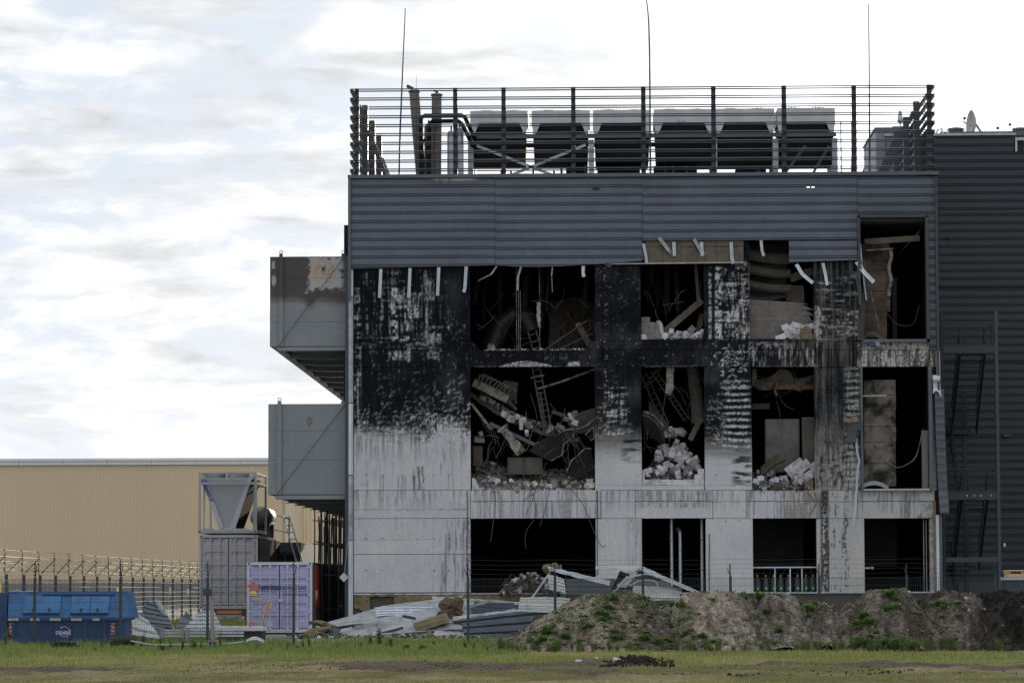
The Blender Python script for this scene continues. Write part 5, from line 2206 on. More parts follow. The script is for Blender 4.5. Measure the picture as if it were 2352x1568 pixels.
def bay_b():
    # ---- top floor: broken block wall, blocks and a timber
    t = thing('broken_wall', 'dark broken block wall with a white fracture in the second top-floor opening', 'wall', at(1495, 779, FY + .3))
    rows = [(766, 779, [(1473, 1488), (1488, 1507), (1507, 1521)]), (752, 765.5, [(1473, 1490), (1490, 1506), (1506, 1518)]), (740, 751.5, [(1473, 1491), (1491, 1505), (1505, 1516)]), (728, 739.5, [(1473, 1493)])]
    for va, vb, cs in rows:
        for ua, ub in cs:
            MB().box(*_bx(ua + .3, ub - .3, va, vb, FY + .3 + random.uniform(0, .02), FY + .5)).build('block', M_BLOCKG, t)
    e = [[at(1507 + 8 * math.sin(j * .8) * .3 + j * 2.0 + i * 3, 738 + j * 4.4, FY + .28 + i * .08) for i in range(3)] for j in range(10)]
    MB().patch(e, .06).build('fracture', M_BLOCK, t)
    L = 'white broken block heaped on the second top-floor sill'
    rs = random.Random(8)
    for k, (u, v) in enumerate(((1530, 772), (1541, 764), (1552, 772), (1562, 765), (1572, 773), (1583, 768), (1588, 757), (1597, 771), (1606, 772), (1612, 766), (1545, 776), (1590, 776), (1480, 775))):
        block(at(u, v, FY + .25 + rs.uniform(0, .3)), 700 + k, L, 'blocks on the second top-floor sill', grey=(k in (6, 8)), sc=rs.uniform(.6, 1.0))
    rubble('rubble', 'white crumbs between the blocks on the second top-floor sill', 200, lambda r: _floor(r, 1524, 1614, FY + .1, FY + .6, fr(1500, 779).z, lambda u, d: .08), lambda r: r.uniform(.03, .1), cols(PALE, PALE, GREY), 31)
    beam('timber', 'thick charred timber leaning across the second top-floor opening', 'timber', (1519, 768), (1612, 690), .24, .2, M_TIMBER, FY + .9)
    beam('timber', 'thin upright charred timber in the second top-floor opening', 'timber', (1597, 600), (1604, 690), .12, .1, M_TIMBER, FY + 1.0)
    beam('timber', 'reddish timber leaning low at the right of the second top-floor opening', 'timber', (1602, 770), (1612, 720), .2, .15, mat('red_timber', (.10, .055, .04), .9, 0, .3, 3, .1), FY + 1.2)
    for k in range(9):
        u = random.uniform(1478, 1610)
        beam('charred_strip', 'charred strip of ceiling hanging inside the second top-floor opening', 'strip', (u, 590), (u + random.uniform(-8, 10), random.uniform(640, 730)), random.uniform(.06, .2), .04, M_SOOT, FY + random.uniform(2, 4), group='charred strips in the second top-floor opening')
    # ---- first floor: heap of blocks
    H = lambda u, d: .35 + 1.25 * d * math.exp(-((u - 1545) / 60) ** 2) + .25 * d
    rubble('rubble', 'grey and white rubble heap inside the second first-floor opening', 1500, lambda r: _floor(r, 1478, 1615, FY + .25, FY + 3.0, Z1 + .12, H), lambda r: r.uniform(.04, .2), cols(GREY, PALE, PALE, DGREY, GREY), 41)
    rubble('rubble', 'dark charred litter along the second first-floor sill', 260, lambda r: _floor(r, 1490, 1606, FY + .1, FY + .5, Z1 + .2, lambda u, d: .15), lambda r: r.uniform(.03, .12), cols(BLACK, DGREY, BROWN, PALE), 42)
    L = 'white broken block in the tall heap of the second first-floor opening'
    for k in range(60):
        f = rs.random()
        v = 1020 + 70 * f
        w = 20 + 50 * f
        u = 1546 + rs.uniform(-w, w)
        u = min(max(u, 1484), 1612)
        block(at(u, v, FY + 1.6 - 1.3 * f + rs.uniform(-.1, .1)), 740 + k, L, 'blocks in the tall heap', grey=(k % 4 == 3), sc=rs.uniform(.45, 1.0))
    for k in range(5):
        block(at(1532 + k * 8 + rs.uniform(-2, 2), 1003 - rs.uniform(0, 12), FY + 1.8), 800 + k, L, 'blocks in the tall heap', sc=1.0)
    for k, (ua, ub) in enumerate(((1475, 1504), (1504.5, 1541), (1541.5, 1580), (1580.5, 1618))):
        tag(MB().box(*_bx(ua, ub, 1101.5, 1113.5, FY + .06, FY + .3)).box(*_bx(ua + 3, ub - 3, 1101, 1101.4, FY + .1, FY + .26)).build('sill_block', M_BLOCK), 'clean white sill block of the second first-floor opening, %s from the left' % ('first', 'second', 'third', 'fourth')[k], 'block', 'white sill blocks')
    tag(MB().box(*_bx(1595, 1617.5, 1089, 1101, FY + .07, FY + .3)).box(*_bx(1603, 1617, 1076, 1088.5, FY + .08, FY + .3)).build('sill_block', M_BLOCK), 'pair of white blocks stacked on the right end of the white sill', 'block')
    tag(MB().box(*_bx(1475, 1481, 1086, 1101, FY + .07, FY + .25)).box(*_bx(1475, 1479, 1080, 1085.8, FY + .08, FY + .25)).build('sill_block', M_BLOCK), 'white block stub on the left end of the white sill', 'block')
    plate('hanging_slab', 'pale concrete strip hanging from the lintel of the second first-floor opening', 'fragment', [(1531, 842), (1549, 842), (1547, 870), (1548, 890), (1540, 908), (1528, 905), (1530, 880)], FY + .35, .12, M_ASH)
    ladder('charred ladder leaning down to the right in the second first-floor opening', (1500, 850), (1578, 965), 6, FY + 1.5, FY + 2.0, 12, M_IRON)
    ladder('charred ladder lying nearly parallel behind the first in the second opening', (1478, 858), (1530, 975), 7, FY + 2.4, FY + 2.4, 9, M_IRON, .06)
    P = [at(u, v, FY + 1.7) for u, v in ((1590, 842), (1594, 875), (1600, 920), (1604, 972))]
    tag(MB().tube(P, [.22, .24, .25, .27], 14).build('duct_pipe', M_ASHD), 'thick charred upright pipe in the second first-floor opening', 'pipe')
    g = [[at(1476 + i * 6 + j * 1.5, 948 + i * i * .55 + j * 11, FY + .9 + .25 * j) for i in range(9)] for j in range(5)]
    cs_ = tag(MB().patch(g, .14).build('curled_slab', M_ASHD), 'curled slab with a pale broken rim at the left of the second opening', 'slab')
    MB().tube([at(1476 + i * 6, 946 + i * i * .55, FY + .85) for i in range(9)], [.03 + .025 * ((i * 5) % 3) for i in range(9)], 6).build('broken_rim', M_ASH, cs_)
    plate('panel', 'grey triangular panel leaning behind the block heap of the second opening', 'panel', [(1490, 920), (1498, 925), (1540, 980), (1530, 1010), (1492, 1005)], FY + 2.2, .06, M_ASHD, .2)
    beam('timber', 'dark timber jammed against the right jamb of the second opening', 'timber', (1585, 1010), (1610, 960), .2, .15, M_TIMBER, FY + 1.2)
    for k, (a, b) in enumerate((((1478, 890), (1510, 868)), ((1520, 842), (1492, 870)), ((1605, 850), (1617, 880)))):
        beam('steel_angle', 'bent steel angle among the ladders of the second opening', 'steel angle', a, b, .06, .06, M_IRON, FY + 1.9, group='steel angles in the second opening')
    cableo('cable dangling before the ladders of the second opening', [(1528, 905), (1522, 950), (1514, 985)], .012, FY + .4, M_IRON)
    # ---- ground floor: pipes
    for k, (u, v0) in enumerate(((1542, 1190), (1562, 1222), (1612, 1190))):
        p = at(u, v0, FY + 1.0)
        t = thing('pipe', ('tall galvanised pipe at the left in the second ground-floor opening', 'shorter galvanised pipe with an elbow in the second ground-floor opening', 'tall galvanised pipe at the right in the second ground-floor opening')[k], 'pipe', (p.x, p.y, fr(1400, 1361).z))
        MB().tube([(p.x, p.y, fr(1400, 1361).z), (p.x, p.y, p.z)], .062, 12).build('tube', M_GALV, t)
        for q in (.3, .7):
            zz = fr(1400, 1361).z + (p.z - fr(1400, 1361).z) * q
            MB().lathe((p.x, p.y, zz), [(.062, 0), (.075, 0), (.075, .05), (.062, .05)], 12).build('coupling', M_GALVD, t)
        if k == 1:
            MB().tube([(p.x, p.y, p.z - .02), (p.x - .05, p.y + .1, p.z + .1), (p.x - .07, p.y + .5, p.z + .14)], .075, 10).build('elbow', M_GALVD, t)


bay_b()


def bay_c():
    # ---- top floor: sagging lagging and a block wall
    for k, (v0, h) in enumerate(((575, 20), (613, 15), (650, 14))):
        g = []
        for j in range(4):
            g.append([at(1720 + i * 6, v0 + j * h / 3 + 10 * math.sin(min(i, 25) / 25 * 3.14) - (2 * k), FY + .9 - .1 * math.sin(j)) for i in range(17 if k else 26)])
        tag(MB().patch(g, .05).build('lagging_band', mat('dusty_lagging', (.075, .063, .05), .95, 0, .3, 3, .3)), 'dusty sagging band of lagging in the third top-floor opening, %s' % ('topmost', 'middle one', 'lowest')[k], 'lagging', 'lagging bands')
    g = [[at(1718 + i * 8, 556 + j * 9.5 + 5 * math.sin(i * .4), FY + 1.35 + .2 * math.sin(j * .8)) for i in range(12)] for j in range(15)]
    tag(MB().patch(g, .05).build('sagging_membrane', mat('dark_membrane', (.026, .027, .03), .7, 0, .3, 1.5, .2)), 'dark sagging membrane behind the lagging bands', 'membrane')
    t = thing('block_wall', 'grey sooty block wall with a broken top in the third top-floor opening', 'wall', at(1795, 760, FY + .5))
    topv = lambda u: float(np.interp(u, [1720, 1790, 1830, 1846, 1858, 1870], [688, 692, 694, 700, 716, 742]))
    r0 = 700
    M_BW = mat('sooty_block', (.17, .155, .14), .95, 0, .25, 2, .1)
    rowv = [688, 699, 712, 725, 738, 751, 764, 778]
    for k, (va, vb) in enumerate(zip(rowv[:-1], rowv[1:])):
        off = 0 if k % 2 else -15
        uu = 1722 + off
        while uu < 1870:
            ua, ub = max(uu, 1722), min(uu + 30, 1869)
            uu += 30
            if ub - ua < 3:
                continue
            ta, tb = topv(ua), topv(ub)
            if vb <= min(ta, tb):
                continue
            y = FY + .5 + random.uniform(-.006, .006)
            poly = [at(ua + .35, vb - .3, y), at(ub - .35, vb - .3, y), at(ub - .35, min(max(va, tb), vb - .8), y), at(ua + .35, min(max(va, ta), vb - .8), y)]
            MB().prism(poly, (0, .2, 0)).build('block', M_BW, t)
    MB().prism([at(1722, 779, FY + .53), at(1869, 779, FY + .53), at(1869, 745, FY + .53), at(1846, 702, FY + .53), at(1790, 693, FY + .53), at(1722, 689, FY + .53)], (0, .15, 0)).build('mortar', M_BLOCKG, t)
    L = 'white broken block heaped before the sooty block wall'
    rs = random.Random(18)
    for k, (u, v) in enumerate(((1796, 774), (1806, 770), (1816, 773), (1826, 770), (1836, 774), (1812, 762), (1824, 760), (1838, 762), (1803, 752), (1817, 752), (1830, 748), (1850, 752), (1856, 762), (1862, 772), (1848, 774), (1788, 777), (1860, 750))):
        block(at(u, v, FY + .2 + rs.uniform(-.05, .12)), 850 + k, L, 'blocks before the sooty wall', sc=rs.uniform(.7, 1.0), rot=(rs.uniform(-.3, .3), rs.uniform(-.5, .5), rs.uniform(-.3, .3)))
    g = [[at(1838 + i * 4.5, 752 + j * 5 + 3 * math.sin(i * 1.3 + j), FY - .02 - .03 * ((i + j) % 2)) for i in range(6)] for j in range(6)]
    tag(MB().patch(g, .08).build('wool_tuft', M_WOOL), 'yellowish wool tuft on the white blocks before the sooty wall', 'insulation')
    plate('hood', 'sooty steel hood hanging behind the sooty block wall', 'hood', [(1802, 654), (1846, 656), (1848, 700), (1838, 695), (1806, 690)], FY + 1.2, .3, M_ASHD)
    beam('timber', 'charred boards jammed high at the right of the third top-floor opening', 'timber', (1815, 640), (1866, 622), .3, .06, M_TIMBER, FY + 1.2)
    # ---- first floor: switch cabinets and blocks
    t = thing('switch_cabinet', 'pale grey switch cabinet with sooty top in the third first-floor opening', 'cabinet', at(1797, 1075, FY + 1.6))
    M_CAB = mat('cabinet_grey', (.20, .195, .185), .5, .1, .35, 1.2, .05, col2=(.07, .065, .06))
    MB().box(*_bx(1758, 1836, 962, 1085, FY + 1.6, FY + 2.2)).build('body', M_CAB, t)
    MB().box(*_bx(1760, 1796, 965, 1083, FY + 1.56, FY + 1.598)).build('door', M_CAB, t)
    MB().box(*_bx(1797, 1834, 965, 1083, FY + 1.56, FY + 1.598)).build('door', M_CAB, t)
    t = thing('switch_cabinet', 'narrow brown-grey cabinet at the right jamb of the third first-floor opening', 'cabinet', at(1858, 1075, FY + 1.5))
    MB().box(*_bx(1843, 1872, 958, 1085, FY + 1.5, FY + 2.2)).build('body', M_CAB, t)
    MB().box(*_bx(1845, 1870, 961, 1083, FY + 1.46, FY + 1.498)).build('door', mat('cabinet_brown', (.13, .115, .095), .6, .1, .35, 1.2, .05), t)
    beam('red_beam', 'rusty red steel beam across the third first-floor opening', 'beam', (1783, 889), (1872, 889), .17, .12, mat('rust_red', (.15, .07, .05), .8, .2, .35, 3, .1), FY + 1.0)
    g = [[at(1732 + i * 11.5, 866 + 7 * math.sin(i * .9) + j * 8 - (14 if 4 < i < 8 else 0) * (j == 0), FY + 1.1 + .15 * math.sin(i + j)) for i in range(13)] for j in range(4)]
    tag(MB().patch(g, .08).build('hanging_lagging', M_WOOLD), 'torn lagging hanging under the lintel of the third first-floor opening', 'lagging')
    cableo('drooping stub of lagged pipe in the third first-floor opening', [(1787, 880), (1780, 895), (1784, 908)], .07, FY + .9, M_ASHD, name='pipe_stub')
    beam('duct_piece', 'dark horizontal duct piece at the left of the third first-floor opening', 'duct', (1728, 934), (1768, 932), .22, .2, M_IRON, FY + 2.0)
    plate('wall_lining', 'torn lining strip at the upper left jamb of the third first-floor opening', 'lining', [(1728, 846), (1738, 846), (1738, 866), (1728, 890)], FY + .5, .04, M_ASHD)
    H = lambda u, d: .05 + .85 * d * (.5 + .5 * abs(u - 1800) / 75)
    rubble('rubble', 'white and grey rubble on the floor of the third first-floor opening', 1100, lambda r: _floor(r, 1730, 1868, FY + .05, FY + 1.5, Z1 + .05, H), lambda r: r.uniform(.04, .18), cols(PALE, PALE, GREY, GREY, DGREY), 61)
    rubble('rubble', 'dark splintered litter along the third first-floor sill', 200, lambda r: _floor(r, 1728, 1866, FY - .06, FY + .2, fr(1800, 1125).z, lambda u, d: .06), lambda r: r.uniform(.04, .14), cols(BROWN, DGREY, PALE, BLACK), 62)
    L = 'pale broken block on the rubble of the third first-floor opening'
    for k in range(26):
        u = rs.uniform(1735, 1866)
        f = rs.random()
        block(at(u, 1085 + 33 * f - (10 if u > 1835 or u < 1750 else 0), FY + .9 - .8 * f), 900 + k, L, 'blocks in the third opening', grey=(k % 4 == 1), sc=rs.uniform(.4, .9))
    for k, (u, v) in enumerate(((1828, 1075), (1843, 1078), (1862, 1084))):
        tag(MB().obox(at(u, v, FY + .7), (.30, 0, .22), (0, .1, 0), (-.15, 0, .2)).obox(at(u, v, FY + .58), (.2, 0, .15), (0, .01, 0), (-.1, 0, .13)).build('leaning_block', M_BLOCK), 'large pale block leaning in a row of three before the cabinets, %s' % ('left', 'middle', 'right')[k], 'block', 'three leaning blocks')
    g = [[at(1750 + i * 8, 1076 - i * 5.5 - 6 * math.sin(i * .45) + j * 7, FY + .75 - j * .06) for i in range(8)] for j in range(4)]
    tag(MB().patch(g, .12).build('curved_lagging', mat('charred_lagging', (.03, .026, .023), .95, 0, .4, 4, .3, col2=(.12, .095, .07))), 'charred curved lagging piece leaning before the pale cabinet', 'lagging')
    beam('plank', 'light wooden plank end tipping over the third first-floor sill', 'plank', (1860, 1128), (1876, 1146), .12, .04, mat('light_wood', (.36, .29, .2), .8, 0, .2, 5, .1), FY - .08)
    beam('plank', 'splintered lath along the third first-floor sill', 'plank', (1765, 1112), (1866, 1122), .05, .05, M_TIMBER, FY - .02)
    g = [[at(1848 + i * 6, 1108 - i * 4.5 + j * 7, FY - .02 + .05 * j) for i in range(4)] for j in range(4)]
    tag(MB().patch(g, .07).build('wool_piece', M_WOOL), 'brown wool piece at the right end of the third first-floor sill', 'insulation')
    cableo('torn strap hanging from the third first-floor sill', [(1880 - 10, 1130), (1875, 1150), (1866, 1172), (1858, 1180)], .02, FY - .1, M_TIMBER, name='strap')
    cableo('thin cable hanging right of the torn strap', [(1892, 1128), (1884, 1150), (1886, 1175), (1892, 1192)], .012, FY - .1, M_IRON)


bay_c()


def bay_d():
    # inner pale walls
    M_IN = mat('smoked_board', (.12, .09, .066), .95, 0, .5, .9, .2, col2=(.018, .016, .015), thr=(.38, .6))
    t = thing('inner_wall', 'smoke-stained board wall inside the tall top-floor opening', 'wall', at(2020, 775, FY + .9))
    for k, (va, vb) in enumerate(((560, 620), (621, 668), (669, 715), (716, 775))):
        xr = 2047 - (4, 0, 2, 10)[k]
        MB().box(*_bx(1982, xr, va, vb, FY + .9 + .01 * (k % 2), FY + 1.1)).build('board', M_IN, t)
    e = [[at(2040 + 3 * math.sin(j * 1.3) + i * 4, 572 + j * 12, FY + .86) for i in range(3)] for j in range(10)]
    tag(MB().patch(e, .08).build('torn_edge', M_ASH), 'pale torn plaster edge of the stained board wall', 'plaster')
    beam('beam', 'pale brown beam across the top of the tall top-floor opening', 'beam', (1986, 556), (2112, 547), .22, .2, mat('smoked_beam', (.16, .13, .10), .9, 0, .4, 1.5, .1), FY + 1.0)
    tag(MB().box(*_bx(2050, 2060, 640, 778, FY + .9, FY + 1.1)).box(*_bx(2049, 2061, 640, 646, FY + .88, FY + 1.12)).build('column', M_SOOT), 'blackened column in the tall top-floor opening', 'column')
    g = [[at(1984 + i * 9, 772 - 10 * math.sin(min(i, 4) * .8) + (i - 4) * (4 if i > 4 else 0) + j * 3, FY + .5 - .2 * j) for i in range(9)] for j in range(3)]
    tag(MB().patch(g, .05).build('fallen_board', M_ASHD), 'charred fallen board on the sill of the tall top-floor opening', 'board')
    beam('bracket', 'pale steel bracket near the top left of the tall top-floor opening', 'bracket', (1990, 575), (2052, 571), .05, .05, M_ASH, FY + .7)
    beam('pipe', 'thin straight pipe slanting down the left of the tall top-floor opening', 'pipe', (1984, 600), (2022, 765), .04, .04, M_ASH, FY + .4)
    cableo('cable drooping across the tall top-floor opening', [(2028, 706), (2045, 730), (2062, 745), (2085, 748), (2100, 740), (2112, 700)], .014, FY + .6, M_IRON)
    stud([(1979, 783), (2010, 789, .05), (2020, 783, .05)], .14, m=M_STEEL, name='bent_trim')
    stud([(2013, 784, .1), (2018, 794, .1)], .12, m=M_GALVD)
    # first floor
    t = thing('inner_wall', 'pale smoke-streaked board wall inside the right first-floor opening', 'wall', at(2020, 1115, FY + .9))
    for k, (va, vb) in enumerate(((872, 906), (907, 942), (943, 978), (979, 1014), (1015, 1062), (1063, 1116))):
        MB().box(*_bx(1985, 2057 + (k % 2), va, vb, FY + .9 + .008 * (k % 2), FY + 1.1)).build('board', mat('smoked_board_pale', (.22, .195, .17), .95, 0, .5, 1.1, .2, col2=(.02, .019, .018), thr=(.42, .58)), t)
    beam('bracket', 'grey steel bracket high in the right first-floor opening', 'bracket', (1982, 909), (2036, 908), .06, .06, M_GALVD, FY + .6)
    tag(MB().patch([[at(u, v + j * 8, FY + .1 + j * .06) for u, v in ((1983, 1110), (1998, 1105), (2012, 1104), (2026, 1108), (2041, 1117))] for j in range(2)], .05).build('ridge_plate', mat('pale_sheet', (.45, .48, .50), .5, .3, .1, 3, 0)), 'pale folded metal plate on the sill of the right first-floor opening', 'plate')
    tag(MB().box(*_bx(2118, 2132, 988, 1124, FY + .3, FY + .5)).box(*_bx(2119, 2131, 1000, 1124, FY + .28, FY + .299)).build('jamb_board', mat('jamb_grey', (.20, .185, .175), .8, 0, .2, 2, .1, streak=True)), 'pale grey jamb board at the right of the right first-floor opening', 'board')
    cableo('cable drooping across the right first-floor opening', [(1996, 1000), (2020, 1040), (2045, 1065), (2062, 1073), (2085, 1065), (2105, 1045), (2120, 985)], .018, FY + .1, M_ASH)
    beam('scrap', 'wool scrap hanging high in the right first-floor opening', 'scrap', (2012, 880), (2016, 902), .18, .1, M_WOOLD, FY + .8)
    # ground floor right: conduits at the jamb
    for k, u in enumerate((2121, 2127)):
        cableo('thin conduit running down the right ground-floor jamb, %s' % ('left one', 'right one')[k], [(u, 1192), (u + 1, 1280), (u + 2, 1358)], .016, FY + .3, M_GALVD, name='conduit')


bay_d()


def ground_rooms():
    # manifold and gas cylinders in the third ground-floor opening, on a low stand
    zf = fr(1400, 1361).z
    t = thing('gas_manifold', 'steel pipe manifold above the green gas cylinders', 'manifold', (at(1800, 1360, FY + .6).x, FY + .6, zf))
    P = [at(1720, 1303, FY + .6), at(1885, 1302, FY + .6)]
    MB().tube(P, .035, 8).build('pipe', M_GALV, t)
    for u in (1780, 1815, 1842):
        MB().box(*_bx(u - 1.3, u + 1.3, 1304, 1360, FY + .5, FY + .53)).build('stanchion', M_GALV, t)
    for k in range(9):
        p = at(1740 + k * 15.6, 1304, FY + .55)
        MB().tube([p, p + Vector((-.03, -.03, -.12)), p + Vector((-.09, -.02, -.3)), p + Vector((-.06, 0, -.45))], .012, 5).build('hose', M_BLACKR, t)
    p = at(1985, 1304, FY + .5)
    t2 = thing('pipe_stub', 'short steel pipe end with a valve behind the last pier', 'pipe', p)
    MB().tube([p + Vector((-.6, 0, 0)), p + Vector((.35, 0, 0))], .035, 8).build('pipe', M_GALV, t2)
    MB().lathe(p + Vector((.22, 0, 0)), [(.035, 0), (.06, 0), (.06, .14), (.035, .14)], 10, 'X').build('valve', M_GALVD, t2)
    green = mat('cylinder_green', (.015, .10, .045), .4, 0, .15, 3, 0)
    dk = mat('cylinder_dark', (.035, .045, .05), .4, 0, .15, 3, 0)
    br = mat('brass', (.45, .33, .12), .35, .8, .1, 4, 0)
    proto = None
    us = [1728, 1740, 1759, 1777, 1793, 1811, 1832, 1851, 1867]
    ords = ['first', 'second', 'third', 'fourth', 'fifth', 'sixth', 'seventh', 'eighth', 'ninth']
    for k, u in enumerate(us):
        p = at(u, 1358, FY + .75)
        lab = 'green gas cylinder with dark shoulder under the manifold, %s from the left' % ords[k]
        if proto is None:
            proto = thing('gas_cylinder', lab, 'gas cylinder', (p.x, p.y, zf), 'green gas cylinders')
            c = Vector((p.x, p.y, zf))
            zm = .27
            MB().lathe(c, [(.115, 0), (.118, .02), (.118, zm)], 18).build('body', green, proto)
            sh = MB().lathe(c, [(.1182, zm), (.118, zm + .12), (.10, zm + .22), (.05, zm + .29), (.035, zm + .32)], 18).build('shoulder', dk, proto)
            MB().lathe(c, [(.03, zm + .32), (.03, zm + .40), (.015, zm + .41), (0, zm + .41)], 10).build('valve', br, proto)
            MB().lathe(c + Vector((0, -.07, zm + .37)), [(.045, 0), (.045, .02), (0, .021)], 10, 'Y').build('hand_wheel', br, proto)
            MB().box(c.x - .03, c.x + .045, c.y - .122, c.y - .117, zf + .12, zf + .19).build('sticker', M_WHITE, proto)
            px = p.x
        else:
            copy_tree(proto, (p.x - px, 0, 0), 0, lab)
    # ribbed roller shutters at the back
    for k, (ua, ub) in enumerate(((1730, 1846), (1986, 2060))):
        t = thing('roller_shutter', ('dark ribbed shutter at the back of the third ground-floor room', 'dark ribbed shutter at the back of the right ground-floor room')[k], 'shutter', (at(ua + 50, 1360, FY + 4).x, FY + 4, zf))
        for j in range(16):
            MB().box(*_bx(ua, ub, 1190 + j * 7, 1190 + j * 7 + 6, FY + 4 + .02 * (j % 2), FY + 4.2)).build('slat', M_DIM, t)
    # heap of burnt scrap in the wide ground-floor opening
    rubble('rubble', 'burnt scrap and rubble heaped in the wide ground-floor opening', 380,
           lambda r: _heap(r, 1150, 1282, FY - .6, FY + 1.0, zf - .05, .75), lambda r: r.uniform(.06, .26), cols(GREY, DGREY, PALE, BROWN, BLACK), 71)
    rs = random.Random(5)
    for k in range(14):
        u, v = rs.uniform(1160, 1290), rs.uniform(1335, 1358)
        a = [(u, v)]
        for _ in range(3):
            u += rs.uniform(-22, 22)
            v += rs.uniform(-16, 5)
            a.append((u, v))
        cableo('tangled wire sticking out of the scrap heap in the wide ground-floor opening', a, .012, FY - .5, M_IRON, 'tangled wires on the scrap heap', 'tangled_wire')
    beam('steel_tube', 'pale square tube leaning out of the ground-floor scrap heap', 'tube', (1264, 1313), (1222, 1372), .07, .07, M_GALV, FY - .7)
    g = [[at(1248 + i * 6, 1296 + j * 5 + 3 * math.sin(i * 1.2 + j * 2), FY - .75 - .08 * ((i * j) % 3)) for i in range(8)] for j in range(4)]
    tag(MB().patch(g, .07).build('wool_tuft', M_WOOL), 'yellowish wool tuft on top of the ground-floor scrap heap', 'insulation')
    # sign inside
    p = at(1451, 1228, FY + 3)


def _heap(r, ua, ub, ya, yb, z, h):
    f = r.rand() * 2 - 1
    u = (ua + ub) / 2 + (ub - ua) / 2 * f
    y = r.uniform(ya, yb)
    p = at(u, 1340, y)
    return (p.x, y, z + h * (1 - f * f) * r.uniform(.2, 1))


ground_rooms()
# ================================================================== yard on the left
def bxu(ua, ub, va, vb, ya, yb):
    return _bx(ua, ub, va, vb, ya, yb)


def container_front(t, x0, x1, y, z0, z1, m, mf, rods=True, side_len=12.0, mside=None):
    """shipping container end with doors, facing the camera"""
    W, H = x1 - x0, z1 - z0
    MB().box(x0, x1, y + .08, y + side_len, z0 + .02, z1 - .02).build('shell', mside or m, t)
    # corrugated flank on the right
    g = []
    n = int(side_len / .28)
    for (zz) in (z0 + .16, z1 - .12):
        row = []
        for k in range(n):
            yy = y + .15 + k * .28
            row += [(x1 + .012, yy, zz), (x1 + .012, yy + .09, zz), (x1 + .045, yy + .13, zz), (x1 + .045, yy + .23, zz)]
        g.append(row)
    MB().patch(g, .006).build('flank_sheet', mside or m, t)
    for (a, b, c, d, nm) in ((x0, x0 + .1, z0, z1, 'corner_post'), (x1 - .1, x1, z0, z1, 'corner_post'), (x0 + .1, x1 - .1, z1 - .11, z1, 'top_rail'), (x0 + .1, x1 - .1, z0, z0 + .13, 'bottom_rail')):
        MB().box(a, b, y, y + .12, c, d).build(nm, mf, t)
    for cx in (x0 + .08, x1 - .08):
        for cz in (z0 + .06, z1 - .06):
            cc_ = MB().box(cx - .09, cx + .09, y - .02, y + .16, cz - .06, cz + .06).build('corner_casting', mf, t)
            MB().box(cx - .03, cx + .03, y - .024, y - .0205, cz - .035, cz + .035).build('slot', M_BLACKR, cc_)
    mid = (x0 + x1) / 2
    MB().box(x0 + .1, x1 - .1, y + .062, y + .078, z0 + .13, z1 - .11).build('door_seal', M_BLACKR, t)
    for k, (a, b) in enumerate(((x0 + .125, mid - .02), (mid + .02, x1 - .125))):
        # door leaf pressed with shallow horizontal fields
        rows = []
        za, zb = z0 + .16, z1 - .14
        zz = [za]
        nf = 5
        fh = (zb - za) / nf
        prof = []
        for f in range(nf):
            s = za + f * fh
            prof += [(s, 0), (s + fh * .56, 0), (s + fh * .64, .035), (s + fh * .92, .035)]
        prof.append((zb, 0))
        g = [[(a, y + .035, q[0]), (a + .10, y + .035, q[0]), (a + .13, y + .035 + q[1], q[0]), (b - .13, y + .035 + q[1], q[0]), (b - .10, y + .035, q[0]), (b, y + .035, q[0])] for q in prof]
        d = MB().patch(g, -.02).build('door', m, t)
        for f in ((.27, .62) if k == 0 else (.20, .55)):
            xr = a + (b - a) * f + (.06 if k else .08)
            MB().tube([(xr, y + .005, z0 + .05), (xr, y + .005, z1 - .05)], .024, 8).build('lock_rod', mf, d)
            for h in (.06, .36, .70, .94):
                MB().box(xr - .05, xr + .05, y - .01, y + .03, z0 + H * h - .035, z0 + H * h + .035).build('rod_bracket', mf, d)
            MB().bar((xr - .02, y - .02, z0 + H * .31), (xr + .24 * (1 if k == 0 else 1), y - .02, z0 + H * .31), .035, .02).build('door_handle', mf, d)
    for h in (.07, .30, .53, .76, .93):
        for s in (-1, 1):
            xc = mid + s * (W / 2 - .10)
            MB().box(xc - .07, xc + .07, y - .012, y + .03, z0 + H * h - .03, z0 + H * h + .03).build('hinge', mf, t)


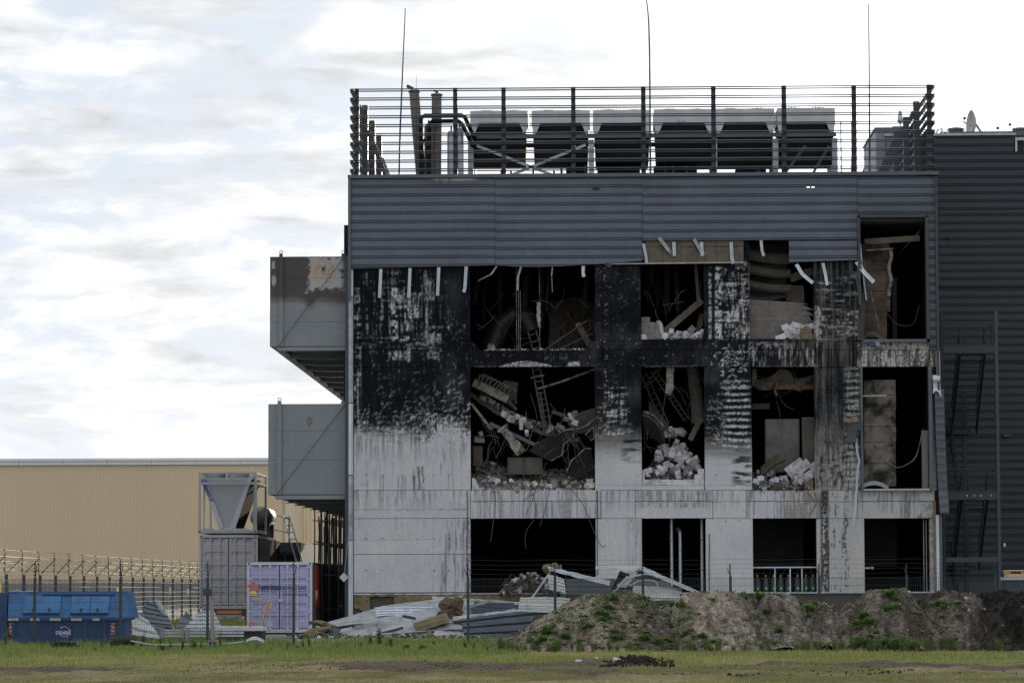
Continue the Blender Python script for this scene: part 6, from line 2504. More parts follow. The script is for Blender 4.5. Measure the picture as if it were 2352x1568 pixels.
def build_containers():
    lil = mat('lilac_paint', (.36, .345, .56), .6, 0, .10, 1.6, .03, col2=(.25, .235, .36), thr=(.5, .85))
    lilf = mat('lilac_frame', (.50, .51, .58), .5, 0, .12, 2, .02)
    grey = mat('pale_lilac_grey', (.40, .385, .42), .6, 0, .12, 1.4, .02, col2=(.22, .20, .21), thr=(.5, .85))
    greyf = mat('grey_frame', (.42, .42, .44), .5, 0, .15, 2, .02)
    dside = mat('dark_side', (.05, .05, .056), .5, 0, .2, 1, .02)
    Y = 121.0
    x0, x1, z0, z1 = rectw(567, 717, 1290, 1452, Y)
    t = thing('shipping_container', 'lilac shipping container with company lettering on its closed doors', 'container', ((x0 + x1) / 2, Y, 0))
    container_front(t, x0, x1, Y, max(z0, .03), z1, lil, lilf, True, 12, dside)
    navy = mat('navy_print', (.03, .03, .12), .5, 0, .05, 3, 0)
    orange = mat('orange_print', (.70, .12, .05), .5, 0, .05, 3, 0)
    p = at(594, 1353, Y - .02)
    _text('luminus', (p.x, Y - .012, p.z), .30, navy, t, 'lettering', bold=.012, width=.84)
    p = at(648, 1353, Y - .02)
    _text('solutions', (p.x, Y - .012, p.z), .29, navy, t, 'lettering', width=.90)
    p = at(650, 1367, Y - .02)
    _text('www.uprental.eu', (p.x, Y - .012, p.z), .16, navy, t, 'lettering', width=.92)
    # orange flower-like mark: five curved petals
    c = at(582, 1347, Y)
    for k in range(5):
        a = R(90 + k * 72)
        m = MB()
        pts = []
        for s in np.linspace(-1, 1, 7):
            rr = .10 + .10 * math.cos(s * 1.4)
            pts.append((c.x + math.cos(a + s * .42) * rr * 1.25, Y - .014, c.z + math.sin(a + s * .42) * rr))
        for s in np.linspace(.5, -.5, 4):
            pts.append((c.x + math.cos(a + s * .4) * .05, Y - .014, c.z + math.sin(a + s * .4) * .05))
        m.prism(pts, (0, .006, 0))
        m.build('logo_petal', orange, t)
    yel = mat('yellow_sticker', (.75, .60, .05), .5, 0, .05, 3, 0)
    MB().box(*bxu(574, 589, 1356, 1363, Y - .014, Y - .006)).build('yellow_sticker', yel, t)
    MB().box(*bxu(576, 602, 1361, 1378, Y - .012, Y - .004)).build('safety_sheet', M_WHITE, t)
    blue = mat('sign_blue', (.03, .12, .45), .5, 0, .05, 3, 0)
    red = mat('sign_red', (.55, .03, .03), .5, 0, .05, 3, 0)
    for j, v in enumerate((1364.5, 1369.5, 1375)):
        for i in range(6):
            q = at(578.5 + i * 4.2, v, Y)
            if j == 2:
                MB().prism([(q.x - .028, Y - .016, q.z - .026), (q.x + .028, Y - .016, q.z - .026), (q.x, Y - .016, q.z + .03)], (0, .003, 0)).build('warning_sign', mat('sign_amber', (.35, .22, .03), .5, 0, .05, 3, 0), t)
            elif j == 1 or i > 2:
                MB().lathe((q.x, Y - .016, q.z), [(.03, 0), (.03, .003), (0, .0031)], 10, 'Y').build('warning_sign', blue if (j == 0 or i == 0) else red, t)
    MB().box(*bxu(589, 597, 1425, 1441, Y - .02, Y - .004)).build('document_box', M_GALVD, t)
    MB().box(*bxu(612, 626, 1428, 1438, Y - .012, Y - .004)).build('data_plate', M_WHITE, t)
    MB().box(*bxu(640, 650, 1374, 1382, Y - .06, Y - .004)).build('lock_box', lilf, t)
    # red panel and lettering on the flank
    redp = mat('red_flank', (.45, .06, .03), .5, 0, .1, 2, 0)
    zz = lambda v: at(720, v, Y).z
    xs = x1 + .052
    MB().prism([(xs, Y + .5, zz(1298)), (xs, Y + 2.3, zz(1298)), (xs, Y + 2.3, zz(1350)), (xs, Y + 4.4, zz(1352)), (xs, Y + 4.4, zz(1392)), (xs, Y + 2.0, zz(1400)), (xs, Y + .5, zz(1385))], (.004, 0, 0)).build('red_panel', redp, t)
    _text('ENU', (xs + .008, Y + .7, zz(1378)), .55, M_WHITE, t, 'lettering', rot=(R(90), 0, R(90)))
    # ---- grey container on a trailer
    Y = 134.0
    x0, x1, z0, z1 = rectw(457.5, 592, 1228, 1397, Y)
    t = thing('shipping_container', 'tall pale grey shipping container standing on a trailer', 'container', ((x0 + x1) / 2, Y, z0))
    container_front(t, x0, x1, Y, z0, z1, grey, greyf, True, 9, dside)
    t = thing('trailer', 'rear of a road trailer under the pale grey container, with lights and number plate', 'trailer', ((x0 + x1) / 2, Y, 0))
    MB().box(x0 + .1, x1 - .1, Y + .3, Y + 9, z0 - .22, z0 - .01).build('chassis', M_BLACKR, t)
    MB().box(x0 + .25, x1 - .05, Y + .05, Y + .3, at(500, 1408, Y).z - .12, z0 - .02).build('tail_board', M_DARK, t)
    MB().box(*bxu(497, 556, 1400, 1410, Y - .0, Y + .04)).build('marker_board', mat('marker_red', (.35, .05, .03), .5, 0, .1, 3, 0), t)
    MB().box(*bxu(499, 554, 1402, 1408, Y - .015, Y - .001)).build('marker_reflector', mat('marker_amber', (.45, .25, .03), .4, 0, .1, 3, 0), t)
    MB().box(*bxu(497, 556, 1411.5, 1423, Y - .0, Y + .05)).build('plate_bar', M_GALVD, t)
    pl = MB().box(*bxu(514, 542, 1413, 1421, Y - .02, Y - .002)).build('number_plate', M_WHITE, t)
    q = at(518, 1420, Y)
    _text('Q-AUG-434', (q.x, Y - .026, q.z), .105, mat('plate_red', (.18, .03, .03), .5, 0, .05, 3, 0), t, 'plate_lettering')
    MB().box(*bxu(514, 517, 1413, 1421, Y - .025, Y - .021)).build('plate_band', blue, t)
    q = at(488, 1405, Y)
    MB().lathe((q.x, Y - .02, q.z), [(.1, 0), (.1, .02), (.0, .021)], 16, 'Y').build('speed_disc', M_WHITE, t)
    MB().lathe((q.x, Y - .024, q.z), [(.10, 0), (.075, 0), (.075, .004), (.10, .004)], 16, 'Y').build('speed_ring', red, t)
    _text('60', (q.x - .062, Y - .03, q.z - .04), .11, M_BLACKR, t, 'speed_lettering')
    for ua, ub in ((470, 485), (560, 575)):
        MB().box(*bxu(ua, ub, 1415, 1424, Y - .03, Y + .04)).build('tail_lamp', mat('lamp_red', (.30, .02, .02), .3, 0, .1, 3, 0), t)
    MB().box(*bxu(530, 556, 1430, 1436, Y - .0, Y + .06)).build('bumper', mat('bumper_red', (.28, .06, .06), .5, 0, .2, 3, 0), t)
    MB().box(*bxu(552, 562, 1425, 1438, Y - .03, Y - .005)).build('warning_plate', yel, t)
    for ua, ub in ((508, 532), (560, 570)):
        m = MB()
        x_, xx_, _, _ = rectw(ua, ub, 1420, 1450, Y)
        m.lathe((x_, Y + 1.0, .5), [(.48, 0), (.5, .05), (.5, xx_ - x_ - .05), (.48, xx_ - x_)], 20, 'X')
        m.lathe((x_, Y + 1.0, .5), [(0, .02), (.48, .02)], 20, 'X')
        m.build('wheel', M_BLACKR, t)
    # ---- V cooler in its frame on top
    x0, x1, z0, z1 = rectw(456, 590, 1084, 1224, Y)
    D = 4.0
    t = thing('adiabatic_cooler', 'grey V-shaped cooler inside a cage frame on top of the pale grey container', 'cooler', ((x0 + x1) / 2, Y + 2, z0))
    fm = mat('cage_steel', (.36, .37, .39), .5, .1, .12, 2, .02)
    bw = .085
    for yy in (Y, Y + D):
        for xx in (x0, x1 - bw):
            MB().box(xx, xx + bw, yy, yy + bw, z0 + .14, z1).build('cage_post', fm, t)
        MB().box(x0 + bw, x1 - bw, yy + .003, yy + bw - .003, z1 - .075, z1 - .002).build('cage_rail', fm, t)
        zm = at(500, 1110, Y).z
        MB().box(x0 + bw, x1 - bw, yy + .003, yy + bw - .003, zm - .04, zm + .05).build('cage_rail', fm, t)
    for zz in (z1 - .08, zm - .02):
        for xx in (x0, x1 - bw):
            MB().box(xx + .004, xx + bw - .004, Y + bw, Y + D, zz, zz + .07).build('cage_rail', fm, t)
    MB().box(x0 - .02, x1 + .02, Y - .02, Y + D + .1, z0, z0 + .138).build('base_frame', fm, t)
    for cx in (x0 + .06, x1 - .06):
        MB().box(cx - .03, cx + .03, Y - .026, Y - .021, z0 + .03, z0 + .10).build('slot', M_BLACKR, t)
    for xx in (x0 + .13, x1 - .22):
        MB().box(xx, xx + .06, Y + .6, Y + .66, z0 + .14, z1 - .1).build('inner_post', fm, t)
    pv = lambda u, v, y: at(u, v, y)
    Yc = Y + .35
    face = [(474, 1100), (578, 1100), (578, 1110), (529, 1212), (512, 1212), (470, 1110)]
    MB().prism([pv(u, v, Yc) for u, v in face], (0, .04, 0)).build('end_panel', mat('cooler_panel', (.34, .35, .38), .45, 0, .06, 2, 0), t)
    for poly in ([(462, 1094), (471, 1094), (514, 1211), (502, 1214)], [(571, 1094), (580, 1094), (540, 1214), (528, 1211)]):
        MB().prism([pv(u, v, Yc - .06) for u, v in poly], (0, .05, 0)).build('end_flange', mat('cooler_flange', (.47, .48, .51), .45, 0, .06, 2, 0), t)
    MB().box(*bxu(505, 536, 1211, 1220, Yc - .02, Yc + .1)).build('foot', MATS['cooler_flange'], t)
    for k, s in enumerate(((462, 503), (580, 539))):
        a, b = pv(s[0], 1098, Yc), pv(s[1], 1213, Yc)
        MB().prism([a, b, b + Vector((.02, 0, 0)), a + Vector((.02, 0, 0))], (0, 3.2, 0)).build('coil', M_COIL, t)
    MB().box(*bxu(470, 578, 1097, 1101, Yc + .05, Yc + 3.3)).build('fan_deck', MATS['cooler_flange'], t)
    for u in (494, 548):
        for yy in (.9, 2.4):
            p = pv(u, 1097, Yc + yy)
            MB().lathe((p.x, p.y, p.z), [(.44, 0), (.46, .16), (.48, .19), (.44, .19), (.38, .20), (0, .21)], 20).build('fan', M_GALVD, t)
    MB().box(*bxu(464, 488, 1213, 1219, Y + .1, Y + .3)).build('ballast', fm, t)
    MB().box(*bxu(544, 566, 1213, 1219, Y + .1, Y + .3)).build('ballast', fm, t)
    a, b = pv(463, 1097, Yc), pv(488, 1152, Yc)
    d = (b - a).normalized()
    ang = math.atan2(-d.z, d.x)
    q = pv(464.5, 1105, Yc - .07)
    _text('Güntner', (q.x - .07, q.y, q.z + .04), .30, mat('blue_print', (.04, .09, .38), .5, 0, .05, 3, 0), t, 'lettering', rot=(R(90), ang, 0), bold=.01, width=1.02)
    # ---- tank, walkway and ladder behind
    t = thing('pressure_tank', 'dark steel tank lying on saddles behind the V-shaped cooler', 'tank', pv(598, 1222, Y + 6))
    c = pv(597, 1186, Y + 5.2)
    r_ = .45
    MB().lathe(c, [(0, -.08), (.2, -.06), (.36, 0), (r_, .12), (r_, 2.6), (.36, 2.75), (0, 2.8)], 24, 'Y').build('shell', mat('tank_steel', (.16, .16, .165), .35, .5, .15, 2, 0), t)
    for yy in (.4, 2.2):
        MB().box(c.x - .3, c.x + .38, c.y + yy, c.y + yy + .08, pv(600, 1236, Y + 5).z, c.z - .3).build('saddle', M_DARK, t)
    Y2 = 144.0
    x0, x1, z0, z1 = rectw(596, 690, 1246, 1390, Y2)
    t = thing('generator_container', 'dark ribbed container behind the pale grey one, with panelled doors', 'container', ((x0 + x1) / 2, Y2, 0))
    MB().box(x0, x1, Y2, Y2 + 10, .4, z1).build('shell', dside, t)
    MB().box(x0, x1 + .02, Y2 - .06, Y2 - .002, z1 - .42, z1 + .02).build('fascia', M_DARK, t)
    for k in range(26):
        xx = x0 + (x1 - x0) * (k + .5) / 26
        MB().box(xx - .018, xx + .018, Y2 - .04, Y2 - .002, .42, z1 - .43).build('rib', M_DARK, t)
    for k in (.18, .42, .66):
        xx = x0 + (x1 - x0) * k
        MB().box(xx, xx + .32, Y2 - .07, Y2 - .045, .5, z1 - .5).build('door', M_COIL, t)
    t = thing('guard_rail', 'dark tube railing on top of the ribbed container', 'railing', (x0 + .6, Y2, z1))
    xs = [pv(u, 1200, Y2 + .3).x for u in (612, 628, 664)]
    for xx in xs:
        MB().box(xx - .03, xx + .03, Y2 + .3, Y2 + .36, z1, z1 + (1.32 if xx < xs[2] else 1.15)).build('rail_post', M_DARK, t)
    for h in (1.28, .62):
        MB().tube([(xs[0], Y2 + .33, z1 + h), (xs[1], Y2 + .33, z1 + h - .02), (xs[2], Y2 + .33, z1 + h - .16)], .028, 8).build('rail', M_GALVD, t)
    a, b = pv(657, 1182, Y2 - .4), pv(688, 1290, Y2 - .9)
    t = thing('leaning_ladder', 'grey aluminium ladder leaning on the dark ribbed container', 'ladder', (b.x, b.y, 0))
    d = b - a
    b2 = a + d * (a.z / (a.z - b.z))
    side = Vector((.12, .18, 0))
    for k in (-1, 1):
        MB().bar(a + side * k, b2 + side * k, .06, .05).build('rail', M_GALVD, t)
    for k in range(16):
        c = a + (b2 - a) * (k + .5) / 16
        MB().bar(c - side, c + side, .035, .035).build('rung', M_GALVD, t)
    # ---- dark switch cubicle right of the lilac container
    Y3 = 128.0
    x0, x1, z0, z1 = rectw(757, 792, 1297, 1420, Y3)
    t = thing('switch_cubicle', 'dark outdoor switch cubicle beside the corner post of the building', 'cubicle', ((x0 + x1) / 2, Y3, 0))
    MB().box(x0, x1, Y3, Y3 + 1.5, .05, z1).build('body', M_DARK, t)
    MB().box(x0 - .03, x1 + .03, Y3 - .05, Y3 + 1.55, z1 + .002, z1 + .08).build('roof', M_GALVD, t)
    for k in range(2):
        a = x0 + .03 + k * (x1 - x0) / 2
        MB().box(a, a + (x1 - x0) / 2 - .05, Y3 - .03, Y3 - .002, .15, z1 - .1).build('door', M_STEEL, t)
    p = at(783, 1389, Y3)
    MB().prism([(p.x - .08, Y3 - .04, p.z - .06), (p.x + .08, Y3 - .04, p.z - .06), (p.x, Y3 - .04, p.z + .08)], (0, .006, 0)).build('warning_sign', yel, t)
    p = at(790, 1325, FY - .2)
    t = thing('hanging_tag', 'small white diamond tag hanging on a wire at the corner post', 'tag', p)
    MB().obox(p, (.09, 0, .09), (0, .005, 0), (-.09, 0, .09)).build('tag_plate', M_WHITE, t)
    MB().tube([p + Vector((0, 0, .1)), at(806, 1180, FY - .15)], .008, 5).build('wire', M_GALVD, t)


build_containers()


def build_scaffold():
    t = thing('scaffold', 'dense dark scaffold tubes standing under the lower duct', 'scaffold', (at(755, 1400, 132).x, 126, 0))
    rs = random.Random(12)
    k = 0
    for row in range(9):
        y = 124 + row * 2.6
        for u in (722, 740, 760, 778, 790):
            x = at(u, 1300, 124).x + rs.uniform(-.06, .06)
            x += 0
            zt = at(720, 1176, 124).z + .1
            MB().tube([(x, y, 0), (x + rs.uniform(-.06, .06), y, zt)], .028, 6).build('standard', M_DARK, t)
        for z in (.9, 2.2, 3.4, 4.3):
            x0, x1 = at(718, 1300, 124).x, at(792, 1300, 124).x
            MB().tube([(x0, y + .05, z), (x1, y + .05, z)], .024, 6).build('ledger', M_DARK, t)
    for u in (722, 790):
        x = at(u, 1300, 124).x
        for z in (1.0, 2.3, 3.5):
            MB().tube([(x, 124, z), (x, 145, z)], .024, 6).build('transom', M_DARK, t)
    for k in range(14):
        x = at(rs.uniform(724, 788), 1300, 124).x
        y = 124 + rs.uniform(.1, 3)
        MB().tube([(x, y, .5), (x + rs.uniform(-.15, .15), y, rs.uniform(3.9, 4.8))], .03, 6).build('stored_tube', M_BLACKR, t)


build_scaffold()


def build_skip():
    Y = 94.0
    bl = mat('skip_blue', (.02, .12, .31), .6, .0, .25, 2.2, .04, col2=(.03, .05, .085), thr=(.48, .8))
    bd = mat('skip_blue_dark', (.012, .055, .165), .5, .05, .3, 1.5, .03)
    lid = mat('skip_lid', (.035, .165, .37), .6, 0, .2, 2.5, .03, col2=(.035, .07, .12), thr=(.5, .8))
    sil = mat('reflective_tape', (.48, .46, .40), .5, 0, .25, 8, 0)
    x0, x1, z0, z1 = rectw(18, 300, 1357, 1470, Y)
    t = thing('waste_skip', 'blue covered waste skip with sloping lids behind the fence', 'skip', ((x0 + x1) / 2, Y + .8, 0))
    zb = at(150, 1424, Y).z
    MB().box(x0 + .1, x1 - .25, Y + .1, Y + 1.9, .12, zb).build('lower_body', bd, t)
    for u in (30, 72, 195, 240, 284):
        xx = at(u, 1440, Y).x
        MB().box(xx - .05, xx + .05, Y + .05, Y + .098, .14, zb - .02).build('rib', bd, t)
    for u in (60, 250):
        xx = at(u, 1440, Y).x
        MB().box(xx - .15, xx + .15, Y + .2, Y + 1.8, 0, .118).build('skid', M_BLACKR, t)
    zr = at(150, 1418, Y).z
    MB().box(x0, x1 - .15, Y - .02, Y + 1.95, zb + .002, zr).build('rim', bd, t)
    for (ua, ub) in ((18, 42), (69, 91), (114, 139), (163, 188), (213, 228)):
        MB().box(*bxu(ua, ub, 1419, 1424.5, Y - .03, Y - .021)).build('reflector', sil, t)
    # sloping hood
    lo = [at(18, 1418, Y), at(298, 1418, Y)]
    hi = [at(20, 1363, Y + .5), at(291, 1363, Y + .5)]
    zt = at(150, 1358, Y + .8).z
    a, b, c, d = lo[0], lo[1], hi[1], hi[0]
    back = Y + 1.9
    vs = [a, b, c, d, (d.x, d.y, zt), (c.x, c.y, zt), (a.x, back, zr), (b.x, back, zr), (d.x, back, zt), (c.x, back, zt)]
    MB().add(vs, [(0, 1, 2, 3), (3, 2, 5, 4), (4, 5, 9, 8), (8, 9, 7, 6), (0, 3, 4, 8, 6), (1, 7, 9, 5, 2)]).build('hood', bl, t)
    nrm = ((b - a).cross(d - a)).normalized()
    if nrm.y > 0:
        nrm = -nrm
    for (f0, f1) in ((.12, .42), (.51, .82)):
        for h0, h1, s in ((.14, .86, 0),):
            P = lambda f, h: a + (b - a) * (f + .02 * h) + (d - a) * h
            q = [P(f0, h0), P(f1, h0), P(f1, h1), P(f0, h1)]
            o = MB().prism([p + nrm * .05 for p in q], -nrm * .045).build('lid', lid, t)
            MB().bar(P(f0, h0) + nrm * .07, P(f1, h0) + nrm * .07, .035, .03).build('lid_lip', bd, o)
            m_ = (P(f0, .5) + P(f1, .5)) / 2
            for f in (.28, .72):
                w = P(f0 + (f1 - f0) * f, h0 + .08)
                MB().bar(w + nrm * .075, w + (d - a) * .12 + nrm * .075, .05, .03).build('lid_handle', M_BLACKR, o)
            if f0 > .5:
                MB().bar(P((f0 + f1) / 2, h0) + nrm * .055, P((f0 + f1) / 2, h1) + nrm * .055, .02, .02).build('lid_seam', bd, o)
    MB().tube([hi[0] + Vector((1.0, -.05, -.02)), hi[1] + Vector((-.35, -.05, -.02))], .035, 8).build('lid_shaft', bd, t)
    for (ua, v0, v1) in ((20, 1430, 1457), (254, 1430, 1457)):
        xx0, xx1, za, zb_ = rectw(ua, ua + 8.5, v0, v1, Y)
        MB().box(xx0, xx1, Y + .07, Y + .098, za, zb_).build('chevron_plate', M_WHITE, t)
        n = 3
        for k in range(n):
            zc = za + (zb_ - za) * (k + .05) / n
            hh = (zb_ - za) / n * .5
            if ua > 100:
                poly = [(xx0, Y + .06, zc + hh * .8), (xx1, Y + .06, zc), (xx1, Y + .06, zc + hh), (xx0, Y + .06, min(zc + hh * 1.8, zb_))]
            else:
                poly = [(xx0, Y + .06, zc), (xx1, Y + .06, zc + hh * .8), (xx1, Y + .06, min(zc + hh * 1.8, zb_)), (xx0, Y + .06, zc + hh)]
            MB().prism(poly, (0, .008, 0)).build('chevron', mat('chevron_red', (.42, .03, .03), .5, 0, .1, 4, 0), t)
    MB().box(*bxu(126, 164, 1434, 1466, Y + .045, Y + .098)).build('sign_plate', mat('sign_royal', (.01, .03, .22), .45, 0, .1, 3, 0), t)
    p = at(128, 1456, Y + .04)
    _text('renewi', (p.x, Y + .038, p.z), .21, M_WHITE, t, 'lettering', bold=.012, width=.44)
    c = at(148, 1450, Y + .04)
    for (s0, s1) in ((R(125), R(-15)), (R(-55), R(-195))):
        MB().tube([(c.x + .145 * math.cos(s), Y + .034, c.z + .145 * math.sin(s)) for s in np.linspace(s0, s1, 13)], .011, 5).build('ring_arrow', M_WHITE, t)
        e = (c.x + .145 * math.cos(s0), c.z + .145 * math.sin(s0))
        MB().prism([(e[0] - .035, Y + .03, e[1] + .03), (e[0] + .03, Y + .03, e[1] + .025), (e[0] - .03, Y + .03, e[1] - .035)] if s0 > 0 else [(e[0] + .03, Y + .03, e[1] - .03), (e[0] - .035, Y + .03, e[1] - .02), (e[0] + .03, Y + .03, e[1] + .035)], (0, .006, 0)).build('arrow_head', M_WHITE, t)
    p = at(285, 1452, Y)
    MB().box(x1 - .248, x1 - .24, Y + .25, Y + 1.1, .3, .95).build('sign_plate', MATS['sign_royal'], t)
    MB().box(*bxu(-6, 16, 1360, 1470, Y + .3, Y + 1.2)).build('end_frame', bd, t)
    p = at(20, 1359, Y + .8)
    t2 = thing('tarpaulin', 'white folded tarpaulin lying on top of the blue skip', 'tarpaulin', p)
    g = [[at(24 + i * 9, 1357 - 2 * math.sin(i * .9) ** 2 - (i < 3), Y + .9 + j * .2) for i in range(8)] for j in range(3)]
    MB().patch(g, .03).build('sheet', M_WHITE, t2)


build_skip()


# ------------------------------------------------------------------ sheet debris
M_PALE = mat('pale_sheet_metal', (.40, .43, .45), .5, .15, .35, 1.6, .05, col2=(.15, .15, .15), thr=(.46, .74))
M_BLUE = mat('slate_sheet', (.055, .072, .098), .42, 0, .2, 1.5, .03)
M_PALEB = mat('scorched_pale_sheet', (.42, .43, .42), .5, .2, .4, .9, .03, col2=(.10, .085, .07), thr=(.52, .72))


def sheet(label, c, Ys, m, ribs=4, amp=.03, sag=.0, nu=26, nv=18, th=.008, seed=0, name='metal_sheet', curl=0.0):
    """corrugated sheet from four pixel corners (bl, br, tr, tl) with depths; ribs run along bl-br"""
    P = [at(u, v, y) for (u, v), y in zip(c, Ys)]
    for p in P:
        p.z = max(p.z, .02)
    nrm = (P[1] - P[0]).cross(P[3] - P[0]).normalized()
    r = random.Random(seed)
    # a sheet is stiff: it breaks along a few straight creases instead of draping
    cr = sorted((r.uniform(.12, .88), r.uniform(-.5, .5)) for _ in range(3))
    ragged = [r.uniform(0, .02) for _ in range(nu + 1)]
    us_ = sorted(set([i / nu for i in range(nu + 1)] + [c_[0] for c_ in cr]))
    nv = max(nv, ribs * 14)
    g = []
    for j in range(nv + 1):
        row = []
        t = j / nv
        w = (t * ribs) % 1
        rib = -amp * 1.1 if .38 < w < .45 or .55 < w < .62 else (amp * .3 if .45 <= w <= .55 else 0)
        for i, s in enumerate(us_):
            e = ragged[min(i, nu)] * (1 if t > .5 else -1) * (abs(t - .5) > .45)
            p = P[0] * (1 - s) * (1 - t) + P[1] * s * (1 - t) + P[2] * s * t + P[3] * (1 - s) * t
            bend = sum(a_ * max(0, s - c_) * (.35 + .65 * t) for c_, a_ in cr) - s * sum(a_ * (1 - c_) for c_, a_ in cr) * (.35 + .65 * t)
            p = p + nrm * (rib + sag * 1.6 * bend + .006 * math.sin(s * 23 + t * 9)) + Vector((0, 0, e))
            p.z = max(p.z, .01) + curl * (s ** 2) * t
            row.append(p)
        g.append(row)
    return tag(MB().patch(g, th).build(name, m), label, 'metal sheet')


def lump(label, u, v, Y, sx, sy, sz, m, seed, name='wool_lump', cat='insulation', rz=0.0):
    bm = bmesh.new()
    bmesh.ops.create_icosphere(bm, subdivisions=3, radius=1)
    r = np.random.RandomState(seed)
    o3 = r.uniform(0, 9, 3)
    for q in bm.verts:
        d = q.co
        k = 1 + .30 * math.sin(3 * d.x + o3[0]) * math.cos(2.6 * d.z + o3[1]) + .17 * math.sin(7 * d.y + o3[2] + 5 * d.x) + .12 * math.sin(13 * d.z + 11 * d.x + o3[0]) + r.uniform(-.10, .10)
        q.co = Vector((d.x * sx * k, d.y * sy * k, d.z * sz * k))
    me = bpy.data.meshes.new(name)
    bm.to_mesh(me)
    bm.free()
    me.materials.append(m)
    o = bpy.data.objects.new(name, me)
    COL.objects.link(o)
    o.location = at(u, v, Y)
    o.rotation_euler = (0, rz, 0)
    return tag(o, label, cat)


def build_debris():
    Y = 116.0
    # ---- centre pile
    sheet('largest pale ribbed sheet sloping across the front of the debris pile', [(812, 1474), (1066, 1442), (1010, 1388), (724, 1438)], (112.4, 112.6, 114.8, 114.8), M_PALE, 6, .035, .05, 34, seed=1)
    sheet('second pale sheet sloping up behind the largest one to the plinth', [(722, 1437), (1000, 1390), (1066, 1367), (880, 1391)], (115.2, 115.6, 117.4, 117.2), M_PALE, 4, .035, .05, 30, seed=2)
    sheet('long ribbed galvanised panel lying level across the pile', [(864, 1413), (1022, 1408), (1022, 1393), (861, 1395)], (114.5, 114.5, 114.7, 114.7), M_GALV, 3, .04, .02, seed=4)
    sheet('pale sheet with a brown scorch mark leaning against the plinth', [(1000, 1402), (1198, 1402), (1192, 1382), (992, 1369)], (117.0, 117.0, 118.2, 118.2), M_PALEB, 3, .03, .08, seed=3)
    sheet('wide bent pale sheet reaching right towards the scrap heap', [(1060, 1412), (1290, 1416), (1320, 1385), (1085, 1376)], (116.6, 116.6, 117.8, 117.8), M_PALEB, 4, .03, .10, seed=5)
    sheet('thin pale strip sheet lying over the slate sheets', [(1040, 1424), (1232, 1400), (1232, 1394), (1040, 1416)], (111.6, 111.8, 112.0, 112.0), M_PALE, 1, .02, .03, seed=6)
    sheet('large slate blue ribbed sheet leaning at the foot of the soil heap', [(1068, 1471), (1200, 1460), (1238, 1398), (1056, 1421)], (110.6, 110.6, 111.0, 111.0), M_BLUE, 3, .07, .02, seed=7)
    sheet('slate sheet crumpled behind the large slate one', [(1085, 1404), (1190, 1408), (1180, 1384), (1090, 1380)], (115.0, 115.0, 115.8, 115.8), M_BLUE, 3, .05, .18, seed=8)
    sheet('small slate sheet tipped up by the left end of the pile', [(752, 1472), (772, 1466), (784, 1444), (760, 1440)], (111.6, 111.6, 112.2, 112.2), M_BLUE, 1, .03, .08, seed=9)
    sheet('narrow pale sheet on the ground before the lilac container', [(650, 1471), (760, 1468), (760, 1459), (660, 1463)], (111.6, 111.8, 113, 113), M_PALE, 2, .03, .04, seed=10)
    sheet('folded dark edged sheet sticking out under the pile', [(990, 1474), (1078, 1472), (1070, 1452), (1000, 1448)], (111.4, 111.4, 112.2, 112.2), M_PALEB, 1, .02, .10, seed=12)
    sheet('thin dark sheet added as gap shadow behind the long galvanised panel', [(1080, 1398), (1300, 1402), (1300, 1390), (1080, 1388)], (116.2, 116.2, 117.5, 117.5), M_DARK, 2, .03, .06, seed=13)  # dark sheet stands in for the black shadow between the pieces
    P = [at(u, v, 112.6) for u, v in ((948, 1432), (1020, 1410), (1029, 1428), (957, 1452))]
    tag(MB().prism(P, (.05, .55, .05)).obox((P[0] + P[2]) / 2 + Vector((0, -.012, 0)), (P[1] - P[0]) * .42, (0, .012, 0), (P[3] - P[0]) * .12).build('wool_board', mat('yellow_wool', (.36, .31, .17), .97, 0, .3, 3, .5, bscale=30, col2=(.17, .15, .12))), 'thick yellowish wool board lying on the pale sheets', 'insulation')
    P = [at(u, v, 111.2) for u, v in ((957, 1464), (986, 1452), (990, 1464), (962, 1477))]
    tag(MB().prism(P, (.03, .35, .04)).obox((P[0] + P[2]) / 2 + Vector((0, -.012, 0)), (P[1] - P[0]) * .38, (0, .012, 0), (P[3] - P[0]) * .15).build('wool_board', MATS['yellow_wool']), 'small wool board propped at the front of the pile', 'insulation')
    MATS['brown_wool'] = mat('brown_wool', (.17, .12, .07), .97, 0, .5, 3, .8, bscale=14, col2=(.09, .06, .045))
    lump('big brown wool lump on the debris pile, the right one', 1038, 1395, 114.0, .36, .3, .36, MATS['brown_wool'], 1, rz=.5)
    lump('big brown wool lump on the debris pile, the left one', 1016, 1420, 113.6, .40, .3, .22, mat('dark_brown_wool', (.085, .06, .05), .97, 0, .5, 4, .8, bscale=14), 2, rz=-.2)
    lump('flat brown wool lump right of the two big lumps', 1062, 1424, 113.2, .28, .3, .12, MATS['brown_wool'], 3)
    lump('yellow wool tuft at the left end of the pile', 738, 1432, 112.4, .42, .3, .10, M_WOOL, 4, rz=.1)
    lump('yellow wool heap lying low at the left end of the pile', 728, 1450, 111.8, .45, .3, .14, M_WOOL, 5, rz=-.15)
    lump('dark charred lump on the ground at the left end of the pile', 712, 1466, 111.0, .35, .3, .18, M_WOOLD, 6)
    lump('small dark lump on the ground before the pale sheets', 765, 1472, 110.6, .3, .2, .08, M_WOOLD, 7)
    rubble('rubble', 'small scraps and rubble strewn around the debris pile', 420, lambda r: (at(r.uniform(660, 1120), 1470, 1).x * (y := r.uniform(108, 114)), y, .03), lambda r: r.uniform(.03, .16), cols(DGREY, GREY, BROWN, PALE, BLACK), 81)
    sheet('dark sheet added as shadow low in the front of the pile', [(850, 1480), (985, 1478), (990, 1460), (860, 1466)], (111.6, 111.6, 112.2, 112.2), M_DARK, 2, .03, .08, seed=14)  # added to darken the shaded gaps beneath the pile
    rs = random.Random(33)
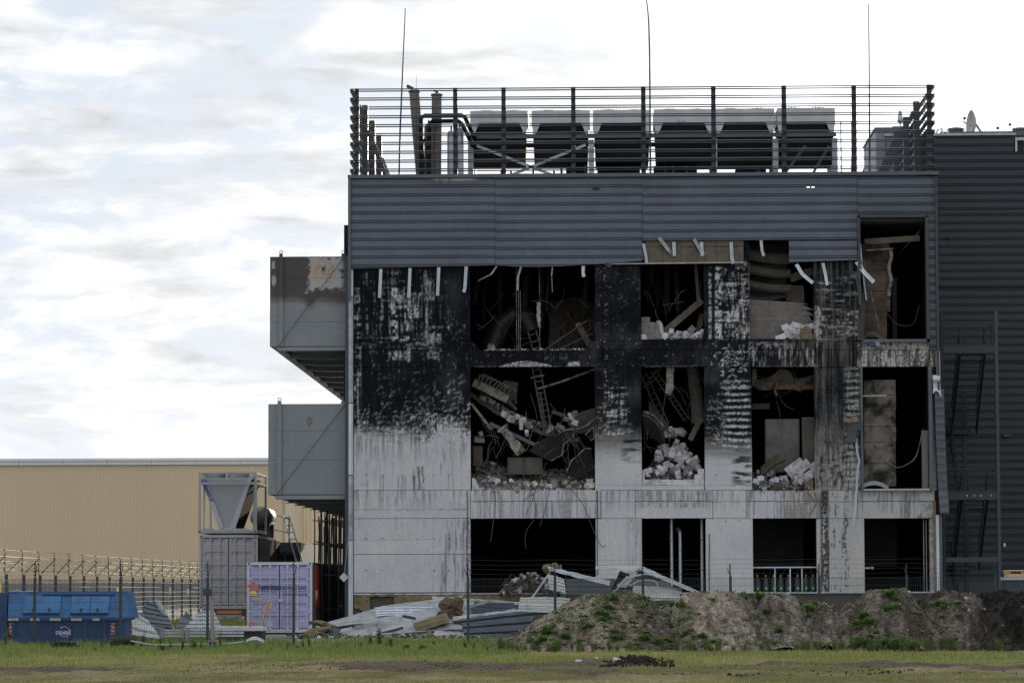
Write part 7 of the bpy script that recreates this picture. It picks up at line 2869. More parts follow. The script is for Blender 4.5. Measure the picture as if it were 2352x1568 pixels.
    for k in range(24):
        u = rs.uniform(730, 1150)
        v = rs.uniform(1446 - (u - 730) * .16, 1474 - (u - 730) * .09)
        L_ = rs.uniform(25, 80)
        sl = rs.uniform(-.30, -.10)
        y = 115.4 - (v - 1400) / 70 * 3.4
        beam('cladding_rail', 'thin bent rail or strip lying across the debris pile', 'rail', (u, v), (u + L_, v + sl * L_), rs.uniform(.05, .13), .05, (M_GALV, M_GALVD, M_DARK, M_BLUE, M_PALEB)[k % 5], y, y + rs.uniform(-.5, .5), 'rails on the debris pile')
    beam('steel_strip', 'short grey steel strip on the pale sheets', 'strip', (862, 1429), (884, 1439), .12, .03, M_GALVD, 112.4)
    beam('steel_strip', 'dark bent strip lying on the lowest pale sheet', 'strip', (925, 1414), (955, 1420), .10, .05, M_DARK, 112.5)
    # ---- right: sheets thrown up behind the fence
    Y = 104.0
    sheet('long narrow pale sheet rising left behind the fence over the soil heap', [(1262, 1309), (1400, 1343), (1402, 1334), (1258, 1300)], (101, 101, 101.4, 101.4), M_GALVD, 1, .03, .04, seed=21)
    sheet('scorched long sheet arching over to the right behind the fence', [(1462, 1305), (1612, 1366), (1618, 1362), (1470, 1298)], (102, 101, 101.6, 102.6), M_GALVD, 1, .03, -.22, seed=22)
    sheet('pale flat sheet on top of the heap behind the fence', [(1368, 1306), (1470, 1310), (1474, 1299), (1368, 1300)], (102, 102, 103, 103), M_PALEB, 1, .03, .05, seed=23)
    sheet('dark inner face of the fallen sheet behind the fence', [(1428, 1362), (1560, 1368), (1520, 1318), (1468, 1310)], (103, 103, 104, 104), M_DARK, 2, .05, .15, seed=24)
    sheet('black crumpled sheet tipped beside the second ground-floor pier', [(1405, 1352), (1440, 1352), (1446, 1318), (1424, 1310)], (105, 105, 106, 106), M_COIL, 2, .05, .12, seed=25)
    sheet('white torn sheet edge tilted behind the fence', [(1415, 1345), (1462, 1352), (1472, 1340), (1440, 1322)], (103.4, 103.4, 104, 104), M_PALEB, 1, .02, .06, seed=26)
    sheet('crushed ribbed sheet with dark stripes low behind the fence', [(1450, 1376), (1560, 1378), (1566, 1348), (1455, 1344)], (100.5, 100.5, 101.8, 101.8), M_PALEB, 4, .06, .2, seed=27)
    sheet('crushed stack of pale strips by the ground-floor scrap heap', [(1262, 1352), (1300, 1360), (1296, 1330), (1258, 1320)], (104, 104, 105, 105), M_PALEB, 4, .08, .15, seed=28)
    sheet('long rolled pale sheet lying behind the first soil heap', [(1190, 1402), (1300, 1408), (1310, 1374), (1195, 1372)], (101, 101, 102, 102), M_PALEB, 4, .05, .2, seed=29)
    sheet('dark long panel lying flat under the arched sheets', [(1300, 1364), (1440, 1364), (1440, 1330), (1300, 1330)], (106, 106, 107.5, 107.5), M_DARK, 3, .05, .03, seed=30)
    lump('yellow wool caught in the arched sheet behind the fence', 1490, 1320, 102.6, .38, .2, .09, M_WOOL, 31, rz=.35)
    cableo('bent steel tube curving through the sheets behind the fence', [(1385, 1378), (1420, 1350), (1440, 1330), (1480, 1318), (1505, 1322)], .03, 101.2, M_GALVD, name='bent_tube')
    cableo('thin bent tube over the crushed ribbed sheet', [(1445, 1345), (1475, 1332), (1505, 1335), (1512, 1350)], .022, 100.6, M_GALVD, name='bent_tube')
    # ---- left: torn cladding behind the fence
    sheet('dark ribbed sheet folded upright behind the blue skip', [(318, 1432), (398, 1440), (372, 1392), (336, 1378)], (98, 98, 99.2, 99.2), M_BLUE, 5, .05, .12, seed=41)
    sheet('tall pale ribbed strip bent upright beside the dark folded sheet', [(386, 1448), (401, 1444), (369, 1380), (356, 1376)], (98.4, 98.4, 99, 99), M_PALE, 1, .04, .14, seed=42, curl=-.0)
    sheet('pale torn sheet hanging low beside the blue skip', [(304, 1456), (372, 1466), (340, 1424), (302, 1396)], (97, 97, 98, 98), M_PALEB, 2, .04, .15, seed=43)
    sheet('dark sheet sagging between the skip and the pale strip', [(310, 1448), (396, 1452), (392, 1434), (312, 1404)], (97.6, 97.6, 98.6, 98.6), M_BLUE, 3, .04, .2, seed=44)
    sheet('slate sheet peak left of the pale arched sheet', [(402, 1440), (458, 1436), (440, 1420), (428, 1403)], (101, 101, 102, 102), M_BLUE, 2, .03, .04, seed=45)
    sheet('pale arched ribbed sheet before the trailer', [(418, 1446), (512, 1446), (490, 1398), (462, 1402)], (100, 100, 101, 101), M_GALVD, 5, .04, .10, seed=46)
    # galvanised barrier pieces on the ground
    t = thing('barrier_rail', 'stacked galvanised barrier rails lying behind the fence', 'barrier', at(440, 1470, 97))
    for v in (1447, 1453, 1460):
        MB().bar(at(368, v, 97), at(560, v - 1, 97), .06, .07).build('rail', M_GALV, t)
    for u in (371, 419, 430, 478, 487):
        MB().box(*bxu(u - 3, u + 3, 1443, 1470, 96.85, 96.95)).build('upright', M_GALVD, t)
    t = thing('plastic_tray', 'low white plastic tray on a dark crate in front of the lilac container', 'tray', at(550, 1475, 97))
    MB().box(*bxu(495, 605, 1440, 1448, 97.2, 98.4)).build('tray_lid', mat('tray_white', (.55, .57, .60), .5, 0, .1, 3, .02), t)
    MB().box(*bxu(499, 603, 1448.3, 1472, 97.3, 98.3)).build('crate', M_BLACKR, t)
    for k in range(4):
        MB().box(*bxu(500 + k * 26, 520 + k * 26, 1437.5, 1439.8, 97.3, 98.2)).build('tray_rib', MATS['tray_white'], t)
    g = [[at(562 + i * 5, 1472 - 10 * math.sin(i / 9 * 3.0) + j * 2.4, 95.6 - j * .12) for i in range(10)] for j in range(4)]
    tag(MB().patch(g, .015).build('plastic_film', M_WHITE), 'white crumpled plastic film in the grass before the tray', 'plastic film')
    cableo('orange and yellow barrier tape hanging loose before the lilac container', [(598, 1442), (604, 1420), (612, 1395), (619, 1380), (623, 1386), (621, 1402)], .03, 99, mat('tape_orange', (.60, .20, .05), .5, 0, .3, 9, 0, col2=(.65, .45, .08)), name='barrier_tape')
    p = at(578, 1436, 97.4)
    t = thing('orange_clip', 'small orange ring clip lying on the white tray', 'clip', p)
    MB().tube([p + Vector((.07 * math.cos(a), 0, .04 + .08 * math.sin(a))) for a in np.linspace(-.6, 4.6, 10)], .022, 6).build('ring', mat('clip_orange', (.6, .12, .02), .5, 0, .1, 4, 0), t)
    # stake in front of the fence
    t = thing('wooden_stake', 'weathered wooden stake with a base block in the grass', 'stake', at(489, 1490, 86.5))
    wd = mat('weathered_wood', (.26, .22, .16), .9, 0, .3, 6, .1, streak=True)
    MB().bar(at(485, 1378, 86.5), at(491, 1488, 86.5), .09, .05).build('post', wd, t)
    MB().box(*bxu(478, 500, 1470, 1474, 86.35, 86.6)).build('cap_board', wd, t)
    MB().box(*bxu(480, 496, 1474.3, 1489, 86.4, 86.56)).build('base_block', M_TIMBER, t)
    MB().box(*bxu(486, 490, 1470, 1484, 86.3, 86.345)).build('blue_tie', blue_m(), t)
    # pipe and hose in the grass
    cableo('dark wide plastic pipe end lying in the grass below the skip', [(254, 1473), (280, 1470), (310, 1470)], .14, 88.5, M_BLACKR, name='drain_pipe')
    cableo('white ribbed drain hose half hidden in the grass', [(300, 1471), (350, 1480), (400, 1480), (460, 1479), (520, 1478), (560, 1473)], .026, 87.0, M_GALVD, name='drain_hose')
    t = thing('plastic_crate', 'dark slatted plastic grating lying in the grass before the skip', 'grating', at(148, 1486, 84))
    for k in range(14):
        MB().box(*bxu(123 + k * 3.6, 125 + k * 3.6, 1474, 1482, 84, 84.3)).build('slat', M_BLACKR, t)
    MB().box(*bxu(121, 175, 1481, 1485, 83.9, 84.35)).build('base', M_BLACKR, t)
    # litter near the camera
    def soilpos(u0, u1, v0, v1, hmax):
        def f(r):
            u, v = r.uniform(u0, u1), r.uniform(v0, v1)
            y = gY(v)
            c_ = 1 - abs((u - (u0 + u1) / 2) / ((u1 - u0) / 2))
            return ((u - 1360) / FPX * y, y, .02 + hmax * c_ * r.rand())
        return f
    dk = cols((.030, .025, .021), (.045, .037, .03), (.02, .017, .015))
    rubble('soil_clods', 'black churned soil clods beside the litter in the near grass', 500, soilpos(1375, 1545, 1519, 1533, .16), lambda r: r.uniform(.02, .10), dk, 91)
    rubble('soil_clods', 'dark clods along the wheel rut at the lower right of the field', 420, soilpos(1480, 2420, 1534, 1554, .03), lambda r: r.uniform(.01, .045) if r.rand() < .92 else r.uniform(.045, .09), dk, 92)
    rubble('soil_clods', 'brown clods in the bare patch at the lower left of the field', 400, soilpos(430, 1180, 1518, 1540, .03), lambda r: r.uniform(.015, .05), cols((.10, .08, .06), (.14, .115, .085)), 93)
    p = at(1369, 1514, 0 + gY(1516))
    t = thing('drink_can', 'red and white drink can lying in the short grass', 'can', (p.x, p.y, .035))
    MB().lathe((p.x - .07, p.y, .055), [(0, 0), (.028, .0), (.036, .012), (.036, .05)], 14, 'X').build('can_body', mat('can_red', (.5, .05, .04), .35, .3, .1, 5, 0), t)
    MB().lathe((p.x - .07, p.y, .055), [(.036, .0505), (.036, .10), (.028, .115), (0, .116)], 14, 'X').build('can_end', M_WHITE, t)
    lump('white crumpled paper beside the churned soil, left one', 1334, 1522, gY(1526), .14, .1, .06, M_WHITE, 51, 'crumpled_paper', 'paper')
    lump('white crumpled paper beside the churned soil, right one', 1418, 1518, gY(1524), .12, .1, .08, M_WHITE, 52, 'crumpled_paper', 'paper')
    # pallets at the right edge
    t = thing('plastic_tray', 'grey plastic tray stacked under the pallet at the right edge', 'tray', at(2345, 1345, 108))
    MB().box(*bxu(2308, 2400, 1324, 1331, 108, 109.2)).build('tray_lid', mat('tray_grey', (.42, .45, .50), .5, 0, .1, 3, .02), t)
    MB().box(*bxu(2316, 2400, 1331.3, 1440, 108.1, 109.1)).build('crate', M_DARK, t)
    t = thing('wooden_pallet', 'light wooden pallet on the grey tray at the right edge', 'pallet', at(2345, 1324, 108))
    pw = mat('pallet_wood', (.50, .35, .20), .8, 0, .2, 5, .05)
    MB().box(*bxu(2312, 2400, 1308, 1311, 108.05, 109)).build('top_board', pw, t)
    for ua, ub in ((2312, 2322), (2345, 2358)):
        MB().box(*bxu(ua, ub, 1311.2, 1316.5, 108.1, 108.9)).build('block', pw, t)
    MB().box(*bxu(2314, 2400, 1317, 1323.7, 108.05, 108.95)).build('stringer', pw, t)


def blue_m():
    return mat('sign_blue', (.03, .12, .45), .5, 0, .05, 3, 0)


build_debris()
# ================================================================== soil heaps
HEAPS = [  # u, crest v, centre Y, half width px, half depth m, colour, label
    (1400, 1352, 88.2, 275, 5.2, 0, 'broad weedy soil heap at the left end of the row'),
    (1525, 1384, 88.6, 130, 4.2, 0, 'low soil heap in the dip between the first two'),
    (1640, 1347, 88.2, 195, 5.0, 1, 'sandy soil heap with few weeds, second crest of the row'),
    (1775, 1354, 88.2, 165, 4.9, 2, 'grey-brown soil heap below the gas cylinders'),
    (1885, 1374, 88.4, 130, 4.4, 2, 'small soil heap between the cylinders and the last pier'),
    (2030, 1344, 88.0, 190, 5.0, 3, 'dark brown soil heap with a large weed clump, below the right opening'),
    (2185, 1349, 88.1, 175, 4.9, 4, 'stony dark soil heap second from the right edge'),
    (2335, 1349, 86.9, 215, 5.0, 5, 'black peaty soil heap at the right edge'),
]
HC = [((.22, .185, .148), (.085, .07, .055)), ((.26, .22, .178), (.14, .117, .094)), ((.195, .167, .138), (.09, .075, .061)), ((.14, .118, .096), (.055, .046, .037)), ((.115, .1, .085), (.042, .036, .03)), ((.034, .029, .026), (.011, .010, .009))]
HSURF = []
MB_H = 90


def build_heaps():
    for k, (u, v, Y, hw, hd, ci, lab) in enumerate(HEAPS):
        c = at(u, v, Y)
        H = c.z
        wx = hw / FPX * Y
        n = 170
        m = 130
        xs = np.linspace(-wx, wx, n)
        ys = np.linspace(-hd, hd * .75, m)
        X, Yy = np.meshgrid(xs, ys)
        warp = (fb(m, n, 30, 30, 200 + k, 3) - .5)
        warp2 = (fb(m, n, 30, 30, 230 + k, 3) - .5)
        r = np.sqrt(((X + warp * 1.0) / wx) ** 2 + ((Yy + warp2 * 1.2) / np.where(Yy < 0, hd, hd * .75)) ** 2)
        s = np.clip(1 - r, 0, 1)
        shape = np.minimum(1, s * 1.22) ** .95
        shape = shape - .10 * np.clip(shape - .85, 0, 1) / .15
        rough = (fb(m, n, 18, 18, 260 + k, 5) - .5) * .22 + (fb(m, n, 4, 4, 290 + k, 4) - .5) * .13
        rill = (np.abs(fb(m, n, 60, 9, 320 + k, 3) - .5)) * -.07
        Z = H * 1.02 * shape + (rough + rill) * np.clip(s * 4, 0, 1) * (1.25 if ci >= 4 else .9)
        Z = np.where(r > 1, -.05, Z)
        V = np.stack((X + c.x, Yy + Y, Z), -1).reshape(-1, 3)
        tone = fb(m, n, 30, 22, 350 + k, 5)
        tone2 = fb(m, n, 5, 5, 380 + k, 3)
        f = sstep(.36, .62, tone * .7 + tone2 * .3)[..., None]
        a, b = HC[ci]
        C = np.array(a) * f + np.array(b) * (1 - f)
        C = C * (.55 + .9 * tone2[..., None])
        idx = np.arange(n * m).reshape(m, n)
        q = np.stack((idx[:-1, :-1], idx[:-1, 1:], idx[1:, 1:], idx[1:, :-1]), -1).reshape(-1, 4)
        keep = (r.reshape(-1)[q] < 1.02).any(1)
        o = raw_mesh('soil_heap', V, q[keep], M_EARTH, C.reshape(-1, 3), smooth=True)
        tag(o, lab, 'soil heap', 'soil heaps in a row')
        HSURF.append((X + c.x, Yy + Y, Z, r))
        # clods
        rs = np.random.RandomState(500 + k)
        ii = np.where((r.reshape(-1) < .95))[0]
        vs, fs, cs = [], [], []
        base = 0
        for j in rs.choice(ii, 900 if ci < 4 else 1500):
            p = V[j]
            cv, cf = CHN[rs.randint(8)]
            sc = rs.uniform(.015, .05) if rs.rand() < .95 else rs.uniform(.05, .12)
            vs.append((cv * np.array((sc, sc, sc * .7))) @ rotm(rs).T + p)
            fs.append(cf + base)
            base += len(cv)
            cc = np.array(b) * rs.uniform(.7, 1.6) if rs.rand() < .96 else np.array((.4, .38, .36))
            cs.append(np.tile(cc, (len(cv), 1)))
        o = raw_mesh('clods', np.vstack(vs), np.vstack(fs), M_RUB, np.vstack(cs), kind='stuff', parent=None)
        o['label'] = 'clods and pebbles on the ' + lab.split(',')[0]


build_heaps()


def heap_z(x, y):
    best = 0.0
    for (X, Yy, Z, r) in HSURF:
        if X[0, 0] < x < X[0, -1] and Yy[0, 0] < y < Yy[-1, 0]:
            i = (x - X[0, 0]) / (X[0, -1] - X[0, 0]) * (X.shape[1] - 1)
            j = (y - Yy[0, 0]) / (Yy[-1, 0] - Yy[0, 0]) * (X.shape[0] - 1)
            best = max(best, float(Z[int(j), int(i)]))
    return best


def heap_hit(u, v):
    """where the ray through (u,v) first meets a soil heap"""
    for y in np.arange(82.0, 91.5, .08):
        p = at(u, v, y)
        if p.z <= heap_z(p.x, y) + .01:
            return Vector((p.x, y, max(heap_z(p.x, y), 0)))
    return None


# ================================================================== leaves, weeds, grass
def leaf_tris(n, rad, hgt, r, tall=False, wide=.20):
    """n leaves fanning from a rosette; returns verts, tris, colour"""
    vs, fs, cs = [], [], []
    for k in range(n):
        a = r.uniform(0, 6.283)
        el = r.uniform(.25, 1.25) if not tall else r.uniform(.8, 1.5)
        L = r.uniform(.5, 1) * rad
        b = np.array((r.uniform(-.25, .25) * rad, r.uniform(-.25, .25) * rad, r.uniform(0, .35) * hgt))
        d = np.array((math.cos(a) * math.cos(el), math.sin(a) * math.cos(el), math.sin(el) * hgt / rad))
        s = np.array((-math.sin(a), math.cos(a), 0)) * L * wide * .5
        m = b + d * L * .55
        t = b + d * L + np.array((math.cos(a), math.sin(a), -.6)) * L * .18
        o = len(vs)
        vs += [b - s * .25, b + s * .25, m - s, m + s, t]
        fs += [(o, o + 1, o + 3), (o, o + 3, o + 2), (o + 2, o + 3, o + 4)]
        g = r.uniform(.75, 1.3)
        cs += [(g, g, g)] * 5
    return np.array(vs), np.array(fs), np.array(cs)


def weed_mesh(name, n, rad, hgt, seed, col, tall=False, wide=.3):
    v, f, c = leaf_tris(n, rad, hgt, random.Random(seed), tall, wide)
    o = raw_mesh(name, v, f, M_LEAF, c * np.array(col))
    me = o.data
    # put the origin back at the root
    off = o.location.copy()
    me.transform(Matrix.Translation(off))
    bpy.data.objects.remove(o)
    return me


def tall_weed_mesh(name, seed, h, col):
    """upright stems set with small leaves"""
    r = random.Random(seed)
    V, F, C = [], [], []
    base = 0
    for s in range(9):
        a = r.uniform(0, 6.28)
        lean = r.uniform(.05, .35)
        hh = h * r.uniform(.6, 1)
        for k in range(22):
            t = (k + 1) / 22
            p = np.array((math.cos(a) * lean * t * t * hh + r.uniform(-.02, .02), math.sin(a) * lean * t * t * hh, t * hh))
            b = r.uniform(0, 6.28)
            L = .10 * (1.15 - t * .7) * r.uniform(.7, 1.2)
            d = np.array((math.cos(b), math.sin(b), r.uniform(.1, .7))) * L
            w = np.array((-math.sin(b), math.cos(b), 0)) * L * .22
            V += [p, p + d * .5 + w, p + d * .5 - w, p + d]
            F += [(base, base + 1, base + 2), (base + 1, base + 3, base + 2)]
            g = r.uniform(.7, 1.25)
            C += [(g, g, g)] * 4
            base += 4
        q = np.array((math.cos(a) * lean * hh, math.sin(a) * lean * hh, hh))
        V += [np.array((0, 0, 0)), np.array((.012, 0, 0)), q]
        F += [(base, base + 1, base + 2)]
        C += [(.8, .7, .6)] * 3
        base += 3
    o = raw_mesh(name, np.array(V), np.array(F), M_LEAF, np.array(C) * np.array(col))
    me = o.data
    me.transform(Matrix.Translation(o.location))
    bpy.data.objects.remove(o)
    return me


G1, G2, G3 = (.125, .215, .06), (.15, .235, .08), (.105, .18, .06)
WEEDS = [weed_mesh('weed', 60, .22, .15, 40 + k, (G1, G2, G3)[k % 3]) for k in range(5)]
BUSHY = [weed_mesh('bushy_weed', 230, .24, .30, 60 + k, (G1, G3, G2)[k % 3]) for k in range(4)]
GRASSY = [weed_mesh('grass_tuft', 60, .26, .42, 80 + k, (.10, .14, .04), True, .07) for k in range(3)]
TALL = [tall_weed_mesh('tall_weed', 90 + k, .6, (.075, .13, .045)) for k in range(3)]


def plant(meshes, loc, sc, label, group, name, rs, cat='weed'):
    o = bpy.data.objects.new(name, rs.choice(meshes))
    COL.objects.link(o)
    o.location = loc
    o.rotation_euler = (rs.uniform(-.15, .15), rs.uniform(-.15, .15), rs.uniform(0, 6.28))
    o.scale = (sc, sc, sc * rs.uniform(.8, 1.15))
    return tag(o, label, cat, group)


def build_weeds():
    rs = random.Random(21)
    L, G = 'small green weed rooted in the soil heaps', 'small weeds on the soil heaps'
    # denser on the left heap
    n = 0
    for k in range(420):
        if rs.random() < .55:
            u, v = rs.gauss(1420, 110), rs.uniform(1352, 1495)
            u -= (v - 1400) * .3
        else:
            u, v = rs.uniform(1180, 2260), rs.uniform(1352, 1490)
            if u > 1500 and rs.random() < .65:
                continue
        if not 1150 < u < 2270:
            continue
        p = heap_hit(u, v)
        if p is None:
            continue
        plant(WEEDS, p - Vector((0, 0, .03)), rs.uniform(.25, .75), L, G, 'weed', rs)
        n += 1
        if n > 260:
            break
    big = [(1255, 1452), (1245, 1470), (1235, 1478), (1270, 1440), (1380, 1407), (1392, 1412), (1385, 1422), (1398, 1395), (1300, 1462), (1332, 1470), (1350, 1440), (1425, 1352), (1438, 1356), (1395, 1355), (1412, 1374), (1545, 1388), (1562, 1392),
           (1420, 1465), (1480, 1468), (1515, 1478), (1700, 1358), (1722, 1362), (1745, 1372), (1860, 1400), (1872, 1384), (1880, 1368), (1858, 1412), (1985, 1418), (1995, 1428), (1970, 1432), (2000, 1462), (2012, 1450), (1990, 1480), (2030, 1475), (2060, 1482), (2045, 1486), (2075, 1470), (2100, 1478), (1975, 1470), (2055, 1380), (2045, 1368), (2038, 1400), (2060, 1395), (2158, 1388), (2166, 1394), (1965, 1482), (2018, 1490), (2090, 1488), (1575, 1455), (1612, 1460), (1640, 1472), (1760, 1405), (1790, 1448)]
    for k, (u, v) in enumerate(big):
        p = heap_hit(u, v + 4)
        if p is None:
            continue
        plant(BUSHY, p - Vector((0, 0, .03)), rs.uniform(.45, .95), 'bushy green weed clump on the soil heaps', 'bushy weeds on the soil heaps', 'bushy_weed', rs)
    # along the fence and in the tall grass on the left
    for k in range(64):
        u = rs.uniform(0, 1180)
        Yp = rs.uniform(84, 91)
        p = at(u, 1480, Yp)
        plant(TALL if rs.random() < .6 else BUSHY, (p.x, Yp, 0), rs.uniform(.35, .8), 'leafy green weed standing in the tall grass along the fence', 'weeds along the fence', 'tall_weed', rs)
    for (u, Yp, sc, lab) in ((872, 93, 1.25, 'tallest leafy weed in front of the debris pile'), (850, 92, .9, 'leafy weed just left of the tallest one'), (895, 91, .8, 'dark low weed just right of the tallest one'), (505, 87, .8, 'round leafy weed behind the wooden stake'), (325, 88, 1.0, 'dense leafy weed right of the skip'), (15, 88, 1.2, 'tall weed at the left edge before the skip')):
        p = at(u, 1480, Yp)
        plant(TALL, (p.x, Yp, 0), sc, lab, None, 'tall_weed', rs)
    # grass tufts along the foot of the heaps
    for k in range(120):
        u = rs.uniform(1150, 2352)
        Yp = rs.uniform(81.5, 84.5)
        p = at(u, 1500, Yp)
        plant(GRASSY, (p.x, Yp, 0), rs.uniform(.4, 1.0), 'grass tuft at the foot of the soil heaps', 'grass tufts at the foot of the heaps', 'grass_tuft', rs, 'grass')


build_weeds()


def ground_cover():
    '''seedlings in loose drifts over the heaps, too many to count'''
    rs = random.Random(5)
    V, F, C = [], [], []
    b = 0
    drifts = [(1260, 1455, 45, 22), (1300, 1425, 40, 25), (1385, 1400, 35, 30), (1350, 1372, 60, 12), (1440, 1362, 50, 10), (1480, 1385, 40, 15), (1420, 1450, 60, 25), (1230, 1475, 40, 12), (1560, 1420, 40, 30), (1720, 1365, 40, 8), (1865, 1390, 25, 25), (1990, 1430, 30, 20), (2010, 1475, 60, 12), (2090, 1475, 40, 12), (2050, 1380, 30, 20), (2160, 1390, 25, 10), (1650, 1470, 120, 15), (1780, 1440, 80, 30), (1850, 1480, 120, 8)]
    for (u0, v0, su, sv) in drifts:
        for _ in range(62):
            p = heap_hit(rs.gauss(u0, su * .6), rs.gauss(v0, sv * .6))
            if p is None:
                continue
            for q in range(rs.randint(4, 9)):
                a = rs.uniform(0, 6.28)
                L = rs.uniform(.03, .10)
                d = Vector((math.cos(a), math.sin(a), rs.uniform(.3, 1.4))) * L
                w = Vector((-math.sin(a), math.cos(a), 0)) * L * .22
                o = p + Vector((rs.uniform(-.06, .06), rs.uniform(-.06, .06), -.01))
                V += [o, o + d * .6 + w, o + d * .6 - w, o + d]
                F += [(b, b + 1, b + 2), (b + 1, b + 3, b + 2)]
                g = rs.uniform(.6, 1.3)
                C += [(.10 * g, .165 * g, .05 * g)] * 4
                b += 4
    o = raw_mesh('seedlings', np.array(V), np.array(F), M_LEAF, np.array(C), kind='stuff')
    o['label'] = 'low green seedlings spread in drifts over the soil heaps'


ground_cover()


def build_grass():
    r = np.random.RandomState(77)

    def blades(name, label, n, u0, u1, v0, v1, h0, h1, w, colA, colB, clump=0, thin=True, dens=None):
        u = r.uniform(u0, u1, n)
        v = r.uniform(v0, v1, n)
        if clump:
            c = r.randint(0, clump, n)
            cu = r.uniform(u0, u1, clump)
            cv = r.uniform(v0, v1, clump)
            s = 10
            u = cu[c] + r.normal(0, s, n)
            v = cv[c] + r.normal(0, 2.0, n)
        v = np.maximum(v, 1449)
        Y = CAMZ * FPX / (v - 1355)
        X = (u - 1360) / FPX * Y
        keep = np.ones(n, bool)
        if thin:
            keep &= r.rand(n) > soil_mask(X, Y) * 1.1
        if dens is not None:
            keep &= r.rand(n) < dens(u, v)
        X, Y, u, v = X[keep], Y[keep], u[keep], v[keep]
        n = len(X)
        a = r.uniform(0, 6.283, n)
        pt_ = SOILN[np.clip(((Y - 40) / 60 * 599 * 3).astype(int) % 600, 0, 599), np.clip(((X + 20) / 40 * 399 * 2).astype(int) % 400, 0, 399)]
        H = r.uniform(h0, h1, n) * (.6 + .8 * r.rand(n) ** 2) * np.clip(.25 + 2.0 * (pt_ - .22), .35, 1.2)
        lean = r.uniform(.1, .8, n)
        dx, dy = np.cos(a), np.sin(a)
        W = w * r.uniform(.6, 1.4, n)
        b = np.stack((X, Y, np.zeros(n) + .0), -1)
        s = np.stack((-dy * W * 0 + W, dx * 0, np.zeros(n)), -1) * .5
        m = b + np.stack((dx * lean * H * .3, dy * lean * H * .3, H * .6), -1)
        t = b + np.stack((dx * lean * H * .9, dy * lean * H * .9, H * (1 - .25 * lean)), -1)
        V = np.stack((b - s, b + s, m - s * .8, m + s * .8, t), 1).reshape(-1, 3)
        k = np.arange(n)[:, None] * 5
        F = np.concatenate((k + np.array((0, 1, 3)), k + np.array((0, 3, 2)), k + np.array((2, 3, 4))))
        f = r.rand(n, 1) ** 1.2
        pat = SOILN[np.clip(((Y - 40) / 60 * 599 * 2).astype(int) % 600, 0, 599), np.clip(((X + 20) / 40 * 399).astype(int), 0, 399)][:, None]
        f = np.clip(f * .7 + (pat - .5) * 1.6 + .15, 0, 1)
        C = np.array(colA) * (1 - f) + np.array(colB) * f
        C = C * r.uniform(.7, 1.3, (n, 1))
        o = raw_mesh(name, V, F, M_LEAF, np.repeat(C, 5, 0), kind='stuff')
        o['label'] = label
    blades('short_grass', 'short yellowish grass of the near field', 90000, -40, 2400, 1490, 1600, .025, .085, .008, (.25, .28, .075), (.44, .38, .19))
    blades('field_grass', 'green grass of the field before the fence and the heaps', 60000, -40, 2400, 1478, 1536, .06, .16, .010, (.22, .29, .065), (.38, .36, .13), dens=lambda u, v: np.where(u < 1200, 1, np.clip((v - 1490) / 8, 0, 1)) * np.clip((1540 - v) / 30, .15, 1))
    blades('tall_grass', 'tall uncut grass along the fence on the left', 42000, -40, 1200, 1472, 1504, .10, .30, .012, (.15, .23, .055), (.26, .29, .09), clump=900)
    # sunlit strip behind the fence
    n = 9000
    Y = r.uniform(100, 140, n)
    o = None
    X = np.array([(uu - 1360) / FPX for uu in r.uniform(300, 560, n)]) * Y
    H = r.uniform(.25, .6, n)
    a = r.uniform(-.6, .6, n)
    b = np.stack((X, Y, np.zeros(n)), -1)
    s = np.stack((np.full(n, .014), np.zeros(n), np.zeros(n)), -1)
    t = b + np.stack((a * H * .5, r.uniform(-.1, .1, n), H), -1)
    V = np.stack((b - s, b + s, t), 1).reshape(-1, 3)
    F = np.arange(3 * n).reshape(-1, 3)
    C = np.array((.22, .24, .04)) * r.uniform(.7, 1.3, (n, 1))
    o = raw_mesh('yard_grass', V, F, M_LEAF, np.repeat(C, 3, 0), kind='stuff')
    o['label'] = 'tall yellow-green grass lit by the sun between fence and trailer'


build_grass()


# ================================================================== fences
def mesh_panel(x0, x1, y, z0, z1, parent, dx=.05, dz=.2, r=.0034):
    m = MB()
    n = int((x1 - x0) / dx)
    for k in range(n + 1):
        x = x0 + (x1 - x0) * k / n
        m.box(x - r, x + r, y - r, y + r, z0, z1 + .03)
    nz = int((z1 - z0) / dz)
    for k in range(nz + 1):
        z = z0 + (z1 - z0) * k / nz
        for s in (-1, 1):
            m.box(x0, x1, y + s * .007 - r * 1.1, y + s * .007 + r * 1.1, z - r * 1.1, z + r * 1.1)
    return m.build('mesh_panel', M_WIRE, parent)


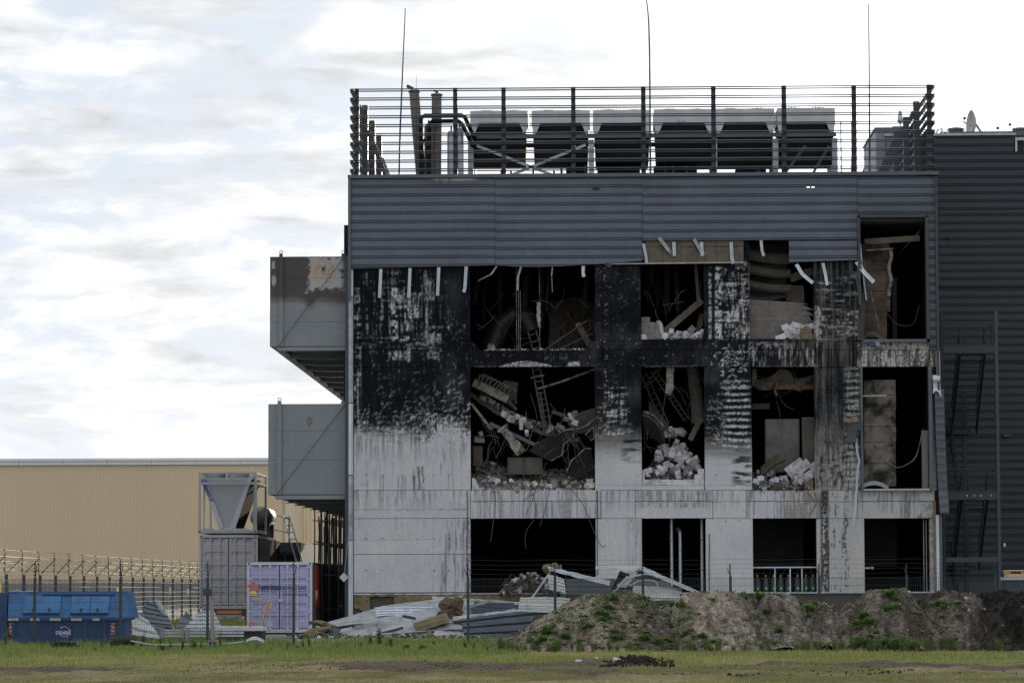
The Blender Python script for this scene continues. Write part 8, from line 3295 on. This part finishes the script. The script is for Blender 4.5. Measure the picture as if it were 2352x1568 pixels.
def build_front_fence():
    Y = 92.0
    ztop = at(1176, 1329, Y).z
    us = [-118, 80, 277, 477, 675, None, 1075, 1275, 1477, 1678, 1882, 2083, 2287, 2490]
    t = thing('mesh_fence', 'dark steel mesh fence with cranked wire posts along the yard', 'fence', (0, Y, 0))
    xs = []
    for k, u in enumerate(us):
        if u is None:
            xs.append(None)
            continue
        x = at(u, 1380, Y).x
        xs.append(x)
        po = MB().box(x - .035, x + .035, Y - .03, Y + .03, 0, ztop + .08).build('post', M_WIRE, t)
        left = u < 1000
        zt = at(u, 1287 if left else 1293, Y).z
        MB().tube([(x, Y, ztop + .08), (x, Y, zt)], .014, 6).build('extension', M_WIRE, po)
        sgn = 1 if left else -1
        MB().tube([(x + .01 * sgn, Y, ztop + .08), (x + .10 * sgn, Y - .3, zt - .15)], .012, 6).build('cranked_arm', M_WIRE, po)
        for q in range(4):
            z = ztop + .15 + q * (zt - ztop - .15) / 4
            MB().lathe((x - .02, Y - .02, z), [(.018, -.02), (.024, 0), (.018, .02)], 8).build('insulator', M_BLACKR, po)
    for a, b in zip(xs[:-1], xs[1:]):
        if a is None or b is None:
            continue
        mesh_panel(a + .04, b - .04, Y - .035, .05, ztop, t)
    for rng in ((0, 4), (6, 13)):
        for q in range(4):
            z = ztop + .15 + q * .13
            seg = [x for x in xs[rng[0]:rng[1] + 1]]
            P = []
            for a, b in zip(seg[:-1], seg[1:]):
                P += [(a, Y - .02, z), ((a + b) / 2, Y - .02, z - .025)]
            P.append((seg[-1], Y - .02, z))
            MB().tube(P, .0028, 4).build('strand', M_WIRE, t)
    # junction box on one post
    p = at(477, 1358, Y)
    MB().box(p.x - .12, p.x + .12, Y - .10, Y - .034, at(477, 1367, Y).z, at(477, 1351, Y).z).build('junction_box', M_DARK, t)


build_front_fence()


def build_electric_fence():
    """the fence that runs away from the camera on the left, its wires catching the low sun"""
    X = (11 - 1360) / FPX * 99.5
    s = 3.05
    n = 30
    t = thing('electric_fence', 'receding electric fence with many bright wires between dark posts', 'fence', (X, 99.5, 0))
    y0 = 99.5 - 2 * s
    for k in range(n):
        y = y0 + k * s
        po = MB().box(X - .045, X + .045, y - .04, y + .04, 0, 2.15).build('post', M_WIRE, t)
        MB().tube([(X - .05, y, 2.15), (X - .05, y, 2.85)], .014, 5).build('extension', M_WIRE, po)
        MB().tube([(X + .03, y, 2.2), (X + .5, y, 2.68)], .014, 5).build('cranked_arm', M_WIRE, po)
        for q in range(4):
            MB().lathe((X - .08, y, 2.3 + q * .2), [(.012, -.02), (.03, 0), (.012, .02)], 6, 'Y').build('insulator', M_BLACKR, po)
            MB().lathe((X + .10 + q * .13, y, 2.25 + q * .135), [(.012, -.02), (.03, 0), (.012, .02)], 6, 'Y').build('insulator', M_BLACKR, po)
    y1 = y0 + (n - 1) * s
    zs = [.25 + k * .19 for k in range(10)]
    for z in zs:
        MB().tube([(X + .06, y0 + (y1 - y0) * k / 24, z + .01 * math.sin(k * 2)) for k in range(25)], .006, 5).build('strand', M_SHINY, t)
    for q in range(4):
        MB().tube([(X - .1, y0, 2.3 + q * .2), (X - .1, y1, 2.3 + q * .2)], .006, 5).build('strand', M_SHINY, t)
        MB().tube([(X + .12 + q * .13, y0, 2.25 + q * .135), (X + .12 + q * .13, y1, 2.25 + q * .135)], .006, 5).build('strand', M_SHINY, t)
    # the steel mesh of its lower part
    m = MB()
    yy = y0
    while yy < y1:
        m.box(X - .003, X + .003, yy - .003, yy + .003, .05, 2.05)
        yy += .25
    for k in range(10):
        z = .1 + k * .21
        m.box(X - .004, X + .004, y0, y1, z - .004, z + .004)
    m.build('mesh_panel', M_WIRE, t)
    for (k, z) in ((1, 1.55), (9, 1.5), (14, 1.5), (16, 1.45)):
        y = y0 + (k + .5) * s
        MB().box(X + .07, X + .08, y - .22, y + .22, z, z + .28).build('warning_plate', mat('yellow_sticker', (.75, .60, .05), .5, 0, .05, 3, 0), t)


build_electric_fence()
